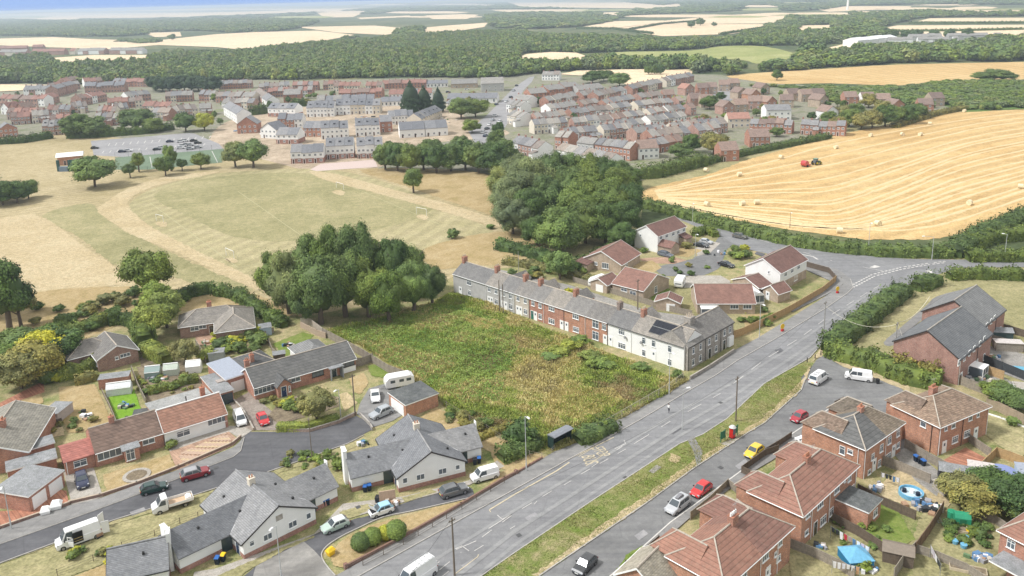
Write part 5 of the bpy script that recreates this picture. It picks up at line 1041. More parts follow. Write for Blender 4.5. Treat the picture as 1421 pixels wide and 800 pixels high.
# ---- near and middle trees
G1='big trees at the head of the waste plot'
grove(((383,425,15,5.2,'mid'),(402,436,17,5.4,'blue'),(432,405,17,5.5,'mid'),(446,450,18.5,6.6,'mid'),(480,440,18,6.2,'mid'),(462,405,19,6,'dark'),(498,412,21,6,'mid'),(512,440,15,5.6,'mid'),(540,446,14,5.2,'dark'),(548,412,17,5.2,'dark'),(575,434,13.5,4.8,'light'),(600,422,11,3.8,'mid'),(572,408,15,4.4,'mid'),(425,448,11,4,'mid'),(520,405,15,4.5,'mid')),G1,{'mid':'tall mid-green tree','blue':'blue-green tree','dark':'tall dark tree','light':'light green tree'},'the clump heading the waste plot',.05,13000,.052,.97)
tree(210,424,15,6.2,'mid','round-headed green tree on the field edge between track and gardens',th=.2,leaves=8000)
tree(14,462,18,6.5,'dark','tall dark tree cut by the left edge above the gold shrubs',th=.15,leaves=8000);tree(-6,440,15,6,'dark','dark tree mostly outside the left edge of the picture',th=.1)
tree(30,455,11,4.2,'olive','bare-limbed olive tree just inside the left edge',th=.3)
for x,y,h,r in((215,470,9,4.4),(232,455,9,4.4)):tree(x,y,h,r,'lime','loose lime-green tree %s the two grey-roofed bungalows'%('in front of' if y>460 else 'rising between'),th=.12)
tree(222,440,9,4.2,'light','light green tree leading up to the round-headed field tree',th=.1)
tree(258,505,5.5,3,'olive','grey-green garden tree beside the brick patio',th=.1);tree(440,583,6.2,3.4,'olive','feathery olive tree behind the clipped yellow-green hedge',th=.1,leaves=4000)
G2='trees round the ball court'
for x,y,h,r,k,lab in((132,260,13.5,9.5,'light','broad bright green tree left of the ball court'),(181,247,6.5,3,'mid','small slim tree in front of the ball court'),(193,239,9,3.6,'mid','rounded tree against the ball court fence'),(230,244,9,5,'dark','low spreading dark tree at the middle of the ball court'),(238,238,12.5,3.6,'light','pointed light green tree behind the spreading dark one'),(253,238,6,2.6,'dark','smallest dark tree right of the spreading tree'),(279,235,7.5,4.6,'mid','flat-headed tree at the right of the ball court'),(327,232,12,6,'blue','dull green tree in the pair at the right of the court'),(352,233,13.5,7.4,'light','bright green tree in the pair at the right of the court')):
    tree(x,y,h,r,k,lab,th=.1 if r>4 else .2)
tree(574,268,10,4.6,'mid','lone round tree standing in the parched field',th=.2)
bush(629,331,2.2,3.2,'mid','lone small bush in the pale grass right of the pitch');bush(681,318,1.5,1.8,'light','small bush at the foot of the wood by the track');bush(696,340,2,2.4,'light','pale bush in rough grass below the wood')
for x,y,h,r in((4,285,10,7),(24,282,9,6),(40,276,8,4.5),(-12,280,10,7)):tree(x,y,h,r,'dark' if r>5 else 'mid','dark leafy tree in the thicket at the left edge of the field','thicket at the left edge of the field',th=.05)
# dense wood between the field and the estate
G3='trees of the dense wood beside the estate'
wood=[(706,300,15,7,'blue'),(722,290,17,8,'blue'),(742,280,18,8,'blue'),(762,272,18,8,'mid'),(785,268,17,8,'mid'),(812,270,17,8,'mid'),(838,272,16,7,'dark'),(858,285,15,7,'mid'),(872,302,13,6,'dark'),(712,325,13,7,'blue'),(735,318,15,7,'dark'),(760,306,17,8,'mid'),(790,300,18,8,'mid'),(818,302,18,8,'mid'),(845,312,16,7,'mid'),(868,325,12,6,'dark'),(745,340,10,5.5,'dark'),(778,350,15,7.5,'light'),(812,338,15,7,'mid'),(840,338,14,6.5,'dark'),(800,322,17,7,'light'),(862,345,9,5,'dark'),(700,275,13,7,'blue'),(720,258,14,8,'blue'),(875,262,9,5.5,'dark'),(860,250,9,6,'mid')]
grove(wood,G3,{'mid':'mid-green tree','dark':'dark green tree','blue':'grey-green tree','light':'bright light green tree'},'the dense wood',.03,12000,.054,.97)
tree(777,388,8,4.2,'light','round bright green tree behind the left end of the terrace',th=.1)
G4='tree row along the top of the playing field'
grove(((535,236,12,6,'mid'),(552,238,13,6,'dark'),(570,240,13,6,'mid'),(588,236,12,6,'mid'),(606,240,13,6.5,'dark'),(626,238,13,6.5,'mid'),(646,236,13,7,'dark'),(664,240,13,7,'mid'),(684,242,14,7.5,'dark'),(690,222,14,6,'mid'),(700,232,13,7,'mid'),(545,224,10,5,'mid'),(600,224,11,6,'mid'),(640,220,11,6,'mid')),G4,{'mid':'mid-green tree','dark':'dark green tree'},'the row above the playing field',.03)
for x,y,h,r,lab in((571,158,22,7,'leftmost and broadest of the three dark conifers in town'),(589,155,18,6,'middle of the three dark conifers in town'),(609,156,17,5,'rightmost and slimmest of the three dark conifers in town')):tree(x,y,h,r,'conifer',lab,th=.02,cone=True)
for x,y,h,r,k,lab in((108,191,14,10,'dark','dark spreading tree in front of the brick houses, left of centre'),(133,190,12,9,'mid','olive green half of the leftmost tree pair by the car park'),(190,182,14,12,'mid','wide tree mass above the left end of the car park'),(213,184,9,7,'mid','lower tree beside the wide one above the car park'),(258,183,12,7.5,'dark','dark round tree at the far corner of the car park'),(284,182,11,7,'gold','yellow-green tree beside the dark round car park tree'),
                           (640,165,13,9,'mid','leafy tree left of the high street'),(660,163,12,9,'mid','leafy tree beside the high street bend'),(655,185,8,6,'mid','low tree at the foot of the high street'),(692,200,12,3.5,'dark','slim pointed tree at the bottom of the high street'),(860,120,11,9,'light','bright tree at the top of the slate-roofed streets'),(822,116,11,10,'dark','dark tree behind the long brick school'),(838,113,10,9,'dark','second dark tree behind the long brick school'),
                           (940,147,7,5,'gold','yellow-green tree among the terraces'),(985,152,9,7,'dark','dark bush-like tree among the brown-roofed houses'),(1000,140,6,4,'dark','small dark conifer among the brown-roofed houses'),(888,130,4,3,'mid','small green tree behind the top street'),(1078,190,5,4,'mid','small tree in front of the modern brick terrace'),(960,212,9,5,'dark','dark conifer at the edge of the bale field'),(990,215,11,7,'olive','brownish tree hiding a brick house by the bale field'),(945,220,7,6,'mid','green tree by the white gabled town house'),(1078,112,9,5,'dark','lone tree on the bank above the brown-roofed houses')):
    tree(x,y,h,r,k,lab,th=.06)
G5='dark tree block behind the left housing estate'
for x in range(216,306,10):tree(x,127+random.uniform(-1,1),14,9,'conifer' if x%20 else 'dark','dark tree in the dense block behind the left housing estate',G5,th=.02)
G6='trees along the top of the bale field'
for x,y,h,r in((1150,178,9,6),(1165,182,8,5),(1178,176,10,6),(1195,180,9,6),(1210,178,10,6),(1228,176,12,7),(1245,172,10,6),(1262,172,11,6),(1275,165,9,5),(1185,165,9,6),(1205,150,9,6),(1170,165,8,6),(1225,160,9,6)):tree(x,y,h,r,random.choice(['mid','dark','olive']),'bushy tree between the brown-roofed houses and the bale field',G6,th=.04)
for x,r,h in((1365,9,7),(1380,12,9),(1392,11,8)):tree(x,112,h,r,'mid','rounded tree in the clump on the cereal field edge','clump on the cereal field edge',th=.02)
for x,y,h,r,k,lab in((1352,712,4.8,3.8,'olive','bushy olive tree behind the green plastic playhouse'),(1375,700,5.5,4.0,'dark','largest dark tree filling the right-hand gardens'),(1400,712,6,4.6,'dark','dark leafy tree against the right edge gardens'),(1420,720,5,4,'mid','green tree cut by the right edge beside the orange-tiled house'),(1330,700,5,3.4,'olive','yellowing shrubby tree beside the grey shed')):
    tree(x,y,h,r,k,lab,th=.05,leaves=6000)
for x,y,h,r in((1380,552,3.2,3),(1395,560,3.4,3.4),(1412,566,3.2,3.2)):tree(x,y,h,r,'mid','leafy bush tree behind the timber fence at the right edge','bush trees behind the right-hand fence',th=.02)
# ---- hedges
def hd(*a,**k):return foliage_run('hedge',*a,**k)
hd([(890,286),(930,297),(985,311),(1040,326),(1100,340),(1160,349),(1230,355),(1285,356),(1322,357)],4.5,3.0,'mid','long roadside hedge below the bale field',dens=9,size=.42)
hd([(1322,357),(1345,340),(1372,325),(1395,318),(1421,305),(1460,290)],6,3.4,'mid','bushy hedge climbing the right end of the bale field',dens=9,size=.42)
hd([(1342,362),(1380,362),(1425,362),(1500,362)],4,3.2,'mid','hedge beside the lane at the right edge',dens=9,size=.4);hd([(1346,345),(1375,335),(1430,330),(1480,328)],5,3.5,'mid','upper hedge behind the lane at the right edge',dens=8,size=.42)
hd([(1316,388),(1350,386),(1421,388),(1500,390)],3.4,2.8,'mid','thick clipped hedge along the lane above the lawn',dens=12,size=.35)
hd([(1270,404),(1284,400),(1300,394)],4,3.2,'mid','short dense hedge clump at the junction mouth',dens=12,size=.35)
hd([(1150,490),(1168,474),(1190,458),(1215,437),(1240,418),(1255,408)],4.5,3.2,'mid','roadside hedge bank rising from the vans to the junction',dens=11,size=.38)
hd([(1150,492),(1180,502),(1215,510),(1245,525),(1275,533),(1305,540)],4.2,3.2,'mid','dense hedge behind the two white vans',dens=12,size=.38)
hd([(1235,520),(1262,522),(1300,532)],3,3.8,'olive','brown-green hedge in front of the new brick gable',dens=10,size=.38)
hd([(385,598),(428,597),(470,584)],1.5,1.35,'lime','clipped yellow-green hedge on the low garden wall',dens=60,size=.2,wav=.03,clip=1)
hd([(204,492),(222,500),(233,506)],3,3,'lime','clipped light green block hedge by the gravel drive',dens=30,size=.28,wav=.04,clip=1);hd([(200,470),(203,488)],4.5,5.5,'light','tall bright hedge beside the grey hipped bungalow',dens=14,size=.35,wav=.06)
hd([(238,425),(262,412),(300,405)],3,3,'dark','dark clipped hedge behind the L-shaped bungalow',dens=16,size=.32,wav=.05);hd([(300,408),(330,414),(365,438),(395,455)],3.5,2.6,'dark','dark hedge running from the lane to the big clump',dens=12,size=.35)
hd([(90,470),(110,462),(140,452),(155,446)],3,2.6,'mid','hedge behind the grey hipped bungalow',dens=14,size=.32);hd([(150,452),(165,448),(188,452),(192,465)],3.2,3.2,'dark','rounded dark hedge at the corner of the hipped bungalow',dens=16,size=.3)
hd([(82,528),(100,524),(120,516),(134,508)],2.8,2.4,'lime','bright lime hedge beside the lawn with the white car behind',dens=30,size=.28);hd([(104,534),(122,530),(134,524)],2.2,1.7,'olive','low olive shrub hedge at the top of the parched lawn',dens=22,size=.28)
bush(67,531,1.9,3.6,'mid','dark clipped dome shrub at the end of the red drive',ball=True);bush(80,531,1.2,2.1,'gold','bright yellow shrub beside the clipped dome')
for x,y,h,r,k,lab in((30,540,8,5.5,'olive','large olive-gold shrub tree above the red drive'),(52,528,9,5.5,'olive','tall gold-tipped shrub tree left of the lime hedge'),(62,512,9,5.2,'gold','golden-topped tree in the garden thicket'),(88,505,8.5,5,'dark','dark conifer-like tree left of the hipped bungalow'),(20,520,7,4.6,'dark','dark tree at the left edge of the garden thicket'),(40,500,7,5,'mid','green tree at the back of the garden thicket'),(75,490,7,4.5,'dark','dark tree behind the golden-topped tree'),(24,492,6,5,'mid','low green tree under the tall left edge tree')):tree(x,y,h,r,k,lab,th=.04,leaves=6500)
hd([(205,548),(235,540),(262,532),(276,530)],1.6,1.4,'lime','yellow-green garden hedge behind the felt roofs',dens=34,size=.24)
hd([(694,640),(716,632),(735,624),(748,618)],3,2,'mid','low bright green hedge below the waste plot fence',dens=22,size=.3);bush(722,618,2.8,4.4,'dark','dark conifer bush at the lower corner of the waste plot');
hd([(800,616),(825,606),(850,594)],3.6,2.0,'mid','bramble hedge right of the bus shelter',dens=16,size=.3)
hd([(640,620),(690,600),(720,596)],2,1,'olive','low scrub under the waste plot post fence',dens=14,size=.3)
hd([(692,345),(720,350),(760,362),(800,372)],5,2.6,'dark','dark undergrowth along the foot of the wood',dens=9,size=.4);hd([(790,380),(850,350),(880,335)],4,2.4,'dark','shrub belt between wood and brown-roofed bungalow',dens=10,size=.4)
hd([(963,329),(980,322),(994,330)],2.6,2.2,'mid','clipped hedge at the mouth of the close',dens=22,size=.3)
hd([(700,366),(740,372),(790,384),(830,396)],3,1.8,'olive','overgrown shrubs along the back lane',dens=12,size=.36)
hd([(885,248),(910,246),(940,238),(980,228)],6,5,'mid','hedge of bushes between the town and the bale field corner',dens=6,size=.5);hd([(980,228),(1040,214),(1100,202),(1150,192)],4,2.6,'mid','hedge along the upper left side of the bale field',dens=8,size=.5);hd([(1240,178),(1300,160),(1340,152)],4,2.5,'olive','ragged hedge at the top corner of the bale field',dens=8,size=.5)
hd([(-10,201),(30,199),(72,192)],4,4,'dark','dark hedge at the edge of the housing left of the car park',dens=6,size=.6);hd([(95,192),(130,191),(200,186),(240,180)],5,4.5,'dark','hedge between the housing and the car park',dens=6,size=.6)
hd([(348,160),(372,157)],6,6,'mid','square dark hedge beside the white new houses',dens=6,size=.6);hd([(404,148),(428,147)],5,5,'dark','dark hedge behind the brick gabled house',dens=6,size=.6)
for x,y,r,k,lab,b in((501,762,1.35,'mid','round dark green bush at the left of the lane island',True),(517,755,1.35,'light','bright green bush in the middle of the lane island',True),(523,746,.8,'mid','smallest green bush in the lane island',False),(535,748,1.15,'gold','yellow bush in the lane island',True),(550,747,1.5,'light','light green bush at the right of the lane island',True)):bush(x,y,r,r*1.7,k,lab,ball=b)
for i,(x,y,r,k,lab)in enumerate(((1020,350,1.6,'mid','bush left of the yellow one on the close island'),(1032,349,1.6,'gold','yellow bush on the close island'),(1024,360,1.9,'light','pale round bush at the front of the close island'),(1035,358,1.8,'mid','green bush at the right of the close island'),(1016,356,1.3,'mid','small bush at the left tip of the close island'),(953,345,1.7,'olive','round shrub beside the white semi porch'),(1062,726,2.4,'light','bright green bush between the two nearest brick houses'),(1196,790,1.2,'light','green shrub beside the brown shed'),
    (145,422,2.2,'olive','grey-green bush on the field edge above the bungalow'),(188,412,2.2,'dark','dark rounded bush on the field edge'),(130,432,2,'olive','olive bush in rough grass above the hipped bungalow'),(144,446,1.6,'gold','yellow-flowered bush behind the hipped bungalow'),(160,438,1.9,'dark','dark bush beside the yellow-flowered one'),(170,425,2,'olive','grassy bush beside the dark field edge bush'),(400,566,1.3,'mid','white-flowered shrub in the long bungalow bed'),(412,572,1.4,'mid','red-leaved shrub in the long bungalow bed'),(425,560,1.1,'gold','orange-yellow shrub in the long bungalow bed'),(366,560,.8,'olive','small round shrub under the long bungalow windows'),(378,556,.8,'olive','second round shrub under the long bungalow windows'),(470,650,1.3,'mid','shrub by the bungalow side path'),(440,640,.9,'light','small bright shrub by the lane lamp post'),(455,632,.8,'mid','small shrub on the verge near the bungalow'),
    (238,622,1.1,'lime','pale variegated shrub at the corner of the slab garden'),(175,590,1.2,'mid','dark bush at the end of the bright lawn'),(183,587,.9,'lime','pale shrub beside the shed'),(330,452,2,'dark','dark bush behind the L-shaped bungalow'),(345,470,2.2,'mid','shrub in front of the L-shaped bungalow'),(325,480,1.8,'gold','yellowish shrub in front of the L-shaped bungalow'),(305,485,2,'mid','green shrub at the patio edge'),(358,480,2.4,'mid','big shrub left of the small shed'),(290,500,2.2,'lime','bright shrub beside the greenhouse'),(790,408,1.2,'gold','yellowish bush by the back lane'),(1405,590,1.2,'light','green bush at the right edge lawn'))):
    bush(x,y,r,r*1.3,k,lab)

# shrubs filling the gardens
rs=random.Random(5)
for where,cx,cy,sx,sy,n,r0,r1,ks in(('the greenhouse garden',230,535,38,13,34,.4,1.1,['mid','lime','light','olive']),('the borders round the L-shaped bungalow',330,478,34,14,26,.7,1.8,['mid','dark','light','olive','gold']),('the rough ground above the hipped bungalow',90,445,50,14,18,1,2.2,['dark','mid','olive']),('the long bungalow flower bed',410,565,24,9,16,.5,1.1,['mid','light','gold','olive']),
                                                ('the lane verge gardens',430,642,40,10,24,.3,.8,['mid','light','olive']),('the right-hand vegetable garden',1345,745,30,16,24,.4,1.0,['mid','dark','light']),('the close gardens',940,368,50,22,16,.6,1.3,['mid','dark','light','olive']),('the fence-side garden by the main road',1050,442,24,10,12,.6,1.3,['mid','light','gold']),('the strip behind the left lane fence',150,775,50,10,10,.4,.9,['mid','gold','olive']),
                                                ('the gardens behind the mossy-roofed house',100,590,36,18,16,.4,.9,['mid','olive']),('the edge of the waste plot fence',660,590,40,16,12,.6,1.3,['mid','olive','dark']),('the middle back gardens',1200,745,40,20,10,.4,.9,['mid','light']),('the field edge scrub',200,418,60,9,16,.8,1.8,['olive','mid','dark']),('the back lane behind the terrace',760,384,60,9,12,.8,1.7,['mid','dark','olive'])):
    for i in range(n):
        x,y=cx+rs.uniform(-sx,sx),cy+rs.uniform(-sy,sy);r_=rs.uniform(r0,r1);bush(x,y,r_,r_*rs.uniform(1,1.6),rs.choice(ks),'shrub in '+where,group='shrubs in '+where,leaves=700)
# ================================================================ waste plot: knee to chest high weeds, nobody could count them
def scatter_grass(name,poly,n,h0,h1,cols,wd=.05,seed=1,leafy=0,label=None,cat=None,patch=.06,lean=.5,tilt=0):
    r=np.random.default_rng(seed);W=np.array([tuple(P(*p))[:2]for p in poly]);lo,hi=W.min(0),W.max(0);pts=[]
    while sum(len(q)for q in pts)<n:
        q=r.uniform(lo,hi,(n,2));ins=np.zeros(n,bool);j=len(W)-1
        for i in range(len(W)):
            a,b=W[i],W[j];c=((a[1]>q[:,1])!=(b[1]>q[:,1]))&(q[:,0]<(b[0]-a[0])*(q[:,1]-a[1])/(b[1]-a[1]+1e-12)+a[0]);ins^=c;j=i
        pts.append(q[ins])
    q=np.concatenate(pts)[:n];x,y=q[:,0],q[:,1]
    f=np.sin(x*patch*6+1.3*np.sin(y*patch*4))+np.sin(y*patch*5+1.7*np.sin(x*patch*3+2))+.8*np.sin(x*.9+y*.7)*np.sin(y*.8-x*.3);f=(f+2.8)/5.6
    g=np.sin(x*.31+4+np.sin(y*.23))*np.sin(y*.27+1);
    f=np.clip(f+.25*g+r.normal(size=n)*.09,0,.999)
    cols=np.array(cols);ix=f*(len(cols)-1);i0=ix.astype(int);fr=(ix-i0)[:,None];c=cols[i0]*(1-fr)+cols[np.minimum(i0+1,len(cols)-1)]*fr
    c=c*[1.0,1.04,.86]*r.uniform(.7,1.3,(n,1));h=(h0+(h1-h0)*np.clip(.5+.5*g+.3*np.sin(x*1.1)*np.sin(y*1.3),0,1))*r.uniform(.6,1.3,n)
    a=r.uniform(0,6.283,n);d=np.stack([np.cos(a),np.sin(a),0*a],1);w_=wd*r.uniform(.6,1.7,n)[:,None];up=np.stack([r.normal(size=n)*lean,r.normal(size=n)*lean,np.ones(n)],1);up /= np.linalg.norm(up,axis=1,keepdims=True)
    B=np.stack([x,y,np.zeros(n)],1);off=np.array([W.mean(0)[0],W.mean(0)[1],0]);B=B-off
    if leafy:B[:,2]=h*(.75+.25*np.sin(x*2.1+y)*np.sin(y*1.7));V=leaf_quads(B,np.stack([r.normal(size=n)*.6,r.normal(size=n)*.6,np.ones(n)],1),leafy,r)
    else:V=np.stack([B-d*w_,B+d*w_,B+d*w_*.55+up*h[:,None],B-d*w_*.55+up*h[:,None]],1).reshape(-1,3)
    me=np_mesh(name,V,np.arange(4*n).reshape(n,4),[M_TINT],col=np.concatenate([np.repeat(c,4,axis=0),np.ones((4*n,1))],1))
    o=obj(name,me,None,tuple(off));tagit(o,label,cat,None,'stuff');return o
_b=NB('weed_blades',.8,.15);_a=_b.n('Attribute',attribute_name='tint');M_TINT=_b.out(_a.outputs['Color'])
SCR=[(446,462),(520,446),(600,422),(628,408),(650,410),(760,460),(850,494),(940,530),(928,548),(890,565),(820,600),(760,626),(690,600),(620,566),(600,546),(560,518),(500,480)]
PAL=[(.31,.25,.15),(.26,.25,.12),(.17,.22,.075),(.33,.35,.12),(.22,.26,.085),(.44,.40,.20),(.58,.48,.28),(.42,.36,.20),(.32,.26,.17)]
scatter_grass('weed_canopy',SCR,130000,.15,.7,PAL,.08,4,leafy=.19,label='soft leafy layer of weeds and brambles over the waste plot',cat='weeds',patch=.035)
scatter_grass('tall_weeds',SCR,130000,.25,1.0,[(.30,.21,.12),(.24,.22,.09),(.20,.27,.07),(.34,.38,.09),(.26,.32,.08),(.46,.40,.18),(.60,.47,.26),(.42,.36,.17),(.32,.25,.15)],.085,3,label='tangled tall weeds and grasses over the waste plot',cat='weeds',patch=.035,lean=.45)
[scatter_grass('straw_grass',q,16000,.3,.9,[(.62,.5,.27),(.55,.45,.22),(.48,.42,.18)],.07,8,label='patch of dry straw-coloured grass in the waste plot, '+w_,cat='grass',lean=.5)for q,w_ in(([(670,465),(740,462),(810,500),(790,540),(720,515)],'upper'),([(770,545),(850,540),(870,560),(800,585),(760,575)],'lower'),([(640,440),(690,445),(700,462),(660,458)],'nearest the terrace'))]
scatter_grass('green_scrub',[(470,462),(520,448),(600,424),(640,425),(700,450),(720,480),(690,560),(640,560),(560,515)],42000,.3,1.1,[(.13,.21,.05),(.16,.24,.06),(.24,.30,.09),(.17,.23,.07)],.11,5,label='lush green scrub in the upper part of the waste plot',cat='scrub',leafy=.22)
scatter_grass('roadside_grass',[(770,628),(800,616),(860,584),(955,530),(946,522),(850,572),(790,600),(745,625)],16000,.2,.8,[(.2,.22,.08),(.34,.3,.14),(.45,.37,.2)],.07,6,label='rough grass along the mesh fence by the pavement',cat='grass')
for i,(x,y,r_,h_,k)in enumerate(((790,486,2.8,2.2,'lime'),(776,494,2.4,2,'lime'),(764,500,2.2,1.6,'light'),(818,500,2.4,2.1,'lime'),(830,510,2.4,2.2,'light'),(842,512,2,1.8,'mid'),(888,514,2,1.6,'light'),(804,478,2.2,2,'light'))):
    bush(x,y,r_,h_,k,'bright green bramble mound below the terrace in the waste plot','bramble','bramble','bramble mounds below the terrace')
for i,(x,y,r_,h_)in enumerate(((820,606,2.0,1.9),(836,598,2.0,2),(940,526,1.3,1.8))):bush(x,y,r_,h_,'mid','dark bramble clump behind the pavement beside the waste plot','bramble','bramble','bramble clumps behind the pavement')
scatter_grass('verge_grass',VERGE,30000,.04,.14,[(.11,.17,.03),(.19,.21,.07),(.30,.26,.13),(.16,.19,.05)],.05,9,label='short patchy grass growing on the verge',cat='grass').location.z=.18
# ================================================================ vehicles
TYRE=m_plain('tyre_rubber',(.018,.018,.018),.85);RIM=m_plain('alloy_rim',(.35,.35,.36),.35,.5,.7);LAMPW=m_glass('headlamp_glass',(.45,.46,.48));LAMPR=m_glass('tail_lamp_red',(.30,.012,.01));CARGL=m_glass('car_glass',(.07,.085,.095));PLATEW=m_plain('white_number_plate',(.7,.7,.66),.5);PLATEY=m_plain('yellow_number_plate',(.7,.55,.1),.5)
TRIM=m_plain('black_car_trim',(.025,.025,.027),.6)
CT={'hatch':dict(L=3.95,W=1.72,H=1.48,belt=.95,hood=.86,wb=.78,wt=.12,re=-1.35,rb=-1.88,wr=.30),'mini':dict(L=3.6,W=1.65,H=1.5,belt=.95,hood=.88,wb=.8,wt=.2,re=-1.25,rb=-1.72,wr=.29),'suv':dict(L=4.4,W=1.84,H=1.64,belt=1.05,hood=1.0,wb=.85,wt=.25,re=-1.55,rb=-2.1,wr=.35),'estate':dict(L=4.6,W=1.8,H=1.48,belt=.96,hood=.85,wb=.9,wt=.2,re=-1.7,rb=-2.2,wr=.31),
      'saloon':dict(L=4.6,W=1.8,H=1.42,belt=.94,hood=.84,wb=.85,wt=.1,re=-1.0,rb=-1.75,wr=.31),'mpv':dict(L=4.5,W=1.82,H=1.68,belt=1.02,hood=.92,wb=1.15,wt=.35,re=-1.8,rb=-2.15,wr=.32),'van':dict(L=4.9,W=1.95,H=1.98,belt=1.15,hood=1.08,wb=1.75,wt=1.15,re=-2.2,rb=-2.42,wr=.33),'smallvan':dict(L=4.4,W=1.85,H=1.85,belt=1.1,hood=1.0,wb=1.35,wt=.75,re=-2.0,rb=-2.17,wr=.31),'bigvan':dict(L=5.7,W=2.05,H=2.45,belt=1.3,hood=1.15,wb=2.1,wt=1.5,re=-2.65,rb=-2.83,wr=.35)}
_cm={}
def car_meshes(ty,col,name):
    k=(ty,name)
    if k in _cm:return _cm[k]
    q=CT[ty];L,W,H,belt,hood,wb,wt,re,rb=(q[i]for i in('L','W','H','belt','hood','wb','wt','re','rb'));w=W/2;pm=m_paint(name+'_paint',col)
    def ring(x,zb,zt,hw):return[(x,-hw*.93,zb),(x,-hw,zb+.14),(x,-hw,(zb+zt)/2+.1),(x,-hw*.97,zt-.07),(x,-hw*.88,zt),(x,hw*.88,zt),(x,hw*.97,zt-.07),(x,hw,(zb+zt)/2+.1),(x,hw,zb+.14),(x,hw*.93,zb)]
    B=MB();B.loft([ring(-L/2,.38,belt*.8,w*.86),ring(-L/2+.08,.26,belt*.93,w*.94),ring(-L/2+.3,.22,belt,w*.99),ring(rb+.5,.2,belt+.01,w),ring(wb,.2,belt,w),ring(L/2-.75,.22,hood+.02,w*.99),ring(L/2-.3,.23,hood-.06,w*.94),ring(L/2-.07,.25,hood-.22,w*.84),ring(L/2,.36,hood-.36,w*.76)])
    wk=w*.90;wtp=lambda h:wk-(h-belt)*.24
    def gr(x,h):return[(x,-wk,belt-.05),(x,-wtp(h),h),(x,-wtp(h)*.8,h+(.03 if h>belt+.2 else 0)),(x,wtp(h)*.8,h+(.03 if h>belt+.2 else 0)),(x,wtp(h),h),(x,wk,belt-.05)]
    Cb=MB();Cb.loft([gr(rb-.02,belt),gr(re,H-.06),gr(re+.35,H-.02),gr(wt-.25,H-.02),gr(wt,H-.05),gr(wb+.03,belt)])
    g={};o=.012
    def pane(pts,nm):g.setdefault(nm,[]).append(MB().slab(pts,.012).mesh(nm,CARGL))
    e=.06;f=lambda x0,z0,x1,z1,t:(x0+(x1-x0)*t,z0+(z1-z0)*t)
    x0,z0=f(wb,belt,wt,H-.05,.06);x1,z1=f(wb,belt,wt,H-.05,.92)
    pane([(x0+.05,-wtp(z0)+.08,z0),(x0+.05,wtp(z0)-.08,z0),(x1+.05,wtp(z1)-.1,z1+.03),(x1+.05,-wtp(z1)+.1,z1+.03)],'windscreen')
    if ty not in('bigvan','smallvan'):
        x0,z0=f(rb,belt,re,H-.06,.15);x1,z1=f(rb,belt,re,H-.06,.9)
        pane([(x0-.05,wtp(z0)-.1,z0+.02),(x0-.05,-wtp(z0)+.1,z0+.02),(x1-.05,-wtp(z1)+.12,z1+.03),(x1-.05,wtp(z1)-.12,z1+.03)],'rear_window')
    zt=H-.16;zb_=belt+.04
    xa=wb-.18;xb=wt-.06;mid=(wt+re)/2+.2 if ty not in('van','bigvan','smallvan')else wt-.85
    sets=[[(xa,zb_),(mid+.05,zb_),(mid+.05,zt),(xb,zt)]]
    if ty not in('bigvan','smallvan'):sets.append([(mid-.05,zb_),(rb+.45 if ty!='van' else-.55,zb_),(re+.18 if ty!='van' else-.55,zt),(mid-.05,zt)])
    for s_ in(-1,1):
        for st in sets:pts=[(x,s_*(wtp(z)+.014),z)for x,z in st];m_=MB().poly(pts if s_<0 else pts[::-1]);g.setdefault('side_window',[]).append(m_.mesh('side_window',CARGL))
    T=MB().tube((0,-.11,0),(0,.11,0),q['wr'],n=14);R_=MB().tube((0,-.115,0),(0,.115,0),q['wr']*.62,n=8)
    det={'headlight':[MB().box(L/2-.30,L/2-.08,s_*w*.78-.14,s_*w*.78+.14,hood-.28,hood-.12).mesh('headlight',LAMPW)for s_ in(-1,1)],'tail_light':[MB().box(-L/2-.01,-L/2+.12,s_*w*.8-.1,s_*w*.8+.1,belt-.3,belt-.08).mesh('tail_light',LAMPR)for s_ in(-1,1)],
           'front_bumper':[MB().box(L/2-.1,L/2+.02,-w*.6,w*.6,.3,.45).mesh('front_bumper',TRIM)],'rear_bumper':[MB().box(-L/2-.03,-L/2+.08,-w*.8,w*.8,.3,.44).mesh('rear_bumper',TRIM)],'number_plate':[MB().box(L/2+.0,L/2+.03,-.26,.26,.46,.57).mesh('number_plate',PLATEW),MB().box(-L/2-.04,-L/2+.02,-.26,.26,.55,.66).mesh('number_plate',PLATEY)],
           'door_mirror':[MB().box(wb-.35,wb-.2,s_*(w+.09)-.09,s_*(w+.09)+.09,belt,belt+.14).mesh('door_mirror',TRIM)for s_ in(-1,1)],'sill_trim':[MB().box(-L*.22,L*.2,s_*(w+.004)-.02,s_*(w+.004)+.02,.2,.3).mesh('sill_trim',TRIM)for s_ in(-1,1)]}
    ax=(L/2-.78,-L/2+.72)
    _cm[k]=(B.mesh('body',pm,smooth=False),Cb.mesh('cabin',pm),g,T.mesh('wheel',TYRE),R_.mesh('rim',RIM),det,ax,w,q['wr'],L,H,pm);return _cm[k]
def car(ty,cname,col,rear,front,label,cat='car',roofcol=None,name='parked_car',extra=None):
    b,c,g,T,R_,det,ax,w,wr,L,H,pm=car_meshes(ty,col,cname);A=P(*rear);B=P(*front);d=B-A;m=(A+B)/2
    t=thing(name,label,cat,(m.x,m.y,.02 if extra is None else extra),math.atan2(d.y,d.x))
    bo=obj('body',b,t);ca=obj('cabin',c,t)
    if roofcol:ca.data=c.copy();ca.data.materials[0]=roofcol
    for nm,ms in g.items():
        for me in ms:obj(nm,me,t)
    for nm,ms in det.items():
        for me in ms:obj(nm,me,t)
    for x in ax:
        for s_ in(-1,1):wh=obj('wheel',T,t,(x,s_*(w-.1),wr));obj('rim',R_,wh)
    t['_L']=L;del t['_L'];return t
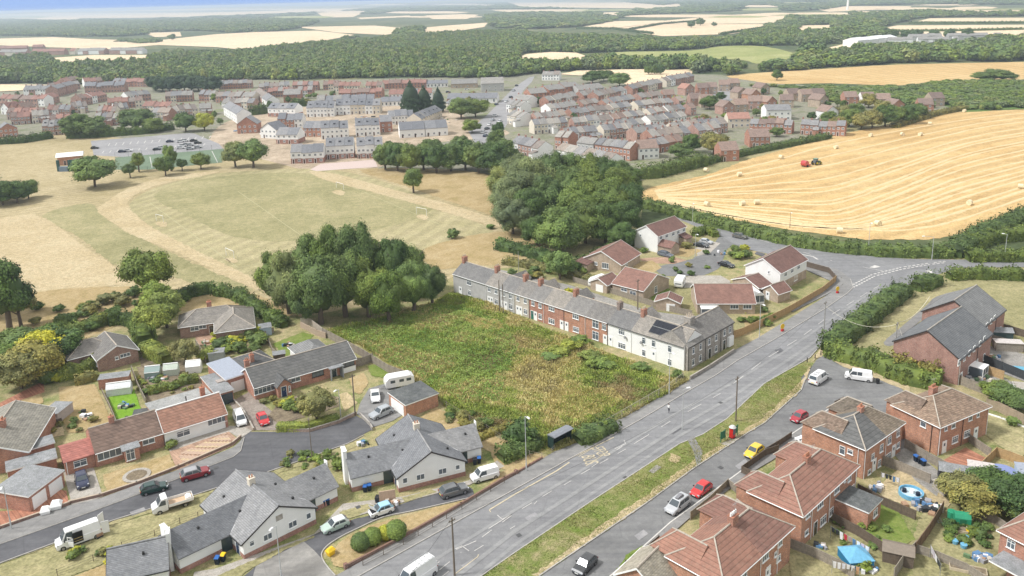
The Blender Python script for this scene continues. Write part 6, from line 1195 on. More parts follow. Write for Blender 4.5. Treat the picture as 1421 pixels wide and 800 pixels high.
cW,cK,cS,cG=(.75,.75,.74),(.014,.015,.017),(.42,.43,.44),(.10,.105,.11)
car('hatch','dark_green',(.008,.04,.035),(196,687),(233,677),'dark green hatchback on the estate road behind the red one');car('suv','deep_red',(.22,.012,.018),(251,668),(292,656.5),'deep red SUV on the estate road ahead of the dark green hatchback',roofcol=m_paint('silver_roof_paint',(.3,.3,.31)))
car('suv','navy',(.012,.018,.055),(112,661),(117,683),'navy blue car parked on the pale concrete drive');car('smallvan','white',cW,(328,575),(339,598),'white small van on the drive beside the low wall')
car('hatch','bright_red',(.50,.012,.016),(360,577),(371,596),'bright red hatchback facing the road on the wide drive');car('saloon','white',cW,(520,545),(522,562),'white sports saloon on the paved drive');car('suv','pale_grey',(.34,.36,.38),(544,571),(514,584),'pale grey SUV parked across the foot of the paved drive')
car('hatch','pale_green',(.40,.50,.44),(487,725),(443,743),'pale green hatchback on the bungalow lane',roofcol=m_paint('pale_roof_paint',(.62,.66,.64)));oc=car('mini','white',cW,(547,707),(511,719),'white car with raised bonnet and sky-blue roof',roofcol=m_paint('sky_blue_roof',(.30,.52,.66)))
bm=MB().slab([(0,-.6,0),(.9,-.55,.75),(.9,.55,.75),(0,.6,0)][::-1],.04);obj('open_bonnet',bm.mesh('open_bonnet',m_paint('white_paint',cW)),oc,(.78,0,.95));obj('engine_bay',MB().box(.85,1.55,-.6,.6,.8,.93).mesh('engine_bay',TRIM),oc)
car('suv','mid_grey',(.13,.135,.14),(610,692),(650,680),'dark grey SUV at the end of the bungalow lane');v=car('smallvan','white',cW,(692,659),(653,670),'small white van parked on grass at the lane end','van');obj('blue_logo',MB().box(-.5,.1,-.935,-.925,1.2,1.4).mesh('blue_logo',m_plain('blue_print',(.05,.12,.4))),v)
lv=car('bigvan','white',cW,(599,793),(557,822),'white van with roof ladder rack on the main road at the bottom edge','van',name='moving_van');
for y_ in(-.7,.7):obj('roof_rail',MB().tube((-2.4,y_,2.6),(1.2,y_,2.6),.03,n=5).mesh('roof_rail',STEEL),lv)
for i in range(6):obj('roof_bar',MB().tube((-2.3+i*.68,-.85,2.62),(-2.3+i*.68,.85,2.62),.03,n=5).mesh('roof_bar',STEEL),lv)
car('hatch','charcoal',(.04,.042,.045),(822,779),(801,800),'charcoal car at the bottom edge of the service road');mp=car('mpv','silver',cS,(955,695),(925,718),'silver people carrier with roof box parked behind the red hatchback')
obj('roof_box',MB().loft([[(-1.1,-.3,1.76),(-1.1,.3,1.76),(-1.1,.2,1.9),(-1.1,-.2,1.9)],[(-.6,-.35,1.76),(-.6,.35,1.76),(-.6,.3,2.05),(-.6,-.3,2.05)],[(.3,-.3,1.76),(.3,.3,1.76),(.3,.2,1.9),(.3,-.2,1.9)]]).mesh('roof_box',m_plain('grey_roof_box',(.2,.2,.21))),mp)
car('hatch','scarlet',(.52,.018,.018),(986,674),(959,695),'scarlet hatchback in the service road ahead of the silver people carrier');car('hatch','yellow',(.68,.46,.03),(1059,622),(1033,641),'yellow hatchback on the service road');car('mini','crimson',(.34,.015,.03),(1121,576),(1096,591),'small crimson car on the service road nearest the turning head');car('hatch','white',cW,(1132,626),(1106,611),'white car parked inside the fenced front garden')
mb_=car('van','white',cW,(1120,541),(1151,519),'white minibus with dark rear window in the turning head','minibus',name='minibus');obj('roof_hatch',MB().box(-.9,-.2,-.35,.35,2.0,2.05).mesh('roof_hatch',m_plain('grey_hatch',(.4,.4,.4))),mb_);obj('roof_hatch',MB().box(-1.9,-1.3,-.35,.35,2.0,2.05).mesh('roof_hatch',m_plain('grey_hatch',(.4,.4,.4))),mb_)
car('van','white',cW,(1212,530),(1171,524),'white windowed van in front of the hedge at the turning head','van',name='parked_van');car('suv','white',cW,(98,505),(115,497),'white car half hidden beside the grey hipped bungalow')
car('estate','slate_blue',(.13,.15,.18),(915,354),(932,358),'slate blue car on the white semi drive');car('saloon','black',cK,(962,341),(984,345),'black car in front of the silver one by the clipped hedge');car('hatch','silver',cS,(970,337),(990,340),'silver car partly behind the black one by the clipped hedge');car('saloon','black',cK,(997,367),(1019,373),'black saloon beside the close island');car('suv','bronze_grey',(.12,.115,.10),(1016,329),(1038,333),'grey SUV driving on the upper branch road',name='moving_car')
# flatbed truck
A,B=P(274,694),P(206,715);d=B-A;m=(A+B)/2;t=thing('flatbed_truck','white flatbed truck with timber load area on the grass','truck',(m.x,m.y,.02),math.atan2(d.y,d.x));WP=m_paint('white_paint',cW)
rg=lambda x,zb,zt,hw:[(x,-hw*.95,zb),(x,-hw,zb+.3),(x,-hw*.93,zt),(x,hw*.93,zt),(x,hw,zb+.3),(x,hw*.95,zb)]
obj('cab',MB().loft([rg(.75,.4,2.25,1.0),rg(1.0,.35,2.3,1.02),rg(1.55,.3,2.2,1.0),rg(2.15,.3,1.35,1.0),rg(2.75,.32,1.1,.95),rg(2.9,.45,.85,.85)]).mesh('cab',WP),t);obj('windscreen',MB().slab([(2.12,-.8,1.44),(2.12,.8,1.44),(1.62,.8,2.2),(1.62,-.8,2.2)],.01).mesh('windscreen',CARGL),t)
for s_ in(-1,1):pts=[(2.0,s_*1.0,1.35),(1.0,s_*1.03,1.35),(1.0,s_*.99,2.05),(1.6,s_*.99,2.05)];obj('side_window',MB().poly(pts if s_<0 else pts[::-1]).mesh('side_window',CARGL),t);obj('side_board',MB().box(-2.75,.6,s_*1.03-.02,s_*1.03+.02,.8,1.2).mesh('side_board',WP),t);obj('headlight',MB().box(2.7,2.9,s_*.75-.15,s_*.75+.15,.8,1.0).mesh('headlight',LAMPW),t)
obj('load_bed',MB().box(-2.8,.65,-1.0,1.0,.72,.8).mesh('load_bed',m_plain('plywood_load_bed',(.5,.36,.24),.8)),t);obj('tailboard',MB().box(-2.82,-2.76,-1.0,1.0,.8,1.2).mesh('tailboard',WP),t);obj('headboard',MB().box(.62,.68,-1.0,1.0,.8,1.7).mesh('headboard',WP),t);obj('chassis',MB().box(-2.7,2.4,-.5,.5,.4,.7).mesh('chassis',TRIM),t);obj('white_sack',MB().loft([rg(-2.6,.8,1.1,.5),rg(-2.2,.8,1.3,.6),rg(-1.8,.8,1.1,.5)]).mesh('white_sack',WHITE),t)
_,_,_,T_,R__,_,_,_,_,_,_,_=car_meshes('bigvan',cW,'white')
for x in(1.95,-1.6):
    for s_ in(-1,1):wh=obj('wheel',T_,t,(x,s_*.92,.35));obj('rim',R__,wh)
# panel van with open doors
pv=car('bigvan','white',cW,(144,739),(74,765),'white panel van with its side and rear doors open on the grass','van',name='panel_van')
obj('cargo_opening',MB().box(-.5,.75,1.02,1.045,.55,2.15).mesh('cargo_opening',m_plain('dark_van_interior',(.03,.03,.03))),pv).scale=(1,-1,1)if False else(1,1,1)
co=obj('cargo_opening',MB().box(-.5,.75,-1.0+2.035,1.045,.55,2.0).mesh('cargo_opening',TRIM),pv)
for z in(.8,1.2):obj('stored_timber',MB().box(-.4,.65,1.045,1.07,z,z+.06).mesh('stored_timber',m_plain('timber_yellow',(.5,.38,.15))),pv)
obj('open_front_door',MB().box(0,.9,-.03,.03,.45,1.2).box(0,.08,-.03,.03,1.2,1.9).box(.08,.75,-.03,.03,1.8,1.88).mesh('open_front_door',WP),pv,(1.45,1.03,0),rot=(0,0,math.radians(130)))
for s_ in(-1,1):obj('rear_door',MB().box(-.98,0,-.03,.03,.5,2.3).mesh('rear_door',WP),pv,(-2.85,s_*1.0,0),rot=(0,0,math.radians(-10 if s_>0 else 35)+(0 if s_>0 else 0)))
# caravans
def caravan(p1,p2,label,L=5.6,W=2.2,H=2.5):
    A,B=P(*p1),P(*p2);d=B-A;m=(A+B)/2;t=thing('caravan',label,'caravan',(m.x,m.y,.02),math.atan2(d.y,d.x))
    r_=lambda x,z0,z1,k:[(x,-W/2*k,z0),(x,-W/2*k,z1-.15),(x,-W/2*k+.15,z1),(x,W/2*k-.15,z1),(x,W/2*k,z1-.15),(x,W/2*k,z0)]
    obj('body',MB().loft([r_(-L/2,.9,1.5,.96),r_(-L/2+.1,.5,2.1,1),r_(-L/2+.8,.42,H,1),r_(L/2-.7,.42,H,1),r_(L/2-.1,.5,1.9,1),r_(L/2,.8,1.3,.96)]).mesh('body',m_paint('caravan_white',(.78,.78,.77))),t)
    for s_ in(-1,1):
        for x in(-1.7,-.3,1.4):obj('window',MB().box(x-.45,x+.45,s_*(W/2+.005)-.01,s_*(W/2+.005)+.01,1.3,1.85).mesh('window',CARGL),t)
        wh=obj('wheel',T_,t,(-.2,s_*(W/2-.12),.33));obj('rim',R__,wh)
    obj('rear_window',MB().box(-L/2-.02,-L/2+.04,-.8,.8,1.2,1.45).mesh('rear_window',CARGL),t);obj('roof_light',MB().box(-.3,.3,-.3,.3,H,H+.08).mesh('roof_light',m_plain('cream_plastic',(.6,.58,.5))),t);obj('drawbar',MB().tube((L/2-.2,-.5,.45),(L/2+1.1,0,.45),.05,n=5).tube((L/2-.2,.5,.45),(L/2+1.1,0,.45),.05,n=5).mesh('drawbar',STEEL),t)
caravan((570,533),(538,539),'large white caravan beside the orange brick garage');caravan((815,402),(846,391),'white caravan behind the small brown-roofed garage');caravan((940,403),(947,392),'white caravan or box trailer standing beside the small garage',4.6,2.2,2.5)
# tractor and baler in the stubble
def tractor():
    p,q=P(1117,233),P(1138,229);d=q-p;m=P(1133,229);t=thing('tractor','green tractor pulling a red baler across the stubble','tractor',(m.x,m.y,.05),math.atan2(d.y,d.x));GP=m_paint('tractor_green',(.03,.16,.05));YW=m_plain('yellow_rim',(.6,.5,.05))
    obj('bonnet',MB().loft([[(0,-.5,.8),(0,.5,.8),(0,.5,1.7),(0,-.5,1.7)],[(2.2,-.4,.8),(2.2,.4,.8),(2.2,.35,1.45),(2.2,-.35,1.45)]]).mesh('bonnet',GP),t)
    obj('cab',MB().loft([[(-1.5,-.75,1.0),(.2,-.75,1.0),(.2,.75,1.0),(-1.5,.75,1.0)],[(-1.4,-.7,2.6),(0,-.7,2.6),(0,.7,2.6),(-1.4,.7,2.6)]]).mesh('cab',GLASS),t);obj('cab_roof',MB().box(-1.6,.2,-.8,.8,2.6,2.8).mesh('cab_roof',GP),t)
    for s_ in(-1,1):
        w1=obj('rear_wheel',MB().tube((-1.1,s_*.75,.9),(-1.1,s_*1.2,.9),.9,n=16).mesh('rear_wheel',TYRE),t);obj('rim',MB().tube((-1.1,s_*.7,.9),(-1.1,s_*1.22,.9),.5,n=10).mesh('rim',YW),w1)
        w1=obj('front_wheel',MB().tube((1.6,s_*.7,.6),(1.6,s_*1.05,.6),.6,n=14).mesh('front_wheel',TYRE),t);obj('rim',MB().tube((1.6,s_*.66,.6),(1.6,s_*1.07,.6),.33,n=10).mesh('rim',YW),w1)
    m=P(1117,232);b=thing('baler','red round baler towed behind the green tractor','baler',(m.x,m.y,.05),math.atan2(d.y,d.x));RP=m_paint('baler_red',(.45,.05,.05))
    obj('drum_housing',MB().tube((-.2,-1.2,1.5),(-.2,1.2,1.5),1.2,n=14).mesh('drum_housing',RP),b);obj('pickup',MB().box(.6,2.2,-1.1,1.1,.4,1.1).mesh('pickup',RP),b);obj('drawbar',MB().tube((2,0,.7),(4,0,.7),.08,n=5).mesh('drawbar',STEEL),b)
    for s_ in(-1,1):obj('wheel',MB().tube((0,s_*1.15,.5),(0,s_*1.45,.5),.5,n=12).mesh('wheel',TYRE),b)
tractor()
# round bales
STRAWM=m_plain('straw_bale',(.70,.60,.40),.95,.1,var=.2,scale=2)
bl=[(1026,245,'by the upper left field edge'),(980,239,'nearest the corner bushes of the field'),(981,287,'leftmost along the lower hedge'),(1030,286,'left one of the pair near the lower hedge'),(1050,284,'right one of the pair near the lower hedge'),(1165,324,'lowest, close to the hedge'),(1218,314,'just above the junction sign'),(1345,285,'alone in the right of the field'),(1416,262,'at the right edge of the field'),(1084,221,'left of the tractor'),(1160,207,'up-slope of the tractor'),(1208,190,'first of the row under the trees'),(1252,189,'second of the row under the trees'),(1277,189,'third of the row under the trees'),(1290,174,'highest beside the trees'),(1338,156,'at the top corner of the field')]
bmesh_=MB().tube((0,-.62,.68),(0,.62,.68),.68,n=16).mesh('round_bale',STRAWM)
for x,y,s_ in bl:p=P(x,y);tagit(obj('round_bale',bmesh_,None,(p.x,p.y,.04),random.uniform(0,3.1),(1.3,1.3,1.3)),'round straw bale '+s_,'bale','round bales in the stubble field')
# windrows of straw
G0=[(908,266),(1010,241),(1080,224),(1150,205),(1260,182),(1370,164),(1440,158)];Gb=[(925,284),(1010,300),(1100,314),(1180,318),(1250,320),(1330,306),(1440,268)]
Gm=[(915,276),(1000,286),(1080,292),(1160,296),(1240,270),(1330,234),(1440,208)]
G0,Gb,Gm=smooth(G0,6),smooth(Gb,6),smooth(Gm,6)
mb=MB()
def gl(L,t):k=t*(len(L)-1);i=min(int(k),len(L)-2);f=k-i;return(L[i][0]*(1-f)+L[i+1][0]*f,L[i][1]*(1-f)+L[i+1][1]*f)
for r_ in range(18):
    f=(r_+random.uniform(-.25,.25))/17.0
    def at(t):
        a,m_,b=gl(G0,t),gl(Gm,t),gl(Gb,t);w0,w1,w2=(1-f)*(1-2*f),4*f*(1-f),f*(2*f-1)
        return(a[0]*w0+m_[0]*w1+b[0]*w2,a[1]*w0+m_[1]*w1+b[1]*w2)
    prev=None;N_=46
    for i in range(N_+1):
        p=P(*at(i/N_));p=Vector((p.x+random.uniform(-.25,.25),p.y+random.uniform(-.25,.25),0))
        if prev is not None:
            d=(p-prev).normalized();n=Vector((-d.y,d.x,0))*random.uniform(.5,1.0)
            mb.loft([[prev-n,prev-n*.4+Vector((0,0,.16)),prev+n*.4+Vector((0,0,.16)),prev+n],[p-n,p-n*.4+Vector((0,0,.16)),p+n*.4+Vector((0,0,.16)),p+n]])
        prev=p
tagit(obj('straw_windrows',mb.mesh('straw_windrows',m_plain('pale_loose_straw',(.60,.465,.265),.95,.05,var=.12,scale=1)),None,(0,0,.06)),'long rows of pale loose straw across the stubble','straw',kind='stuff')
# goalposts
GS=MB().tube((-3.66,0,0),(-3.66,0,2.5),.09,n=6).tube((3.66,0,0),(3.66,0,2.5),.09,n=6);
for a,b,lab in(((218,307),(226,309),'upper left'),((314,355),(325,360),'lower left'),((467,261),(477,264),'upper right'),((578,297),(592,300),'lower right')):
    A,B=P(*a),P(*b);d=B-A;t=thing('goalposts','white goalposts, the %s of the four on the playing field'%lab,'goalposts',tuple((A+B)/2),math.atan2(d.y,d.x));k=max(2.2,d.length/2)
    for s_ in(-1,1):obj('post',MB().tube((s_*k,0,0),(s_*k,0,2.4),.06,n=6).mesh('post',WHITE),t);obj('net_stay',MB().tube((s_*k,0,2.5),(s_*k,1.2,.1),.03,n=4).mesh('net_stay',STEEL),t)
    obj('crossbar',MB().tube((-k,0,2.4),(k,0,2.4),.06,n=6).mesh('crossbar',WHITE),t)
# ================================================================ fences, walls
_pm={}
def panel_mesh(mat,h,style='closed'):
    k=(mat.name,round(h,2),style)
    if k not in _pm:
        mb=MB();n=10 if style!='picket' else 12
        for i in range(n):
            x0,x1=i/n,(i+(.94 if style!='picket' else .6))/n;mb.box(x0,x1,-.015+.012*(i%2),.01+.012*(i%2),.04,h-(0 if style!='picket' else .0)+random.uniform(-.01,.01))
        mb.box(0,1,.022,.06,h*.22,h*.28);mb.box(0,1,.022,.06,h*.78,h*.84)
        if style=='closed':mb.box(0,1,-.035,.045,h+.012,h+.05)
        _pm[k]=mb.mesh('panel',mat)
    return _pm[k]
def fence(label,pts,h=1.7,mat=None,style='closed',step=1.83,group=None,z=0,pm=None,cap=True):
    mat=mat or WOODL;W=[P(*p)for p in pts];t=thing('fence',label,'fence',(W[0].x,W[0].y,z),0,group)
    po=_pm.setdefault(('post',mat.name,round(h,1)),MB().box(-.055,.055,-.055,.055,0,h+.1).mesh('post',pm or mat));O=W[0]
    for a,b in zip(W,W[1:]):
        L=(b-a).length;n=max(1,round(L/step));d=(b-a)/n;rz=math.atan2(d.y,d.x)
        for i in range(n):
            q=a+d*i-O;obj('panel',panel_mesh(mat,h,style),t,(q.x+d.x*.03,q.y+d.y*.03,0),rz,(d.length*.94,1,1));obj('post',po,t,(q.x,q.y,0),rz)
    q=W[-1]-O;obj('post',po,t,(q.x,q.y,0));return t
def wall(label,pts,h,mat,w=.22,coping=None,name='garden_wall',cat='wall',piers=0):
    W=[P(*p)for p in pts];O=W[0];t=thing(name,label,cat,(O.x,O.y,0))
    mb=MB();cp=MB();
    for a,b in zip(W,W[1:]):
        d=(b-a).normalized();n=Vector((-d.y,d.x,0));a_,b_=a-O-d*w*.48,b-O+d*w*.48
        for m_,ww,z0,z1 in((mb,w,0,h),(cp,w+.06,h+.002,h+.07)):
            m_.prism([(p.x,p.y)for p in(a_-n*ww/2,b_-n*ww/2,b_+n*ww/2,a_+n*ww/2)],z0,z1)
    obj('masonry',mb.mesh('masonry',mat),t)
    if coping:obj('coping',cp.mesh('coping',coping),t)
    for k in range(piers):
        q=W[0].lerp(W[-1],k/max(1,piers-1))-O;obj('pier',MB().box(-.22,.22,-.22,.22,0,h+.3).mesh('pier',mat),t,(q.x,q.y,0),math.atan2((W[-1]-W[0]).y,(W[-1]-W[0]).x))
    return t
def postwire(label,pts,h=1.2,step=3,mat=None,rails=3,r=.045,name='fence',z=0):
    mat=mat or WOODD;W=[P(*p)for p in pts];O=W[0];t=thing(name,label,'fence',(O.x,O.y,z));pmh=MB().tube((0,0,0),(0,0,h),r,n=5).mesh('post',mat)
    for a,b in zip(W,W[1:]):
        L=(b-a).length;n=max(1,round(L/step));d=(b-a)/n;rz=math.atan2(d.y,d.x);rm=MB()
        for k in range(rails):rm.box(0,L,-.012,.012,h*(k+.9)/rails-.06,h*(k+.9)/rails-.035)
        obj('rail',rm.mesh('rail',mat),t,tuple(a-O),rz)['kind']='stuff'
        for i in range(n+1):q=a+d*i-O;obj('post',pmh,t,(q.x,q.y,0),rz)
    return t
def mesh_fence(label,pts,h=2.0):
    W=[P(*p)for p in pts];O=W[0];t=thing('mesh_fence',label,'fence',(O.x,O.y,0));m_=m_plain('rusty_cream_steel',(.36,.33,.25),.6);pm_=MB().box(-.04,.04,-.04,.04,0,h).mesh('post',m_)
    for a,b in zip(W,W[1:]):
        L=(b-a).length;n=max(1,round(L/2.6));d=(b-a)/n;rz=math.atan2(d.y,d.x)
        for i in range(n+1):q=a+d*i-O;obj('post',pm_,t,(q.x,q.y,0),rz)
        rm=MB().box(0,L,-.03,.03,h-.06,h)
        obj('top_rail',rm.mesh('top_rail',m_),t,tuple(a-O),rz)
        wm=MB()
        for i in range(int(L/.35)):wm.box(i*.35,i*.35+.012,-.006,.006,.1,h-.06)
        for k in range(3):wm.box(0,L,-.008,.008,.4+k*.5,.415+k*.5)
        o=obj('wire',wm.mesh('wire',m_),t,tuple(a-O),rz);o['kind']='stuff'
fence('weathered timber fence between the long bungalow and the waste plot',[(448,466),(478,482),(505,497),(540,519),(565,528)],1.8)
fence('pale fence screening the end of the long bungalow',[(492,510),(503,508),(518,502)],1.8);fence('dry timber fence at the top of the back gardens',[(418,452),(430,452),(448,466)],1.8,m_plain('bleached_fence',(.42,.37,.30)))
fence('new orange timber fence beside the main road pavement',[(1018,470),(1030,466),(1060,452),(1085,440),(1100,432),(1120,420),(1142,407),(1160,392)],1.7,WOODO);fence('weathered grey fence at the top corner of the close',[(1160,392),(1150,380),(1128,374),(1118,371)],1.6,WOODD)
fence('old timber fence beside the stone gable end',[(1000,446),(1010,458),(1018,470)],1.6)
fence('long low timber fence along the back lane',[(795,392),(835,404),(880,418),(925,432),(960,440)],1.5)
for lab,pts,m_,h_ in(('dark slatted fence round the lowest front garden',[(862,800),(914,756),(942,777),(942,790)],WOODD,1.3),('dark inner fence of the lowest front garden',[(868,790),(883,802)],WOODD,1.3),('weathered fence round the tan front garden',[(958,722),(985,700),(1010,676),(1042,700)],WOODL,1.3),('dark fence of the front yard beside the yellow car',[(1056,670),(1029,658),(1062,634),(1080,628)],WOODD,1.3),('dark fence along the service road front gardens',[(1062,632),(1085,618),(1098,609)],WOODD,1.2),('rust-brown fence beside the crimson car',[(1113,606),(1132,592),(1145,582)],m_plain('rust_brown_timber',(.26,.14,.07),var=.25,scale=4),1.4),
                       ('dark tall fence between the two nearest back gardens',[(1155,727),(1190,745),(1245,782)],WOODD,1.6),('brown tall fence beside the ladder yard',[(1270,770),(1290,742),(1308,712)],m_plain('brown_timber',(.19,.125,.08),var=.25,scale=4),1.8),('pale close-boarded fence behind the brown shed',[(1240,806),(1255,784),(1270,768)],WOODL,1.8),('pale timber fence dividing the garden with raised beds',[(1270,768),(1300,778),(1340,795),(1370,815)],WOODL,1.3),
                       ('weathered fence with trellis behind the blue paddling pool',[(1222,645),(1250,655),(1290,672)],WOODL,1.6),('low dark fence between flat-roofed extension garden and pool yard',[(1190,684),(1230,705),(1270,722)],WOODD,1.4),('timber fence beside the red patio',[(1255,622),(1285,640),(1322,660)],WOODL,1.6),('curved grey fence from the brown hipped pair',[(1336,608),(1352,620),(1374,635)],WOODL,1.5),
                       ('orange timber fence round the covered trampoline',[(1360,655),(1382,634),(1400,640),(1421,648)],WOODO,1.6),('long timber fence behind the far right lawn',[(1368,567),(1385,572),(1421,590)],m_plain('tan_timber',(.34,.27,.19),var=.2,scale=4),1.8),('grey boarded fence above the clipped bushes at right',[(1318,528),(1345,540),(1378,552)],WOODL,1.8),('orange-brown fence behind the new brick houses',[(1340,512),(1365,519),(1392,528)],WOODO,1.8),
                       ('black fence beside the blue pool behind the new houses',[(1358,502),(1390,515),(1421,528)],m_plain('black_timber',(.05,.055,.06)),1.8),('timber fence dividing the upper new-build gardens',[(1375,475),(1400,482),(1425,490)],WOODL,1.6),('dark fence at the top new-build garden',[(1384,458),(1400,462),(1425,470)],WOODD,1.6),('short grey fence along the orange-tiled house garden',[(1362,722),(1380,728),(1400,742)],WOODL,1.4),
                       ('brown fence left of the nearest back garden',[(1097,762),(1130,775),(1165,792),(1185,805)],WOODL,1.5),('dark picket fence of the bungalow side garden',[(253,737),(268,729),(292,718)],WOODD,.9),('brown fence in the left garden with sheds',[(37,600),(60,594),(86,588)],WOODD,1.0),('thin fence between the parched and bright lawns',[(142,546),(152,566),(162,590)],WOODL,.9),('white-topped fence between bright lawn and greenhouse garden',[(183,516),(192,540),(203,562)],WOODL,1.3),
                       ('timber fence right of the greenhouse garden',[(272,480),(282,495),(286,505)],WOODL,1.5),('fence between the small summerhouse and hedge',[(370,470),(378,490),(392,502)],WOODL,1.2),('low timber fence beside the brick patio',[(345,466),(362,470),(380,462)],WOODL,1.2),('dark timber fence in front of the brown hipped house',[(1158,566),(1170,560),(1180,566)],WOODD,1.2)):
    fence(lab,pts,h_,m_)
postwire('post and rail fence along the bottom of the waste plot',[(610,560),(640,578),(675,598),(704,618),(735,635),(752,638)],1.2,2.4,WOODL);postwire('wire fence beside the white bungalow grass strip',[(80,800),(130,780),(170,762),(215,745),(250,728),(300,712)],1.1,3.2)
postwire('low wire fence on top of the brick lane wall',[(504,787),(560,758),(620,722),(700,672)],1.0,3,WOODD);postwire('railing round the green court',[(160,220),(215,215),(260,212),(311,208)],3.0,6,m_plain('green_mesh_post',(.04,.07,.05)),5);postwire('dark fence at the near side of the green court',[(165,236),(205,236),(260,231),(309,226)],1.6,5,m_plain('green_mesh_post',(.04,.07,.05)),6)
postwire('timber fence along the top edge of the playing field',[(525,238),(580,240),(640,238)],1.3,4,WOODL);postwire('short fence beside the small roadside bus stop',[(752,638),(766,630),(770,626)],1.1,2,WOODL)
mesh_fence('rusty mesh fence behind the pavement from shelter to terrace end',[(808,612),(830,601),(863,582),(900,560),(928,544),(948,529)],1.7)
wall('low brick wall along the bungalow lane island',[(480,790),(560,748),(640,703),(700,667),(716,659)],.55,m_brick('dark_wall_brick',(.22,.12,.09)),coping=m_plain('brown_coping',(.2,.12,.09)),piers=2)
wall('low dark garden wall along the left estate road',[(96,700),(139,690),(190,673),(248,650),(322,618),(334,608)],.5,m_brick('dark_wall_brick',(.22,.12,.09)),coping=m_plain('tan_coping',(.42,.34,.26)));wall('low wall in front of the red brick forecourt',[(-20,742),(0,735),(60,714),(96,701)],.5,m_brick('dark_wall_brick',(.22,.12,.09)),coping=m_plain('tan_coping',(.42,.34,.26)))
wall('curved low wall under the clipped yellow hedge',[(385,600),(430,600),(470,588),(494,576)],.6,m_brick('pinkish_wall_brick',(.34,.24,.19)),coping=CONC);wall('low stone wall beside the paved drive gate',[(500,578),(514,592),(517,598)],.7,W_STONE)
wall('low wall in front of the stone houses',[(958,528),(985,512),(1018,490)],.8,W_STONE,coping=CONC);wall('low drive wall between the white van and red car',[(323,556),(338,572),(352,598)],.5,m_plain('tan_block_wall',(.36,.28,.21)),coping=CONC)
wall('white board edging below the far right fence',[(1368,575),(1390,582),(1421,594)],.3,WHITE);wall('brick wall left of the bus shelter',[(716,659),(735,648),(752,638)],.5,m_brick('dark_wall_brick',(.22,.12,.09)))
wall('grey boundary wall behind the long bungalow rear garden',[(418,455),(440,466),(452,470)],1.4,m_plain('tan_block_wall',(.36,.28,.21)))
# ================================================================ the town: every house a thing
_tw=MB();_tw.box(-.5,.5,-.05,.02,-.5,.5,0);_tw.box(-.4,-.05,-.07,0,-.38,.4,1);_tw.box(.05,.4,-.07,0,-.38,.4,1);TWIN=_tw.mesh('window',WHITE,GLASS)
_td=MB();_td.box(-.55,.55,-.05,.02,0,2.2,0);_td.box(-.4,.4,-.07,0,.05,2.05,1);TDOOR=_td.mesh('door',WHITE,DOORS['brown'])
W_PINK=m_brick('soft_pink_brick',(.40,.23,.18),var=.15);W_TB=m_brick('town_brown_brick',(.34,.16,.11),var=.18);R_TRED=m_roof('town_red_tile_roof',(.29,.165,.135),.6,.15);R_TSL=m_roof('town_slate_roof',(.22,.22,.225),.5,.12);R_TSL2=m_roof('town_worn_slate_roof',(.27,.26,.245),.5,.15,(.33,.31,.26));R_TBR=m_roof('town_brown_roof',(.23,.17,.145),.6,.15);R_TBR2=m_roof('town_grey_brown_roof',(.25,.215,.19),.5,.15);R_NEW=m_roof('town_new_slate_roof',(.20,.205,.22),.5,.06)
POT=MB().box(-.35,.35,-.3,.3,-.6,1.0).mesh('chimney',W_PLINTH)
_n=[0];_joined=MB();JM=[];OFFS=MB().box(0,2.6,-3.6,-.01,0,3.4).mesh('rear_wing',W_RED);OFFR=MB().slab([(-.15,-3.9,3.35),(2.75,-3.9,3.35),(2.75,0,4.3),(-.15,0,4.3)],.14).mesh('rear_wing_roof',R_TSL)
def joined_house(p,rz,W,D,ze,rise,rm,wm,gf,win):
    'beyond the nearest 300 the houses are one joined mass of real geometry'
    a,b=hmesh(W,D,ze,rise,gf);Mx=Matrix.Translation((p.x,p.y,0))@Matrix.Rotation(rz,4,'Z')
    def add(me,mt,T):
        if mt not in JM:JM.append(mt)
        n=len(_joined.v);_joined.v+=[tuple(T@v.co)for v in me.vertices]
        for f in me.polygons:_joined.f.append(tuple(n+i for i in f.vertices));_joined.m.append(JM.index(mt))
    add(a,wm,Mx);add(b,rm,Mx)
    if win:
        for i in range(2):add(GW,GLASS,Mx@Matrix.Translation((W*(i+.5)/2,-.01,ze-1.2)));add(GW,GLASS,Mx@Matrix.Translation((W*(i+.5)/2,-.01,1.4)))
        add(POT,W_PLINTH,Mx@Matrix.Translation((.5,D/2,ze+rise)))
GW=MB().box(-.5,.5,-.06,0,-.55,.55).mesh('pane',GLASS)
_hm={};DORM=MB().box(-.5,.5,0,1.4,0,.9).mesh('roof_window',m_plain('dark_dormer',(.08,.085,.1),.4))
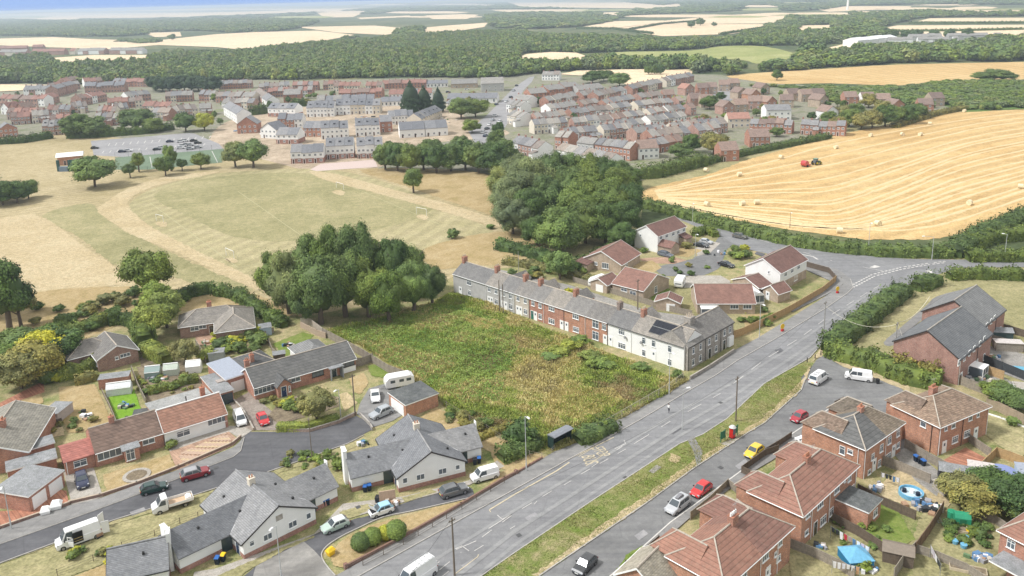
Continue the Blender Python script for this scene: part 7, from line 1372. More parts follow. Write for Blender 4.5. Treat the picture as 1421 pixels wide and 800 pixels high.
def hmesh(W,D,ze,rise,gf):
    k=(round(W,1),round(D,1),ze,rise,gf);W,D=k[0],k[1]
    if k in _hm:return _hm[k]
    m=MB().box(0,W,0,D,0,ze)
    if gf:m.loft([[(0.01,.01,ze),(W/2,.01,ze+rise),(W-.01,.01,ze)],[(0.01,D-.01,ze),(W/2,D-.01,ze+rise),(W-.01,D-.01,ze)]])
    else:m.loft([[(.01,.01,ze),(.01,D-.01,ze),(.01,D/2,ze+rise)],[(W-.01,.01,ze),(W-.01,D-.01,ze),(W-.01,D/2,ze+rise)]])
    o,t=.3,.16;r=MB()
    if gf:
        s_=rise/(W/2)
        r.slab([(-o,-o,ze-o*s_+t),(W/2,-o,ze+rise+t),(W/2,D+o,ze+rise+t),(-o,D+o,ze-o*s_+t)],t);r.slab([(W/2,-o,ze+rise+t),(W+o,-o,ze-o*s_+t),(W+o,D+o,ze-o*s_+t),(W/2,D+o,ze+rise+t)],t)
    else:
        s_=rise/(D/2);g=.02
        r.slab([(g,-o,ze-o*s_+t),(W-g,-o,ze-o*s_+t),(W-g,D/2,ze+rise+t),(g,D/2,ze+rise+t)],t);r.slab([(g,D/2,ze+rise+t),(W-g,D/2,ze+rise+t),(W-g,D+o,ze-o*s_+t),(g,D+o,ze-o*s_+t)],t)
    _hm[k]=(m.mesh('wall',W_RED),r.mesh('roof',R_TSL));return _hm[k]
def omat(o,m):o.material_slots[0].link='OBJECT';o.material_slots[0].material=m;return o
def thouse(p,rz,W,D,ze,rise,rm,wm,lab,group=None,gf=False,win=True,chim=True,dorm=0,name='town_house',plinth=None,cat='house'):
    _n[0]+=1
    if _n[0]>290 or not win:_n[0]-=1;return joined_house(p,rz,W,D,ze,rise,rm,wm,gf,win)
    a,b=hmesh(W,D,ze,rise,gf);t=thing(name,lab,cat,(p.x,p.y,0),rz,group)
    omat(obj('wall',a,t),wm);r=omat(obj('roof',b,t),rm)
    if win:
        z2=3.9 if ze>=4.5 else 1.5;k=2 if W<8.5 else 4
        for i in range(k):
            x=W*(i+.5)/k;obj('window',TWIN,t,(x,-.01,z2),0,(1.15,1,1.2))
            if ze>=4.5 and i:obj('window',TWIN,t,(x,-.01,1.35),0,(1.3,1,1.25))
        obj('door',TDOOR,t,(W*.22,-.01,0.02))
    if rm in SS and 4.8<ze<5.3 and W<8 and win and not dorm and random.random()<.6:omat(obj('rear_wing',OFFS,t,(W*.5,0,0)),wm);omat(obj('rear_wing_roof',OFFR,t,(W*.5,0,0)),rm)
    if plinth:omat(obj('brick_base',MB().box(-.03,W+.03,-.03,D+.03,0,2.4).mesh('brick_base',plinth),t),plinth)
    if chim:obj('chimney',POT,t,(.55,D/2,ze+rise))
    for i in range(dorm):
        x=W*(i+.5)/dorm
        if gf:continue
        obj('roof_window',DORM,t,(x,D*.18,ze+rise*.36))
    return t
tree_gap=[]
def row(where,a,b,n,D,ze,rise,rms,wms,gap=0,gf=False,**k):
    A,B=P(*a),P(*b);d=B-A;rz=math.atan2(d.y,d.x);u=d.normalized();w_=d.length/n
    for i in range(n):
        lab=('%s house from left in %s'%(ORD[i],where))if n>1 else where
        q=A+u*(w_*i+gap/2);step=random.uniform(-.45,.45)if not gf and ze>=4.5 and n>2 else 0
        nj=Vector((-u.y,u.x,0))*random.uniform(-.5,.5)
        if n>7 and i%7==5 and ze>4.4:tree_gap.append(q);continue
        thouse(q+nj,rz+random.uniform(-.012,.012),w_-gap-.02,D,ze+round(step,1),rise,random.choice(rms),random.choice(wms),lab,where if n>1 else None,gf=gf,**k)
B_=[W_PINK,W_TB,W_PINK,W_TB,W_CREAM,W_WHITE];RR=[R_TRED,R_TRED,R_TRED,R_TBR];SS=[R_TSL,R_TSL2,R_TSL2,R_TBR2]
i=0
for x,y,gf,wm,rm,lab in((951,133,True,W_PINK,R_TRED,'pink brick gable house at the top right of the slate streets'),(968,132,False,W_RED,R_TBR,'brown-roofed brick house right of the pink gable'),(980,131,False,W_BUFF,R_TBR,'brown-roofed house near the top close'),(997,127,False,W_BUFF,R_TBR,'buff gabled house at the head of the top close'),(1012,125,False,W_BUFF,R_TBR,'last buff house on the left of the top close'),(920,142,False,W_RED,R_TBR,'low brown-roofed brick pair left of the yellow-green tree'),(958,148,False,W_PINK,R_TBR,'pink-fronted house right of the yellow-green tree'),(973,150,False,W_BUFF,R_TBR,'buff-fronted brown-roofed house beside the dark bushes'),
                              (1024,139,True,W_BUFF,R_TBR,'buff gable house right of the top close road'),(1042,142,True,W_ORB,R_TBR,'orange brick gable house below the buff one'),(1056,132,True,W_BUFF,R_TBR,'pale buff gable house with dark porch'),(1003,160,True,W_PINK,R_TBR,'pink brick gable house in the middle of the brown roofs'),(1020,157,False,W_BUFF,R_TBR,'brown-roofed house adjoining the pink gable'),(1038,152,False,W_PINK,R_TBR,'brown-roofed house with white windows mid group'),(1064,153,True,W_RED,R_TBR,'red brick gable beside the white flats'),
                              (1082,150,False,W_BUFF,R_TBR,'buff house left of the gabled trio'),(1094,141,False,W_BUFF,R_TBR,'first of the buff gabled trio at the upper right'),(1112,142,False,W_BUFF,R_TBR,'second of the buff gabled trio at the upper right'),(1128,141,False,W_PINK,R_TBR,'third of the gabled trio at the upper right'),(1137,150,True,W_BUFF,R_TBR,'small buff gable below the gabled trio'),(1172,146,False,W_RED,R_TBR,'dark-roofed brick house left of the white-fronted pair'),(1196,147,False,W_WHITE,R_TBR,'white-fronted brown-roofed house among the bushes'),(1216,149,False,W_BUFF,R_TBR,'buff house with brown roof right of the white-fronted one'),
                              (1238,158,True,W_ORB,R_TBR,'orange gable peeping out of the trees'),(1274,157,False,W_RED,R_TBR,'brick house at the right end of the brown roofs'),(1292,148,False,W_BUFF,R_TBR,'large brown-roofed house beside the white garden canopy'),(1146,168,True,W_WHITE,R_TBR,'small white gable above the brick terrace end'),(1040,205,False,W_RED,R_TBR,'detached brick house with white conservatory above the bale field'),(1000,225,False,W_RED,R_TBR,'brick house with white bay windows at the bale field edge'),(886,222,False,W_WHITE,R_TBR,'big white gable house above the dense wood'),(0,192,True,W_RED,R_TSL,'big brick gable house at the left edge')):
    big=lab.startswith('big')or lab.startswith('detached');A=P(x,y);ang=random.uniform(-.25,.1)if x>905 else .15
    thouse(A,ang if not gf else ang+.5,9.5 if big else 8.2,10 if big else 9,5,3,rm,wm,lab,gf=gf,chim=False)
thouse(P(1063,168),-.05,14,12,6,2.4,R_TSL,W_WHITE,'white rendered flats with grey hipped roof',chim=False,name='flats',cat='flats');thouse(P(1010,178),-.05,12,10,5,2.6,R_TRED,W_CREAM,'cream house with orange roof at the left end of the brick terrace',chim=False)
thouse(P(626,123),.02,22,18,3.6,3,R_TSL2,W_BUFF,'wide low clubhouse with pale roof beyond the car park',chim=False,name='clubhouse',cat='building');thouse(P(668,128),.05,18,16,6.5,4,R_TSL2,W_STONEG,'large grey hipped hall at the top of the high street',chim=False,name='hall',cat='building')
ROWS=(
    ('slate row with roof lights at far left',(34,135),(72,134),5,9,6.5,3,[R_TSL],[W_WHITE,W_PINK],dict(dorm=1,chim=False)),('stepped slate block right of the far left row',(80,135),(107,127),4,9,7,2.5,[R_TSL],[W_PINK],dict(chim=False)),
    ('dark slate row with white gable, left estate',(118,130),(174,128),7,9,6,3,[R_NEW],[W_PINK],dict(dorm=1,chim=False)),('long red-roofed row at the left edge',(0,147),(62,148),7,9,5.5,2.6,RR,B_,{}),('short red-roofed pair left estate',(64,147),(84,142),2,9,5,3,RR,B_,{}),
    ('red-roofed curve in the left estate',(115,147),(149,140),5,9,5.5,2.6,RR,B_,{}),('gable-fronted pair near the left edge',(3,159),(34,160),3,10,5,3.4,RR,B_,dict(gf=True)),('red-roofed row behind the big brick gable',(16,174),(43,172),3,8,5,2.6,RR,B_,{}),
    ('grey-roofed pair left of the slate block',(46,172),(70,170),3,8,5.2,3,SS,B_,{}),('grey-roofed group mid left estate',(66,163),(98,162),4,8,5,2.8,SS+RR,B_,{}),('large slate block with roof windows by the dark tree',(60,189),(94,187),4,9,5.6,3.2,[R_TSL],[W_PINK],dict(dorm=1)),
    ('pair above the large slate block',(101,158),(123,156),3,9,5,3,SS,B_,{}),('gabled houses left of the wide car park tree',(136,165),(162,164),4,9,5,2.8,SS+RR,B_,{}),('front pair between the two dark tree masses',(132,175),(164,174),4,8,5,2.8,SS,B_,{}),('grey-roofed pair right of the tree gap',(160,160),(180,158),3,8,5,2.8,SS,B_,{}),
    ('grey-roofed row at the middle of the left estate',(178,143),(210,139),4,9,5,2.8,SS,B_,{}),('red-roofed row above the wide tree',(198,157),(236,157),5,9,5,2.6,[R_TRED],B_,{}),('grey-roofed pair behind the wide tree',(211,167),(236,167),3,8,5,2.6,SS,B_,{}),('back row below the woodland belt, left',(118,121),(143,119),3,9,5,3,RR,B_,{}),
    ('back row below the woodland belt, right',(157,121),(208,121),6,9,5,2.8,RR+SS,B_,{}),('gabled back houses under the woods',(92,121),(114,116),3,9,5,3,RR,[W_PINK],{}),('houses under the dark tree block, left',(230,143),(268,141),5,9,5,3,SS,B_,{}),('brick pair under the dark tree block',(276,141),(298,141),3,9,5.4,2.8,SS,B_,dict(gap=.4)),
    ('grey-roofed houses right of the dark tree block',(300,143),(352,144),6,9,5,3,SS,B_,{}),('grey-roofed row above the car park',(233,166),(276,161),5,9,5,2.8,SS,B_,{}),('grey-roofed trio beside the yellow tree',(277,161),(294,160),2,9,5,2.8,SS,B_,{}),('long low grey row beside the building site',(308,151),(352,151),5,9,4.5,2.6,SS,B_,{}),
    ('far grey terrace under the woodland, centre left',(304,125),(350,123),7,9,5,2.6,SS,[W_WHITE,W_PINK,W_RED],{}),('red brick terrace behind the new homes',(372,136),(434,134),9,9,5,2.6,RR+SS,B_,{}),('distant brick terrace below the wood',(406,127),(470,125),9,9,5,2.6,RR+SS,B_,{}),('distant terrace left of the brick one',(360,129),(402,127),6,9,5,2.6,SS,[W_WHITE,W_PINK],{}),
    ('far brown-roofed terrace beyond the conifers',(463,128),(530,127),9,9,5,2.6,[R_TRED,R_TBR],[W_RED,W_CREAM],{}),('second far brown-roofed terrace',(531,124),(592,122),7,9,4.5,2.4,[R_TRED,R_TBR],[W_RED],{}),('third brown-roofed terrace toward the club',(470,137),(530,136),7,9,4.5,2.4,[R_TRED,R_TBR],[W_RED],{}),('white bungalow row beside the club',(592,122),(622,121),3,10,3.2,2.4,[R_NEW],[W_WHITE],dict(chim=False)),
    # slate streets right of the high street
    ('topmost slate street running up to the right',(830,143),(968,112),20,9,5,2.6,SS,B_,{}),('second slate street beside the white gable',(762,150),(832,139),9,9,5,2.6,SS,B_+[W_WHITE],{}),('second slate street, right part',(842,155),(920,142),10,9,5,2.6,SS,B_+[W_WHITE],{}),('third slate street',(764,163),(832,153),9,9,5,2.4,SS,B_,{}),('third slate street, right part',(834,165),(950,150),14,9,5,2.4,SS,B_,{}),
    ('fourth slate street',(745,176),(850,163),13,8,5,2.4,SS,B_,{}),('fourth slate street, right part',(852,177),(966,160),14,8,5,2.4,SS+[R_TBR],B_,{}),('fifth slate street',(742,187),(850,178),12,8,5,2.4,SS,B_+[W_CREAM],{}),('fifth slate street, right part',(850,190),(960,172),13,8,5,2.4,SS,B_+[W_WHITE],{}),
    ('sixth slate street',(786,200),(880,190),11,8,5,2.4,SS,B_+[W_WHITE],{}),('sixth slate street, right part',(884,200),(985,184),12,8,5,2.4,SS,B_,{}),('pale slate terrace above the bale field corner',(905,206),(1000,192),9,9,5.2,2.8,SS,B_,{}),('brick street end rows by the slate blocks',(952,190),(1010,184),6,9,5,2.6,SS,[W_PINK,W_STONEG],{}),
    ('brick-fronted terrace left of the white gable',(826,217),(874,224),5,8,5.4,2.4,SS,[W_RED],{}),('tall brick houses above the wood',(771,208),(788,210),2,8,6.5,2.4,SS,[W_RED],{}),('grey-rendered pair left of the brick-fronted terrace',(800,214),(824,217),2,8,5.6,2.2,SS,[W_STONEG],{}),('pale-roofed terrace just above the wood',(709,214),(748,222),4,9,5.4,2.6,SS,[W_PINK,W_WHITE],{}),
    ('low white-fronted terrace at the edge of the wood',(772,219),(845,236),6,8,4,2.4,SS,[W_WHITE],dict(chim=False)),('modern brick terrace',(1040,184),(1172,190),11,8,5,2,[R_TSL,R_TBR],[W_RED],{}),('row of low roofs right of the white gable',(905,214),(950,206),4,8,4,2.4,[R_TSL,R_TBR],[W_RED],{}),
    ('white shop row at the foot of the high street',(704,172),(722,176),3,10,5,2.6,SS,[W_WHITE,W_CREAM],{}),('shops along the high street bend',(703,156),(722,158),3,10,5,2.4,SS,[W_WHITE,W_CREAM],{}),('long brick school frontage with red gable',(762,137),(806,130),4,12,6,3,[R_TSL2],[W_RED],{}),('second school wing',(736,140),(760,138),2,12,5,3,[R_TSL2],[W_RED],{}),('grey-roofed halls right of the school',(805,133),(838,129),3,12,4,3,[R_TSL2],[W_STONEG],{}),('white-walled block near the school',(712,148),(734,150),2,10,5,2.8,[R_TSL2],[W_WHITE,W_RED],{}),('pale cottages at the head of the high street',(752,112),(776,112),3,10,5,2.6,SS,[W_WHITE],{}),
    # new housing on the building site
    ('front white new-build block by the playing field',(404,228),(450,226),3,9,5,3,[R_NEW],[W_WHITE],dict(chim=False,plinth=W_PLINTH)),('white new-builds with dark dormers',(453,222),(492,220),3,10,6.4,3,[R_NEW],[W_WHITE],dict(chim=False,dorm=1,plinth=W_PLINTH)),('right-hand white new-builds with dormers',(496,221),(532,219),3,10,6.4,3,[R_NEW],[W_WHITE],dict(chim=False,dorm=1,plinth=W_PLINTH)),
    ('white slate-roofed new homes, second rank',(446,194),(484,192),3,10,6,3.2,[R_NEW],[W_WHITE],dict(chim=False,dorm=1)),('white new homes beside the brick one',(494,190),(528,188),3,10,6,3.2,[R_NEW],[W_WHITE],dict(chim=False,dorm=1)),('brick-fronted new homes on the site',(422,190),(446,190),2,10,5,3,[R_NEW],[W_RED],dict(chim=False)),('brick new home right of the white ones',(528,184),(545,183),1,10,6,3,[R_NEW],[W_RED],dict(chim=False)),
    ('slate-roofed homes above the field trees',(555,192),(590,190),2,12,4.4,3.4,[R_NEW],[W_WHITE],dict(chim=False)),('slate-roofed homes by the round trees',(591,190),(622,188),2,12,4.4,3.4,[R_NEW],[W_WHITE],dict(chim=False)),('long white new terrace in mid site',(426,163),(464,162),4,12,6,3.6,[R_NEW],[W_WHITE],dict(chim=False,dorm=1)),('long white new terrace toward the conifers',(466,160),(528,158),6,12,6,3.4,[R_NEW],[W_WHITE,W_CREAM],dict(chim=False,dorm=1)),
    ('pale grey unfinished row in front of conifers',(586,176),(614,162),5,9,4.5,3,[R_NEW],[W_CREAM],dict(chim=False,dorm=1)),('low white bungalows at the site centre',(528,148),(562,147),3,12,3.2,2.8,[R_NEW],[W_WHITE],dict(chim=False)),('care home range left of the high street',(620,144),(690,143),4,14,3.4,3,[R_NEW],[W_WHITE,W_PINK],dict(chim=False)),('white crescent new homes',(373,162),(410,163),3,9,5.4,2.8,[R_NEW],[W_WHITE],dict(chim=False,dorm=1,plinth=W_PLINTH)),
    ('white gabled new homes behind the field tree',(362,192),(384,193),1,10,5,3.6,[R_NEW],[W_WHITE],dict(chim=False,gf=True)),('white and brick gable-fronted new home',(384,200),(414,200),2,10,5,3,[R_NEW],[W_WHITE],dict(chim=False,plinth=W_PLINTH)),('modern white houses left side of the site',(312,160),(330,172),2,9,6,3,[R_NEW],[W_WHITE],dict(chim=False)),('brick and white gabled house on the site edge',(330,186),(358,185),1,10,5.4,4,[R_NEW],[W_RED],dict(chim=False,gf=True)),('brick gabled house by the square hedge',(394,143),(418,142),1,12,6,3.4,[R_TSL2],[W_RED],dict(chim=False)),
    ('white new homes right of the site entrance',(540,174),(575,172),4,10,5,3,[R_NEW],[W_WHITE],dict(chim=False)),('mixed new homes at the back of the site',(440,150),(520,147),7,10,5,3,[R_NEW,R_TSL2],[W_WHITE,W_PINK],dict(chim=False)),('brick new homes left of the white ranks',(386,178),(420,177),3,10,5,3,[R_NEW],[W_WHITE,W_RED],dict(chim=False)),('grey-roofed homes above the wide conifers',(540,140),(600,138),6,10,4.5,3,[R_NEW,R_TRED],[W_WHITE,W_PINK],dict(chim=False)),('brick row between the estate and the site',(352,136),(372,150),3,9,5,3,SS,B_,{}),('low homes beside the conifers',(620,152),(640,156),2,10,4.5,3,[R_NEW],[W_CREAM],dict(chim=False)),('red-roofed infill row, left estate',(10,167),(60,165),5,8,5,2.6,RR,B_,{}),('red-roofed infill row behind the slate block',(70,178),(98,176),3,8,5,2.6,RR,B_,{}),('infill row at the left estate centre',(150,152),(198,149),5,8,5,2.6,RR+SS,B_,{}),('back infill row, left estate',(70,128),(112,124),5,8,5,2.6,RR+SS,B_,{}),
    ('distant pale housing at the left horizon, front rank',(0,78),(104,76),14,12,6,4,[R_TRED,R_TSL2],[W_PINK,W_CREAM],dict(win=False,chim=False)),('distant pale housing at the left horizon, right part',(108,76),(205,75),13,12,6,4,[R_TSL2],[W_PINK,W_WHITE],dict(win=False,chim=False)),('distant pale housing at the left horizon, back rank',(0,72),(60,70),8,12,6,4,[R_TRED],[W_PINK],dict(win=False,chim=False)),
    ('grey far village in the right-hand trees, front',(1232,62),(1330,61),14,12,6,3,[R_TSL2],[W_STONEG,W_WHITE],dict(win=False,chim=False)),('grey far village in the right-hand trees, back',(1262,57),(1390,55),14,12,6,3,[R_TSL2],[W_STONEG],dict(win=False,chim=False)),('white far works buildings',(1190,66),(1245,60),4,20,8,3,[m_plain('white_sheet_roof',(.7,.7,.7))],[W_WHITE],dict(win=False,chim=False)))
for where,a,b,n,D,ze,rise,rms,wms,kw in sorted(ROWS,key=lambda q:-q[1][1]-q[2][1]):row(where,a,b,n,D,ze,rise,rms,wms,**kw)
tagit(obj('distant_houses',_joined.mesh('distant_houses',*JM)),'mass of distant brick and slate houses beyond the nearer streets','houses',kind='stuff')
# sports pavilion beside the car park and green store
h=H2('pavilion','brick changing pavilion with curved white roof beside the car park',(79,219),(113,216),9,4.0,cat='pavilion');h.walls(W_ORB);h.part('curved_roof',MB().loft([[(-.6,-.6+(h.D+1.2)*i/8,4.05+1.2*math.sin(math.pi*i/8))for i in range(9)]+[(-.6,h.D+.6,3.95),(-.6,-.6,3.95)],[(h.W+.6,-.6+(h.D+1.2)*i/8,4.05+1.2*math.sin(math.pi*i/8))for i in range(9)]+[(h.W+.6,h.D+.6,3.95),(h.W+.6,-.6,3.95)]]),WHITE);h.door('S',3,'brown');h.win('S',8,2.2,3,1,4)
t=thing('gate_frame','dark green steel gateway and store beside the broad tree','gate',tuple(P(91,238)));GR_=m_plain('dark_green_steel',(.03,.08,.07))
for x in(-3,2.2,3.4):obj('tower',MB().box(x-.5,x+.5,-.5,.5,0,5.2).mesh('tower',GR_),t)
obj('store',MB().box(-2.4,1.6,-1,1,0,2.2).mesh('store',m_plain('blue_grey_steel',(.15,.2,.25))),t)
# cars in the car park, high street and closes: too small to show parts
def smallcar_mesh(nm,c):
    m=MB();r4=lambda x,z0,z1,w_:[(x,-w_,z0),(x,-w_,z1),(x,w_,z1),(x,w_,z0)]
    m.loft([r4(-2.1,.3,.8,.8),r4(-1.9,.25,.95,.87),r4(1.2,.25,.9,.87),r4(2.0,.3,.7,.8)],0);m.loft([r4(-1.8,.9,.96,.78),r4(-1.4,.9,1.4,.68),r4(.1,.9,1.42,.68),r4(.8,.9,.95,.76)],1);m.box(-1.3,.05,-.6,.6,1.41,1.46,0)
    for x in(-1.35,1.3):m.tube((x,-.9,.32),(x,.9,.32),.32,n=8,m=2)
    return m.mesh('parked_car',m_paint(nm+'_paint',c),CARGL,TYRE)
SC={k:smallcar_mesh(k,c)for k,c in(('white',cW),('black',cK),('silver',cS),('navy',(.012,.018,.055)),('bright_red',(.5,.012,.016)))}
for k,ang,where,cs in(('car park',.3,'in the car park beside the ball court',((132,207,'black'),(170,212,'navy'),(178,211,'white'),(218,209,'black'),(224,207,'white'),(236,198,'navy'),(251,198,'white'),(257,197,'white'),(254,204,'white'),(259,203,'navy'),(264,203,'silver'),(269,197,'black'),(275,200,'black'),(275,206,'silver'),(251,207,'white'),(264,208,'silver'))),
                          ('high street',1.15,'on the high street',((717,120,'black'),(713,127,'silver'),(709,136,'black'),(703,142,'white'),(689,146,'navy'),(687,162,'white'),(684,168,'silver'),(680,174,'white'),(676,180,'black'),(671,185,'white'),(674,190,'navy'),(690,176,'silver'),(694,170,'white'))),('terrace fronts',-.2,'just above the dense wood',((719,218,'white'),(729,221,'silver'))),('town',.1,'in the town',((1012,126,'black'),(1016,128,'silver'),(545,132,'navy'),(622,129,'navy'),(648,125,'white'),(600,128,'white')))):
    cnt={};cs=sorted(cs)
    for x,y,c in cs:
        n_=cnt.get(c,0);cnt[c]=n_+1;p=P(x,y);tagit(obj('parked_car',SC[c],None,(p.x,p.y,.1),ang+math.pi/2*0+random.uniform(-.05,.05)),'%s %s car from the left %s'%(ORD[n_],c.replace('_',' '),where),'car','small parked cars '+where)

rt=random.Random(4);TG='small garden trees among the town houses'
for i in range(98):
    x,y=rt.choice(((rt.uniform(745,990),None),(rt.uniform(10,350),None),(rt.uniform(360,690),None),(rt.uniform(930,1180),None)));y=rt.uniform(140,206)if 745<x<930 else rt.uniform(134,178)if x<350 else rt.uniform(134,150)if x<700 else rt.uniform(128,190)
    tree(x,y,rt.uniform(3.5,6.5),rt.uniform(1.8,3.4),rt.choice(['mid','dark','light','olive']),'small garden tree among the town houses',TG,th=.1,leaves=2000,size=.11)
# ================================================================ distant woodland, scattered field trees, hills, haze
PROTO=[bpy.data.objects.new('wood_crown',crown_mesh(k,v,420,.30))for k,v in(('mid',1),('light',2),('mid',3),('blue',4))]
def inst_group(protos):
    g=bpy.data.node_groups.new('woodland','GeometryNodeTree');g.interface.new_socket('Geometry',in_out='INPUT',socket_type='NodeSocketGeometry');g.interface.new_socket('Geometry',in_out='OUTPUT',socket_type='NodeSocketGeometry')
    i=g.nodes.new('NodeGroupInput');o=g.nodes.new('NodeGroupOutput');ip=g.nodes.new('GeometryNodeInstanceOnPoints');jn=g.nodes.new('GeometryNodeGeometryToInstance')
    for p in protos:
        a=g.nodes.new('GeometryNodeObjectInfo');a.inputs['Object'].default_value=p;g.links.new(a.outputs['Geometry'],jn.inputs[0])
    g.links.new(i.outputs[0],ip.inputs['Points']);g.links.new(jn.outputs[0],ip.inputs['Instance']);ip.inputs['Pick Instance'].default_value=True
    s_=g.nodes.new('GeometryNodeInputNamedAttribute');s_.data_type='FLOAT_VECTOR';s_.inputs[0].default_value='size';g.links.new(s_.outputs[0],ip.inputs['Scale'])
    r_=g.nodes.new('GeometryNodeInputNamedAttribute');r_.data_type='FLOAT_VECTOR';r_.inputs[0].default_value='turn';g.links.new(r_.outputs[0],ip.inputs['Rotation'])
    k_=g.nodes.new('GeometryNodeInputNamedAttribute');k_.data_type='INT';k_.inputs[0].default_value='which';g.links.new(k_.outputs[0],ip.inputs['Instance Index'])
    g.links.new(ip.outputs[0],o.inputs[0]);return g
IG=inst_group(PROTO)
def inpoly(px,py,poly):
    ins=np.zeros(len(px),bool);j=len(poly)-1
    for i in range(len(poly)):
        (ax,ay),(bx,by)=poly[i],poly[j];ins^=((ay>py)!=(by>py))&(px<(bx-ax)*(py-ay)/(by-ay+1e-12)+ax);j=i
    return ins
def opened(poly,k=.11):
    cy=sum(p[1]for p in poly)/len(poly);return[(x,y+(k*(y-14+.028*x)if y>=cy-.5 else 0))for x,y in poly]
HOLES=[opened(q)for q in FIELDS]+[opened([(852,78),(856,73),(958,71),(1000,65),(1060,65),(1108,77),(1092,83),(1050,89),(1030,84),(950,81)])]
def wood_mass(label,poly,sp,r,h,seed=1,name='woodland',holes=()):
    poly=smooth(poly,3,True);W=np.array([tuple(P(*p))[:2]for p in poly]);lo,hi=W.min(0),W.max(0);g=np.random.default_rng(seed)
    nx,ny=int((hi[0]-lo[0])/sp)+1,int((hi[1]-lo[1])/sp)+1;X,Y=np.meshgrid(np.arange(nx)*sp+lo[0],np.arange(ny)*sp+lo[1]);X=X.ravel()+g.uniform(-.45,.45,X.size)*sp;Y=Y.ravel()+g.uniform(-.45,.45,Y.size)*sp
    m=inpoly(X,Y,[tuple(w_)for w_ in W])
    for hpoly in holes:m&=~inpoly(X,Y,[tuple(P(*p))[:2]for p in hpoly])
    m&=(np.sin(X/47+2*np.sin(Y/83))*np.sin(Y/61+X/130)+g.uniform(-.5,.5,X.size))>-.95;X,Y=X[m],Y[m];n=len(X);hh=h*g.uniform(.6,1.3,n)*(1+.28*np.sin(X/60)*np.sin(Y/90));rr=r*g.uniform(.65,1.45,n)
    me=bpy.data.meshes.new(name);me.vertices.add(n);me.vertices.foreach_set('co',np.stack([X,Y,hh*.48],1).astype(np.float32).ravel())
    a=me.attributes.new('size','FLOAT_VECTOR','POINT');a.data.foreach_set('vector',np.stack([rr,rr,hh*.55],1).astype(np.float32).ravel())
    a=me.attributes.new('turn','FLOAT_VECTOR','POINT');a.data.foreach_set('vector',np.stack([0*X,0*X,g.uniform(0,6.28,n)],1).astype(np.float32).ravel())
    a=me.attributes.new('which','INT','POINT');a.data.foreach_set('value',g.integers(0,len(PROTO),n).astype(np.int32))
    o=obj(name,me);o.modifiers.new('woodland','NODES').node_group=IG;tagit(o,label,'woodland',None,'stuff');return n
tot=0
for lab,poly,sp,r,h in(
    ('broad dark woodland belt behind the left housing',[(-80,92),(0,88),(60,84),(100,92),(200,93),(225,76),(330,76),(420,68),(520,56),(600,52),(700,48),(716,60),(720,92),(700,108),(560,108),(400,111),(230,113),(110,117),(0,116),(-80,116)],7.5,4.6,9),
    ('wooded valley side across the centre',[(700,48),(780,53),(870,56),(1000,56),(1060,47),(1130,52),(1165,60),(1130,63),(1060,64),(1000,64),(950,70),(860,72),(812,74),(740,73),(712,80),(700,80)],9,5.6,9),
    ('strip of trees below the tan mound',[(700,87),(800,87),(915,84),(915,95),(800,98),(740,104),(700,108)],9,6,10),('leafy copse above the top houses',[(912,82),(1010,82),(1045,92),(1010,106),(965,101),(915,95)],9,6,10),
    ('tree belt above the harvested field at right',[(1040,94),(1110,82),(1150,76),(1190,70),(1300,66),(1421,60),(1560,58),(1560,82),(1421,85),(1240,89),(1160,94),(1060,100)],10,7,10),
    ('distant woodland band along the left horizon',[(-80,29),(150,29),(300,28),(400,27),(440,31),(400,42),(340,46),(250,43),(170,51),(0,50),(-80,50)],17,10,9),
    ('wooded rise on the upper right',[(1070,33),(1120,21),(1260,16),(1421,13),(1560,12),(1560,22),(1421,23),(1290,25),(1250,31),(1220,40),(1230,50),(1190,58),(1110,50),(1060,45)],15,9,10),
    ('wooded country below the tan fields, centre',[(690,20),(850,19),(860,26),(800,38),(700,40),(680,32)],24,15,9),
    ('hazy distant woods at the top edge',[(440,12),(560,5),(760,3),(1000,1),(1230,0),(1500,-3),(1500,6),(1200,8),(1130,15),(1000,17),(870,22),(800,18),(700,13),(560,18),(500,20)],38,21,10),
    ('scattered hedge trees on the far left slopes',[(-60,22),(200,15),(420,12),(430,22),(300,26),(0,27)],90,26,9),
    ('copse beside the far barn',[(526,47),(560,41),(600,44),(615,50),(560,54)],14,9,11),('hedgerow in the far cereal field',[(373,66),(450,57),(505,50),(512,48),(512,50),(450,59),(375,68)],12,6,5),('hedgerow trees in the left cereal field',[(110,59),(160,57),(215,57),(215,60),(160,61),(112,61)],14,9,7),('wooded edge behind the small left field',[(-60,104),(0,102),(30,110),(30,116),(-60,118)],10,6,11),
    ('bracken and bushes on the green bank',[(1032,119),(1090,121),(1260,121),(1310,114),(1421,114),(1560,114),(1560,150),(1421,150),(1345,153),(1300,144),(1200,134),(1100,124)],5,3,2.4),('low bushes behind the brown-roofed houses',[(1130,132),(1200,136),(1260,142),(1300,146),(1300,152),(1240,148),(1180,142),(1130,140)],6,3.4,3.5)):
    tot+=wood_mass(lab,poly,sp,r,h,seed=len(lab),holes=HOLES if min(q[1]for q in poly)<100 else())
print('WOOD',tot)
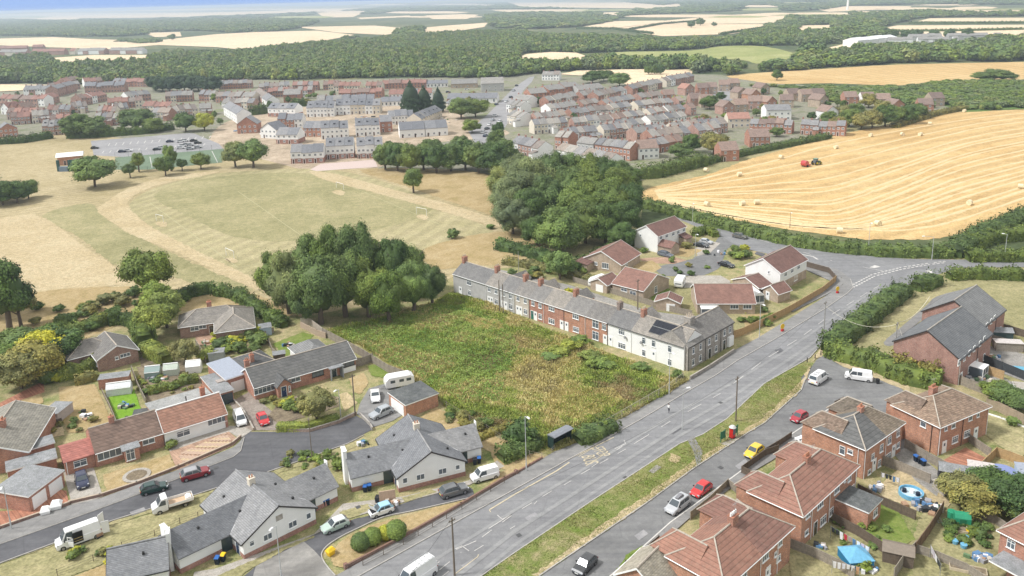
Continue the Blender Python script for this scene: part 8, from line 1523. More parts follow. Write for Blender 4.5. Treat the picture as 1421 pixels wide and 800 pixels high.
for x,y,h,r,lab in((538,76,13,8,'round tree beside the tan mound'),(900,104,9,5,'leftmost small conifer in the tan field'),(908,104,9,5,'middle small conifer in the tan field'),(916,104,9,5,'right small conifer in the tan field'),(959,39,16,10,'left one of two round trees in the upper cereal fields'),(972,36,18,11,'right one of two round trees in the upper cereal fields'),(991,37,10,7,'small tree right of the two round field trees'),(239,56,14,10,'round tree at the edge of the left cereal field'),(1240,53,13,8,'first round tree in front of the grey village'),(1256,54,13,8,'second round tree in front of the grey village'),(1272,54,14,9,'third round tree in front of the grey village'),(1295,55,14,9,'fourth round tree in front of the grey village'),(1318,55,15,10,'fifth round tree in front of the grey village'),(1342,55,15,10,'last round tree in front of the grey village'),(129,46,10,9,'lone tree on the far left field')):
    tree(x,y,h,r,'dark',lab,th=.03,leaves=2000,size=.11)
for pts in([(905,48),(850,41),(800,40)],[(870,43),(920,34),(970,30)],[(1000,49),(1060,40),(1080,33)],[(1262,33),(1350,33),(1500,32)],[(1225,45),(1330,44),(1420,42)]):foliage_run('hedge',pts,7,4,'dark','dark field hedge among the far cereal fields','hedge',dens=.5,size=1.6,group='far field hedges')
p=P(1176,14);t=thing('wind_turbine_mast','pale slender mast standing on the right skyline field','mast',tuple(p));obj('column',MB().tube((0,0,0),(0,0,62),4,2.5,10).mesh('column',WHITE),t)
# distant hills
def hill(x0,x1,y,dist,hgt,label):
    n=60;mb=MB();A=P(x0,y);B=P(x1,y);d=(B-A);nn=Vector((-d.y,d.x,0)).normalized();rings=[]
    rows=9
    for j in range(rows):
        v=j/(rows-1);L=[]
        for i in range(n+1):
            u=i/n;env=math.sin(math.pi*u)**.6;hh=hgt*env*math.sin(math.pi*v)*(.75+.18*math.sin(u*17)+.12*math.sin(u*41+v*3));q=A.lerp(B,u)+nn*(v*dist);L.append((q.x,q.y,hh-.6))
        rings.append(L)
    for j in range(rows-1):
        for i in range(n):mb.poly([rings[j][i],rings[j][i+1],rings[j+1][i+1],rings[j+1][i]])
    me=mb.mesh('distant_hills',m_ground('distant_hill_fields',((.10,.13,.07),(.22,.22,.12),(.42,.36,.22)),.0012,.006,.05),smooth=True);tagit(obj('distant_hills',me),kind='structure')
hill(-40,330,18.5,1500,26,'');hill(250,520,12.5,1800,30,'');hill(560,1150,4,1800,62,'');hill(900,1560,-2,1800,66,'')
HZ=bpy.data.materials.new('summer_haze');HZ.use_nodes=True;HZ.node_tree.nodes.clear();_o=HZ.node_tree.nodes.new('ShaderNodeOutputMaterial');_v=HZ.node_tree.nodes.new('ShaderNodeVolumePrincipled');HZ.node_tree.links.new(_v.outputs[0],_o.inputs['Volume'])
_v.inputs['Color'].default_value=(.79,.90,1,1);_v.inputs['Density'].default_value=HAZE=.00016;_v.inputs['Anisotropy'].default_value=.2
tagit(obj('haze',MB().box(-13500,13500,-13500,13500,-1.6,78).mesh('haze',HZ)),kind='stuff')
# ================================================================ street furniture, garden things, person
def lamp(x,y,h,label,arm=(1,0),mat=None,head=WHITE,al=.9):
    p=P(x,y);t=thing('street_lamp',label,'street lamp',(p.x,p.y,0));mat=mat or m_plain('grey_lamp_column',(.45,.46,.45),.5)
    a=Vector((arm[0],arm[1],0)).normalized()if al else Vector((1,0,0));obj('column',MB().tube((0,0,0),(0,0,1.5),.1,.1,8).tube((0,0,1.5),(0,0,h),.07,.05,7).mesh('column',mat),t)
    if al:obj('arm',MB().tube((0,0,h-.05),tuple(a*al+Vector((0,0,h+.15))),.045,n=6).mesh('arm',mat),t)
    e=a*al;obj('lantern',MB().loft([[(-.3,-.13,0),(-.3,.13,0),(-.25,.1,.14),(-.25,-.1,.14)],[(.4,-.15,0),(.4,.15,0),(.32,.1,.16),(.32,-.1,.16)]]).mesh('lantern',head),t,(e.x,e.y,h+.1),math.atan2(a.y,a.x))
POLEW=m_plain('telegraph_pole_timber',(.16,.13,.10),.9)
def pole(x,y,h,label,name='telegraph_pole',arm=True,r=.14,mat=None):
    p=P(x,y);t=thing(name,label,'pole',(p.x,p.y,0));obj('shaft',MB().tube((0,0,0),(0,0,h),r,r*.7,8).mesh('shaft',mat or POLEW),t)
    if arm:obj('crossarm',MB().box(-.5,.5,-.06,.06,h-.5,h-.38).box(-.45,-.4,-.03,.03,h-.38,h-.2).box(.4,.45,-.03,.03,h-.38,h-.2).mesh('crossarm',POLEW),t,rz=.7)
    return Vector((p.x,p.y,h))
lamp(391,806,8,'tall grey street lamp cut by the bottom edge near the lane',(-.4,-1));lamp(730.5,655,9.5,'white street lamp on the pavement left of the bus shelter',(.6,-1));lamp(928.5,549,8.5,'white street lamp in front of the white end terrace',(.6,-1));lamp(947,597,7.5,'slim grey lamp column standing at the road edge',(1,.2));lamp(1053.5,472,8,'grey street lamp beside the orange timber fence',(.5,-1));lamp(16,735,7,'grey street lamp at the red forecourt wall',(.3,-1))
lamp(433.5,640,7.5,'dark lamp column on the lane verge behind the left bungalow',(.2,-1),POLEW,POLEW,.4);lamp(473,580,5.5,'short grey lamp at the clipped hedge',(-.5,-1));lamp(964.5,359,7,'grey lamp column on the close by the white semi',(.4,-1));lamp(961,312,7,'thin lamp column on the upper branch road',(0,-1));lamp(1393.5,363,7.5,'tall lamp beside the lane at the right edge',(-1,.2));lamp(1293,361,6.5,'lamp with long arm at the junction',(-1,.1),al=2.6);lamp(1204.6,353,9,'thin lamp column against the bale field hedge',(0,-1));lamp(1096,317,5,'short dark lamp column at the bale field hedge',(0,-1),POLEW)
pa=pole(631,800,8.5,'timber telegraph pole by the main road at the bottom');pb=pole(1021,586,8.5,'timber telegraph pole on the grass verge');pc=pole(1142.5,471,8.5,'grey pole with fittings at the hedge corner',mat=m_plain('greyed_pole',(.3,.29,.27)));pd=pole(493,577,8,'timber pole beside the long bungalow drive');pe=pole(1241,500,8,'telegraph pole at the corner of the new brick gable',mat=m_plain('greyed_pole',(.3,.29,.27)));pole(693.5,434,8,'thin pole before the grey terraced houses',arm=False);pole(698.5,437,7.5,'second thin pole before the grey terraced houses',arm=False);pf=pole(885,430,7.5,'pole behind the white terraced houses');pole(720,384,7,'slim mast with dish behind the left of the terrace',arm=False,r=.08,mat=STEEL)
def wire(a,b,sag,label,mat=None,r=.02,off=0):
    mb=MB();pr=None
    for i in range(17):u=i/16;q=a.lerp(b,u)+Vector((off,0,-sag*4*u*(1-u)));mb.tube(pr,q,r,n=3)if pr is not None else None;pr=q
    tagit(obj('overhead_wire',mb.mesh('overhead_wire',mat or GUTB)),label,'cable')
CW=m_plain('pale_cable_sleeve',(.62,.58,.48))
wire(pa,P(470,905,8),1,'black cable from the bottom telegraph pole');wire(pa,pb,1.6,'black cable between the two main road telegraph poles');wire(pb,pc,1.2,'black cable from the verge pole to the hedge corner pole');wire(pc-Vector((0,0,1)),pe-Vector((0,0,.4)),2.2,'pale cable sagging from the hedge corner pole to the brick gable',CW,.03);wire(pe,P(1290,412,1),1.5,'pale cable from the gable pole over the grass bank',CW,.05);wire(pe,P(1268,508,1.5),.3,'pale stay running down across the new brick gable',CW,.03)
# bus shelter
A,B=P(769,627),P(797,612);d=B-A;t=thing('bus_shelter','dark bus shelter with grey curved roof on the pavement','bus shelter',(A.x,A.y,.2),math.atan2(d.y,d.x));L=4.2;dg_=m_plain('dark_green_frame',(.02,.04,.035),.5)
obj('roof',MB().loft([[(-.1,1.5,2.3),(-.1,.9,2.5),(-.1,.2,2.5),(-.1,-.3,2.35),(-.1,-.3,2.28),(-.1,1.5,2.22)],[(L+.1,1.5,2.3),(L+.1,.9,2.5),(L+.1,.2,2.5),(L+.1,-.3,2.35),(L+.1,-.3,2.28),(L+.1,1.5,2.22)]]).mesh('roof',m_plain('grey_shelter_roof',(.20,.21,.23),.5)),t)
for x in(.02,L/2,L-.02):obj('frame_post',MB().box(x-.04,x+.04,1.36,1.44,0,2.3).mesh('frame_post',dg_),t)
obj('back_panel',MB().box(0,L,1.38,1.41,.15,2.1).mesh('back_panel',m_glass('dark_shelter_panel',(.02,.03,.03))),t);obj('end_panel',MB().box(-.02,.02,.1,1.36,.1,2.2).mesh('end_panel',dg_),t);obj('end_panel',MB().box(L-.02,L+.02,.1,1.36,.1,2.2).mesh('end_panel',dg_),t);obj('bench',MB().box(.4,L-.4,1.0,1.3,.42,.5).mesh('bench',dg_),t)
# notice boards, kiosk, grit bin, road signs
RED=m_paint('signal_red',(.5,.012,.012));YEL=m_plain('bright_yellow_plastic',(.75,.48,.02),.5);GRN=m_plain('board_green',(.02,.14,.07),.5);BLU=m_plain('sky_blue_vinyl',(.14,.36,.52),.5);BIN=m_plain('navy_bin_plastic',(.012,.02,.035),.5);BINL=m_plain('blue_bin_lid',(.03,.12,.36),.45)
for x,y,lab in((1003,614,'left green notice board on the verge'),(1020,607,'right green notice board beside the red kiosk')):
    t=thing('notice_board',lab,'notice board',tuple(P(x,y)),.7);[obj('post',MB().box(s_-.05,s_+.05,-.05,.05,.15,2.1).mesh('post',GRN),t)for s_ in(-.6,.6)];obj('board',MB().box(-.6,.6,-.04,.04,.7,2.0).mesh('board',GRN),t)
p=P(1016,609);t=thing('kiosk','red post kiosk with pale domed top on the verge','kiosk',(p.x,p.y,.18),.7);obj('body',MB().box(-.36,.36,-.36,.36,.1,1.9).mesh('body',RED),t);obj('base',MB().box(-.46,.46,-.46,.46,0,.1).mesh('base',BLACK),t);[obj('pane',MB().box(-.3,.3,sy-.01,sy+.01,.7,1.95).mesh('pane',GLASS),t)for sy in(-.365,.365)];obj('dome',MB().tube((0,0,1.9),(0,0,2.2),.62,.3,10).mesh('dome',m_plain('pale_dome',(.5,.5,.48))),t)
p=P(459,771);t=thing('grit_bin','yellow grit bin at the corner of the lane island','grit bin',(p.x,p.y,.1),.9);obj('tub',MB().loft([[(-.4,-.3,0),(.4,-.3,0),(.4,.3,0),(-.4,.3,0)],[(-.55,-.42,.7),(.55,-.42,.7),(.55,.42,.7),(-.55,.42,.7)]]).mesh('tub',YEL),t);obj('lid',MB().loft([[(-.6,-.46,.71),(.6,-.46,.71),(.6,.46,.71),(-.6,.46,.71)],[(-.4,-.1,1.05),(.4,-.1,1.05),(.4,.2,1.05),(-.4,.2,1.05)]]).mesh('lid',YEL),t)
for x,y,lab in((1085.6,461,'lower yellow road works sign on the fence-side pavement'),(1162,408,'upper yellow road works sign at the junction pavement')):t=thing('works_sign',lab,'road sign',(P(x,y).x,P(x,y).y,.2),.5);obj('plate',MB().tube((0,-.03,1.1),(0,.03,1.1),.6,n=10).mesh('plate',YEL),t);obj('stand',MB().box(-.3,.3,-.2,.2,0,.5).mesh('stand',RED),t)
p=P(1265,353);t=thing('direction_sign','white finger direction sign at the junction hedge','sign',tuple(p));obj('board',MB().box(-1.4,1.4,-.05,.05,1.6,2.3).mesh('board',WHITE),t);obj('post',MB().tube((0,.05,0),(0,.05,2.2),.06,n=6).mesh('post',STEEL),t)
for x,y in((1120,503),(1131,498.5),(1139,494)):tagit(obj('bollard',MB().tube((0,0,0),(0,0,1),.1,n=8).mesh('bollard',BLACK),None,tuple(P(x,y))),{1120:'left',1131:'middle',1139:'right'}[x]+' dark bollard of the three where the footpath meets the turning head','bollard','bollards')
tagit(obj('litter_bin',MB().tube((0,0,0),(0,0,1.0),.3,.34,10).mesh('litter_bin',BLACK),None,tuple(P(1218,533))),'black litter bin behind the windowed van','litter bin')
# wheelie bins
def wbin(x,y,lab,lid=None,rz=0,body=None):
    p=P(x,y);t=thing('wheelie_bin',lab,'wheelie bin',(p.x,p.y,0),rz);obj('body',MB().loft([[(-.24,-.25,.05),(.24,-.25,.05),(.24,.25,.05),(-.24,.25,.05)],[(-.3,-.35,.98),(.3,-.35,.98),(.3,.35,.98),(-.3,.35,.98)]]).mesh('body',body or BIN),t);obj('lid',MB().loft([[(-.32,-.38,.99),(.32,-.38,.99),(.32,.38,.99),(-.32,.38,.99)],[(-.28,-.3,1.08),(.28,-.3,1.08),(.28,.38,1.12),(-.28,.38,1.12)]]).mesh('lid',lid or BINL),t)
for a in((302,783,'blue-lidded bin beside the navy door of the left bungalow',None),(310,779,'dark bin with yellow lid by the left bungalow door',YEL),(449,703,'blue-lidded bin in the alcove of the left bungalow wing',None),(455,701,'second blue-lidded bin in the alcove of the left bungalow wing',None),(507,683,'left bin in front of the right bungalow wing',None),(513,681,'right bin in front of the right bungalow wing',None),(659,645,'left dark bin at the far end of the right bungalow',BLACK),(665,643,'right dark bin at the far end of the right bungalow',BINL),(1271,641,'left one of the three bins by the timber fence',None),(1276,644,'middle one of the three bins by the timber fence',BLACK),(1281,647,'right one of the three bins by the timber fence',None),(524,698,'dark bin behind the open-bonnet car',BLACK),(33,594,'bin at the mossy-roofed house corner',None),(1110,731,'dark bin against the middle brick pair',BLACK)):wbin(a[0],a[1],a[2],a[3],random.uniform(-.3,.6))
for x,y,s_,lab in((64,713,1.3,'left rounded white bag of aggregate on the red forecourt'),(79,706,1.5,'right rounded white bag of aggregate on the red forecourt')):tagit(obj('builders_bag',MB().loft([[(-.4,-.4,0),(.4,-.4,0),(.4,.4,0),(-.4,.4,0)],[(-.55,-.5,.5),(.5,-.55,.5),(.55,.5,.5),(-.5,.55,.5)],[(-.3,-.3,.85),(.3,-.3,.85),(.3,.3,.8),(-.3,.3,.85)]]).mesh('builders_bag',WHITE),None,tuple(P(x,y)),.4,(s_,s_,s_)),lab,'bag')
tagit(obj('wooden_pallet',MB().box(-1.2,1.2,-.06,.06,0,1.9).mesh('wooden_pallet',m_plain('raw_board',(.5,.36,.26))),None,tuple(P(538,697)),.25,None),'pink-brown upright boards behind the open-bonnet car','boards')
p=P(190,661);t=thing('round_flower_bed','round gravel flower bed with pale ring in the tan lawn','flower bed',(p.x,p.y,.13));rg_=[(2.1*math.cos(i*.314),2.1*math.sin(i*.314))for i in range(20)];obj('gravel',MB().prism([(a*.72,b*.72)for a,b in rg_],0,.05).mesh('gravel',G_SOIL),t)
mb=MB();[mb.prism([(a*.73,b*.73),(a,b),(c,e),(c*.73,e*.73)],0,.09)for(a,b),(c,e)in zip(rg_,rg_[1:]+rg_[:1])];obj('stone_ring',mb.mesh('stone_ring',CONC),t)
# slabs of the front garden: each a piece
slm=MB().box(-.28,.28,-.28,.28,0,.05).mesh('paving_slab',m_plain('pink_slab',(.42,.30,.22),var=.18));slm2=MB().box(-.28,.28,-.28,.28,0,.04).mesh('paving_slab',m_plain('straw_slab',(.47,.36,.22),var=.2));t=thing('slab_garden','patterned pink and straw paving slabs in front of the rust-tiled bungalow','paving',(P(247,632).x,P(247,632).y,.14));O=P(247,632);e1=(P(313,602)-O)/17;e2=(P(257,648)-O)/7;a_=math.atan2(e1.y,e1.x)
for i in range(17):
    for j in range(7):
        if(i*7+j*3)%5:q=e1*(i+.5)+e2*(j+.5)*(1-i*.012);obj('paving_slab',slm if(i+j*2)%3 else slm2,t,(q.x,q.y,random.uniform(0,.02)),a_)
# sheds, greenhouses
def shed(x,y,w_,d_,h_,rz,wm,rm,lab,name='shed',cat='shed',gable=False):
    p=P(x,y);h=House(name,lab,cat,w_,d_,h_,(p.x,p.y),rz);h.walls(wm,'x' if gable else None,.6);h.gable_roof('x',.6,rm,ov=.15,og=.12,barge=None,ridge=None,gut=None,th=.06)if gable else h.flat_roof(rm,ov=.12,th=.1,fascia=wm);h.part('shed_door',MB().box(w_*.3,w_*.3+.8,-.04,-.004,.05,h_*.85),wm);return h
def gh(x,y,w_,d_,rz,lab,mat=None):
    p=P(x,y);h=House('greenhouse',lab,'greenhouse',w_,d_,1.6,(p.x,p.y),rz);gl_=mat or m_glass('greenhouse_glass',(.25,.32,.30));h.walls(gl_,'x',.8,name='glazing');h.gable_roof('x',.8,gl_,ov=.02,og=.01,barge=None,ridge=WHITE,gut=WHITE,th=.03)
shed(1302,671,6.5,2.6,2.2,-.42,m_plain('black_shed_boards',(.035,.035,.04)),FELT,'long black shed with grey roof beside the concrete yard',gable=True);shed(1224,781,3.6,2.4,1.8,-.42,WOODD,m_plain('brown_felt',(.20,.165,.13)),'brown shed in the corner of the middle back garden',gable=True);shed(1345,672,3.4,3.6,1.9,-.4,WHITE,m_plain('pale_shed_roof',(.5,.46,.43),var=.2),'white-roofed outbuilding with dark slot beside the bushy trees');shed(1310,690,2.2,2.2,1.4,.3,CONC,CONC,'low grey bunker beside the shrubs')
shed(58,588,3.2,4.5,1.9,-.1,m_plain('pinkish_shed',(.42,.36,.33)),FELT,'tall narrow pinkish shed with pale roof in the left garden');shed(186,592,3.6,2.4,1.9,.28,W_DARKB,FELTD,'dark flat-topped brick shed beside the bright lawn');shed(138,542,5.4,2.6,2.1,.26,W_RED,FELT,'brick outhouse with two grey roofs at the top of the bright lawn');gh(148,552,4.4,1.8,.26,'white-roofed greenhouse lean-to at the top of the bright lawn',m_plain('white_polycarbonate',(.62,.64,.64),.4))
gh(201,528,2.9,2.2,.18,'glass greenhouse with dark base in the left gardens');gh(227,524,2.8,1.8,.2,'low cloche greenhouse beside the glass one',m_plain('milky_glass',(.45,.5,.42),.5));gh(258,520,2.9,2.2,.2,'white tent-like greenhouse at the right of the gardens',WHITE);shed(290,504,3,2.4,2,.2,m_plain('grey_shed',(.3,.33,.33)),FELT,'grey shed above the pale metal garage roof');shed(361,468,2.6,2.4,2,.4,m_plain('pale_blue_boards',(.35,.42,.48)),FELT,'small pale blue summerhouse left of the back lawn',gable=True);shed(380,504,2.4,2,1.6,.3,WOODD,FELT,'small dark shed behind the long bungalow')
shed(1376,474,4,2.4,2.1,-.2,m_plain('dark_green_shed',(.05,.08,.08)),FELT,'dark shed with grey roof in the highest new-build garden',gable=True);shed(1382,488,5,2.2,1.8,-.2,WOODL,m_plain('pale_shed_roof',(.5,.46,.43)),'long pale shed in the middle new-build garden');shed(1414,674,3.4,3,2,-.3,m_plain('pale_blue_boards',(.35,.42,.48)),m_plain('pale_sheet_roof',(.33,.36,.42)),'pale blue glazed shed at the right edge');shed(1410,549,3.6,2.6,1.4,-.3,WHITE,CONC,'low pale store at the right edge by the bush trees')
# pool, trampoline, gazebo, playhouse
def ring_pool(x,y,r,h_,lab,name,rim,water):
    t=thing(name,lab,name.replace('_',' '),tuple(P(x,y)));c_=[(r*math.cos(i*.393),r*math.sin(i*.393))for i in range(16)];mb=MB()
    for(a,b),(c,e)in zip(c_,c_[1:]+c_[:1]):mb.prism([(a*.9,b*.9),(a,b),(c,e),(c*.9,e*.9)],0,h_)
    obj('rim',mb.mesh('rim',rim),t);obj('inside',MB().prism([(a*.89,b*.89)for a,b in c_],.05,h_*.55).mesh('inside',water),t);return t
t=ring_pool(1264,688,1.7,.75,'round blue paddling pool full of objects in the sandy yard','paddling_pool',BLU,m_plain('pale_pool_liner',(.45,.55,.6)));[obj('float',MB().tube((a,b,.4),(a,b,.9),.35,.3,8).mesh('float',BIN if k else WHITE),t)for k,(a,b)in enumerate(((.2,.1),(-.8,.4),(.7,-.6)))]
t=thing('covered_trampoline','round trampoline with faded blue cover behind the orange fence','trampoline',tuple(P(1391,662)));obj('cover',MB().tube((0,0,.9),(0,0,1.02),2.0,1.95,18).mesh('cover',m_plain('faded_blue_cover',(.20,.24,.42))),t);[obj('leg',MB().tube((1.7*math.cos(k),1.7*math.sin(k),0),(1.7*math.cos(k),1.7*math.sin(k),.9),.04,n=5).mesh('leg',STEEL),t)for k in(0,1.57,3.14,4.71)]
tagit(obj('blue_pool',MB().box(-1.8,1.8,-.8,.8,0,.4).mesh('blue_pool',m_plain('turquoise_liner',(.12,.34,.46))),None,tuple(P(1408,513)),-.3),'rectangular turquoise pool behind the black fence','pool')
t=thing('gazebo','small blue pop-up gazebo in the middle back garden','gazebo',tuple(P(1187,781)),.1);obj('canopy',MB().loft([[(-1.7,-1.7,1.3),(1.7,-1.7,1.3),(1.7,1.7,1.3),(-1.7,1.7,1.3)],[(-.1,-.1,2.3),(.1,-.1,2.3),(.1,.1,2.3),(-.1,.1,2.3)]]).mesh('canopy',BLU),t);obj('side_wall',MB().box(-1.6,1.6,-1.62,-1.58,0,1.3).box(-1.62,-1.58,-1.58,1.6,0,1.3).mesh('side_wall',m_plain('deep_blue_cloth',(.02,.16,.30))),t);[obj('leg',MB().tube((a,b,0),(a,b,1.35),.04,n=5).mesh('leg',STEEL),t)for a in(-1.6,1.6)for b in(-1.6,1.6)]
t=thing('playhouse','green plastic playhouse with domed roof','playhouse',tuple(P(1334,729)),-.3);obj('shell',MB().loft([[(-1,-.7,0),(-1,.7,0),(-1,.7,1.4),(-1,.35,1.9),(-1,-.35,1.9),(-1,-.7,1.4)],[(1,-.7,0),(1,.7,0),(1,.7,1.4),(1,.35,1.9),(1,-.35,1.9),(1,-.7,1.4)]]).mesh('shell',m_plain('toy_green',(.03,.26,.14),.4)),t);obj('doorway',MB().box(-.4,.4,-.74,-.705,.1,1.3).mesh('doorway',GRN),t)
tagit(obj('water_butt',MB().tube((0,0,0),(0,0,1.4),.5,.6,10).mesh('water_butt',m_plain('toy_green',(.03,.26,.14),.4)),None,tuple(P(1320,722))),'green water butt beside the playhouse','water butt')
for x,y,m_,lab in((1325,755,BLU,'left blue tub in the vegetable garden'),(1339,750,BLU,'upper blue tub in the vegetable garden'),(1337,761,BLU,'lowest blue tub in the vegetable garden'),(1345,741,YEL,'yellow tub beside the raised bed')):tagit(obj('garden_tub',MB().tube((0,0,0),(0,0,.6),.35,.45,10).mesh('garden_tub',m_),None,tuple(P(x,y))),lab,'tub')
for x,y,a,b,lab in((1327,735,2.6,1.8,'square timber raised bed beside the playhouse'),(1343,793,4.2,1.3,'long pale timber raised bed near the bottom')):
    t=thing('raised_bed',lab,'raised bed',tuple(P(x,y)),-.4);obj('boards',MB().box(-a/2,a/2,-b/2,-b/2+.08,0,.5).box(-a/2,a/2,b/2-.08,b/2,0,.5).box(-a/2,-a/2+.08,-b/2+.08,b/2-.08,0,.5).box(a/2-.08,a/2,-b/2+.08,b/2-.08,0,.5).mesh('boards',m_plain('pale_bed_board',(.5,.42,.3))),t);obj('soil',MB().box(-a/2+.09,a/2-.09,-b/2+.09,b/2-.09,0,.35).mesh('soil',G_SOIL),t)
# washing lines with laundry
def washing(p1,p2,cols,lab):
    A,B=P(*p1),P(*p2);d=B-A;L=d.length;t=thing('washing_line',lab,'washing line',tuple(A),math.atan2(d.y,d.x));[obj('post',MB().tube((x,0,0),(x,0,2),.04,n=5).mesh('post',STEEL),t)for x in(0,L)];obj('line',MB().tube((0,0,1.9),(L,0,1.9),.012,n=3).mesh('line',STEEL),t);n=len(cols)
    for i,c in enumerate(cols):x=L*(i+.12)/n;w_=L/n*.76;zb=1.9-random.uniform(.7,1.2);obj('garment',MB().loft([[(x,-.02,1.9),(x+w_,-.02,1.9),(x+w_,.02,1.9),(x,.02,1.9)],[(x+.05,.08,zb),(x+w_-.05,.12,zb),(x+w_-.05,.15,zb),(x+.05,.11,zb)]]).mesh('garment',m_plain('cloth_%.2f_%.2f'%(c[0],c[2]),c)),t)
w3,k3,r3,b3=(.75,.74,.76),(.03,.035,.04),(.5,.04,.06),(.1,.2,.35)
washing((1154,797),(1192,806),[w3,w3,(.7,.7,.78),w3,w3,(.6,.35,.2)],'low line of white laundry along the bottom garden fence');washing((1152,748),(1205,778),[k3,k3,w3,r3,(.4,.3,.3),b3,w3,(.6,.5,.6),w3],'washing line with dark and red laundry along the garden path');washing((1222,672),(1247,680),[w3,k3,k3,b3,w3],'washing line by the dark-tiled pair with white and black laundry');washing((1290,775),(1304,802),[(.6,.58,.62),(.55,.5,.55),w3,k3,k3],'slanting line of grey and dark laundry in the bottom garden')
t=thing('ladder','pale aluminium ladder lying on the slab yard','ladder',(P(1300,716).x,P(1300,716).y,.15),math.radians(75));[obj('stile',MB().box(-2,2,y_-.03,y_+.03,0,.06).mesh('stile',STEEL),t)for y_ in(-.22,.22)];[obj('rung',MB().tube((-1.8+i*.4,-.2,.03),(-1.8+i*.4,.2,.03),.02,n=4).mesh('rung',STEEL),t)for i in range(10)]
# clutter that lies about in the gardens
rc=random.Random(11);CL=[w3,k3,(.3,.3,.32),(.35,.22,.14),b3,(.5,.45,.38),(.12,.2,.1)]
mb=MB();CM=[m_plain('clutter_%d'%i,c)for i,c in enumerate(CL)]
for cx,cy,n,sx,sy in((1295,708,34,14,5),(1215,680,12,10,5),(1280,700,14,12,6),(1362,778,24,14,5),(1375,498,16,14,3),(1360,528,14,16,3),(215,528,26,22,6),(120,580,9,12,6),(178,566,10,12,5),(1205,790,14,12,5),(285,478,8,8,4),(400,480,9,12,4),(500,505,12,8,4),(545,700,8,8,3),(500,655,8,8,4),(505,618,6,8,3),(1140,760,9,9,4),(130,745,5,20,6),(1070,392,8,8,3),(1000,352,5,9,3),(520,168,30,60,12),(350,175,20,30,8),(470,205,16,40,6),(600,168,12,30,6)):
    for i in range(n):
        p=P(cx+rc.gauss(0,sx*.5),cy+rc.gauss(0,sy*.5));s_=rc.uniform(.18,.5)*(3 if cy<210 else 1);a=rc.uniform(0,3);u,v=Vector((math.cos(a),math.sin(a)))*s_,Vector((-math.sin(a),math.cos(a)))*s_*rc.uniform(.4,1);c=Vector((p.x,p.y));mb.prism([tuple(c-u-v),tuple(c+u-v),tuple(c+u+v),tuple(c-u+v)],.1,.15+rc.uniform(.15,.6),rc.randrange(len(CL)))
tagit(obj('garden_clutter',mb.mesh('garden_clutter',*CM)),'small garden clutter: crates, pots, toys and furniture in the yards','clutter',kind='stuff')
# manholes and tarmac repairs
for x,y,lev in((720,744,1),(868,664,1),(1000,560,1),(560,730,0),(497,705,0),(240,690,0),(300,650,0),(1090,560,1),(1000,650,0)):tagit(obj('manhole_cover',MB().box(-.35,.35,-.35,.35,0,.006).mesh('manhole_cover',m_plain('iron_cover',(.08,.08,.08))),None,(P(x,y).x,P(x,y).y,.128),.6),kind='structure')
for q in([(1075,487),(1083,484),(1088,488),(1079,492)],[(728,720),(742,712),(747,716),(733,724)],[(930,600),(942,592),(946,596),(934,604)],[(1020,648),(1034,638),(1040,644),(1026,653)],[(880,745),(893,736),(900,742),(887,751)],[(640,786),(656,776),(661,781),(645,791)],[(180,712),(200,705),(203,710),(183,717)],[(1050,350),(1062,353),(1058,357),(1047,353)]):sheet('tarmac_repair',q,6,A_DARK if q[0][0]%4 else A_CAR,zz=.122)
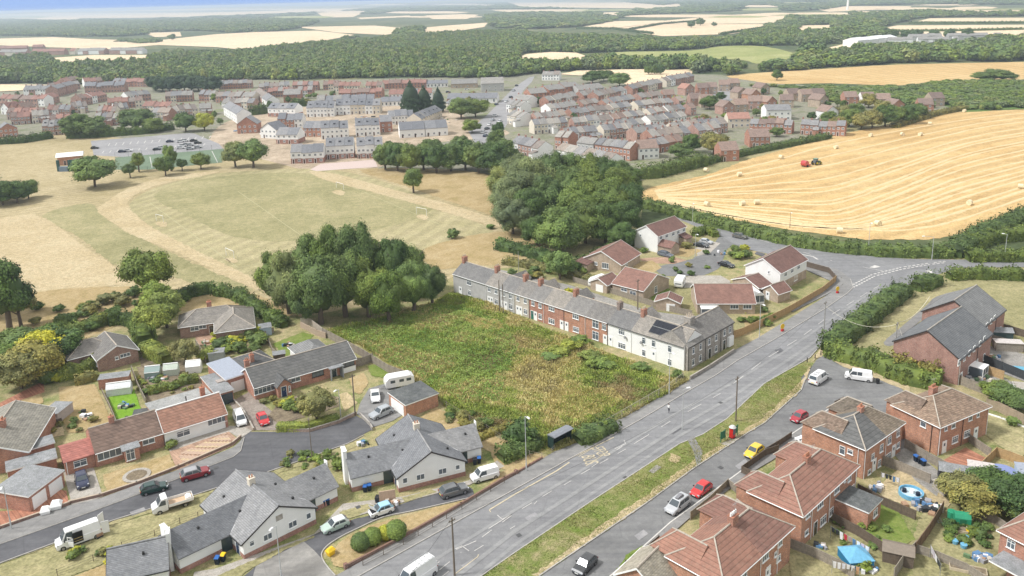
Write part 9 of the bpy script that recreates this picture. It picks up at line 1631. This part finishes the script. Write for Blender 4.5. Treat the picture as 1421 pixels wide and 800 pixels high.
# the walker on the road
def walker(x,y):
    p=P(x,y);q=P(x+8,y-6.5);t=thing('person','walker in white top and dark trousers on the main road','person',(p.x,p.y,.12),math.atan2(q.y-p.y,q.x-p.x))
    J=[((0,0,.95),.13),((0,0,1.15),.13),((0,0,1.38),.17),((0,0,1.5),.06),((.01,0,1.62),.1),((.01,0,1.73),.07),((0,.1,.9),.1),((.14,.1,.5),.065),((.22,.1,.08),.045),((.34,.1,.04),.035),((0,-.1,.9),.1),((.02,-.1,.5),.065),((-.22,-.1,.14),.045),((-.12,-.1,.04),.035),((0,.2,1.36),.055),((-.08,.25,1.1),.045),((.05,.26,.88),.035),((0,-.2,1.36),.055),((.1,-.25,1.1),.045),((.24,-.24,.92),.035)]
    E=[(0,1),(1,2),(2,3),(3,4),(4,5),(0,6),(6,7),(7,8),(8,9),(0,10),(10,11),(11,12),(12,13),(2,14),(14,15),(15,16),(2,17),(17,18),(18,19)]
    me=bpy.data.meshes.new('body');me.from_pydata([j[0]for j in J],E,[]);o=bpy.data.objects.new('body',me);COL.objects.link(o);o.modifiers.new('s','SKIN');o.modifiers.new('d','SUBSURF').levels=1
    for v,j in zip(me.skin_vertices[0].data,J):v.radius=(j[1],j[1])
    me.skin_vertices[0].data[0].use_root=True;dg=bpy.context.evaluated_depsgraph_get();dg.update();m2=bpy.data.meshes.new_from_object(o.evaluated_get(dg));bpy.data.objects.remove(o)
    for c in(m_plain('dark_trousers',(.03,.03,.045)),m_plain('white_top',(.7,.7,.68)),m_plain('skin',(.5,.3,.22)),m_plain('brown_hair',(.07,.045,.03))):m2.materials.append(c)
    for f in m2.polygons:z=f.center.z;f.material_index=0 if z<.96 and abs(f.center.y)<.2 else 1 if z<1.46 and z>.96 else 2 if z<1.68 else 3
    obj('body',m2,t);obj('hair',MB().tube((-.01,0,1.66),(-.02,0,1.8),.1,.07,8).mesh('hair',bpy.data.materials['brown_hair']),t)
walker(928,574)
# ================================================================ things that share a label get their place in the row
_same={}
for o in bpy.data.objects:
    if o.parent is None and 'label' in o and o.get('kind')is None:_same.setdefault(o['label'],[]).append(o)
for lab,L in _same.items():
    if len(L)>1:
        L.sort(key=lambda o:proj_np(np.array([o.location.x]),np.array([o.location.y]),np.array([o.location.z]))[0][0]);w_=lab.split()[:11]
        if w_[-1]in('the','of','and','a','in','at','by'):w_=w_[:-1]
        for i,o in enumerate(L):o['label']=' '.join(w_)+(', %s from left'%ORD[i]if i<len(ORD)else ', %s from left'%(['','','twenty','thirty','forty','fifty','sixty','seventy','eighty','ninety'][(i+1)//10]+'-'+(ORD+[''])[i%10 if(i+1)%10 else-1]).rstrip('-'))
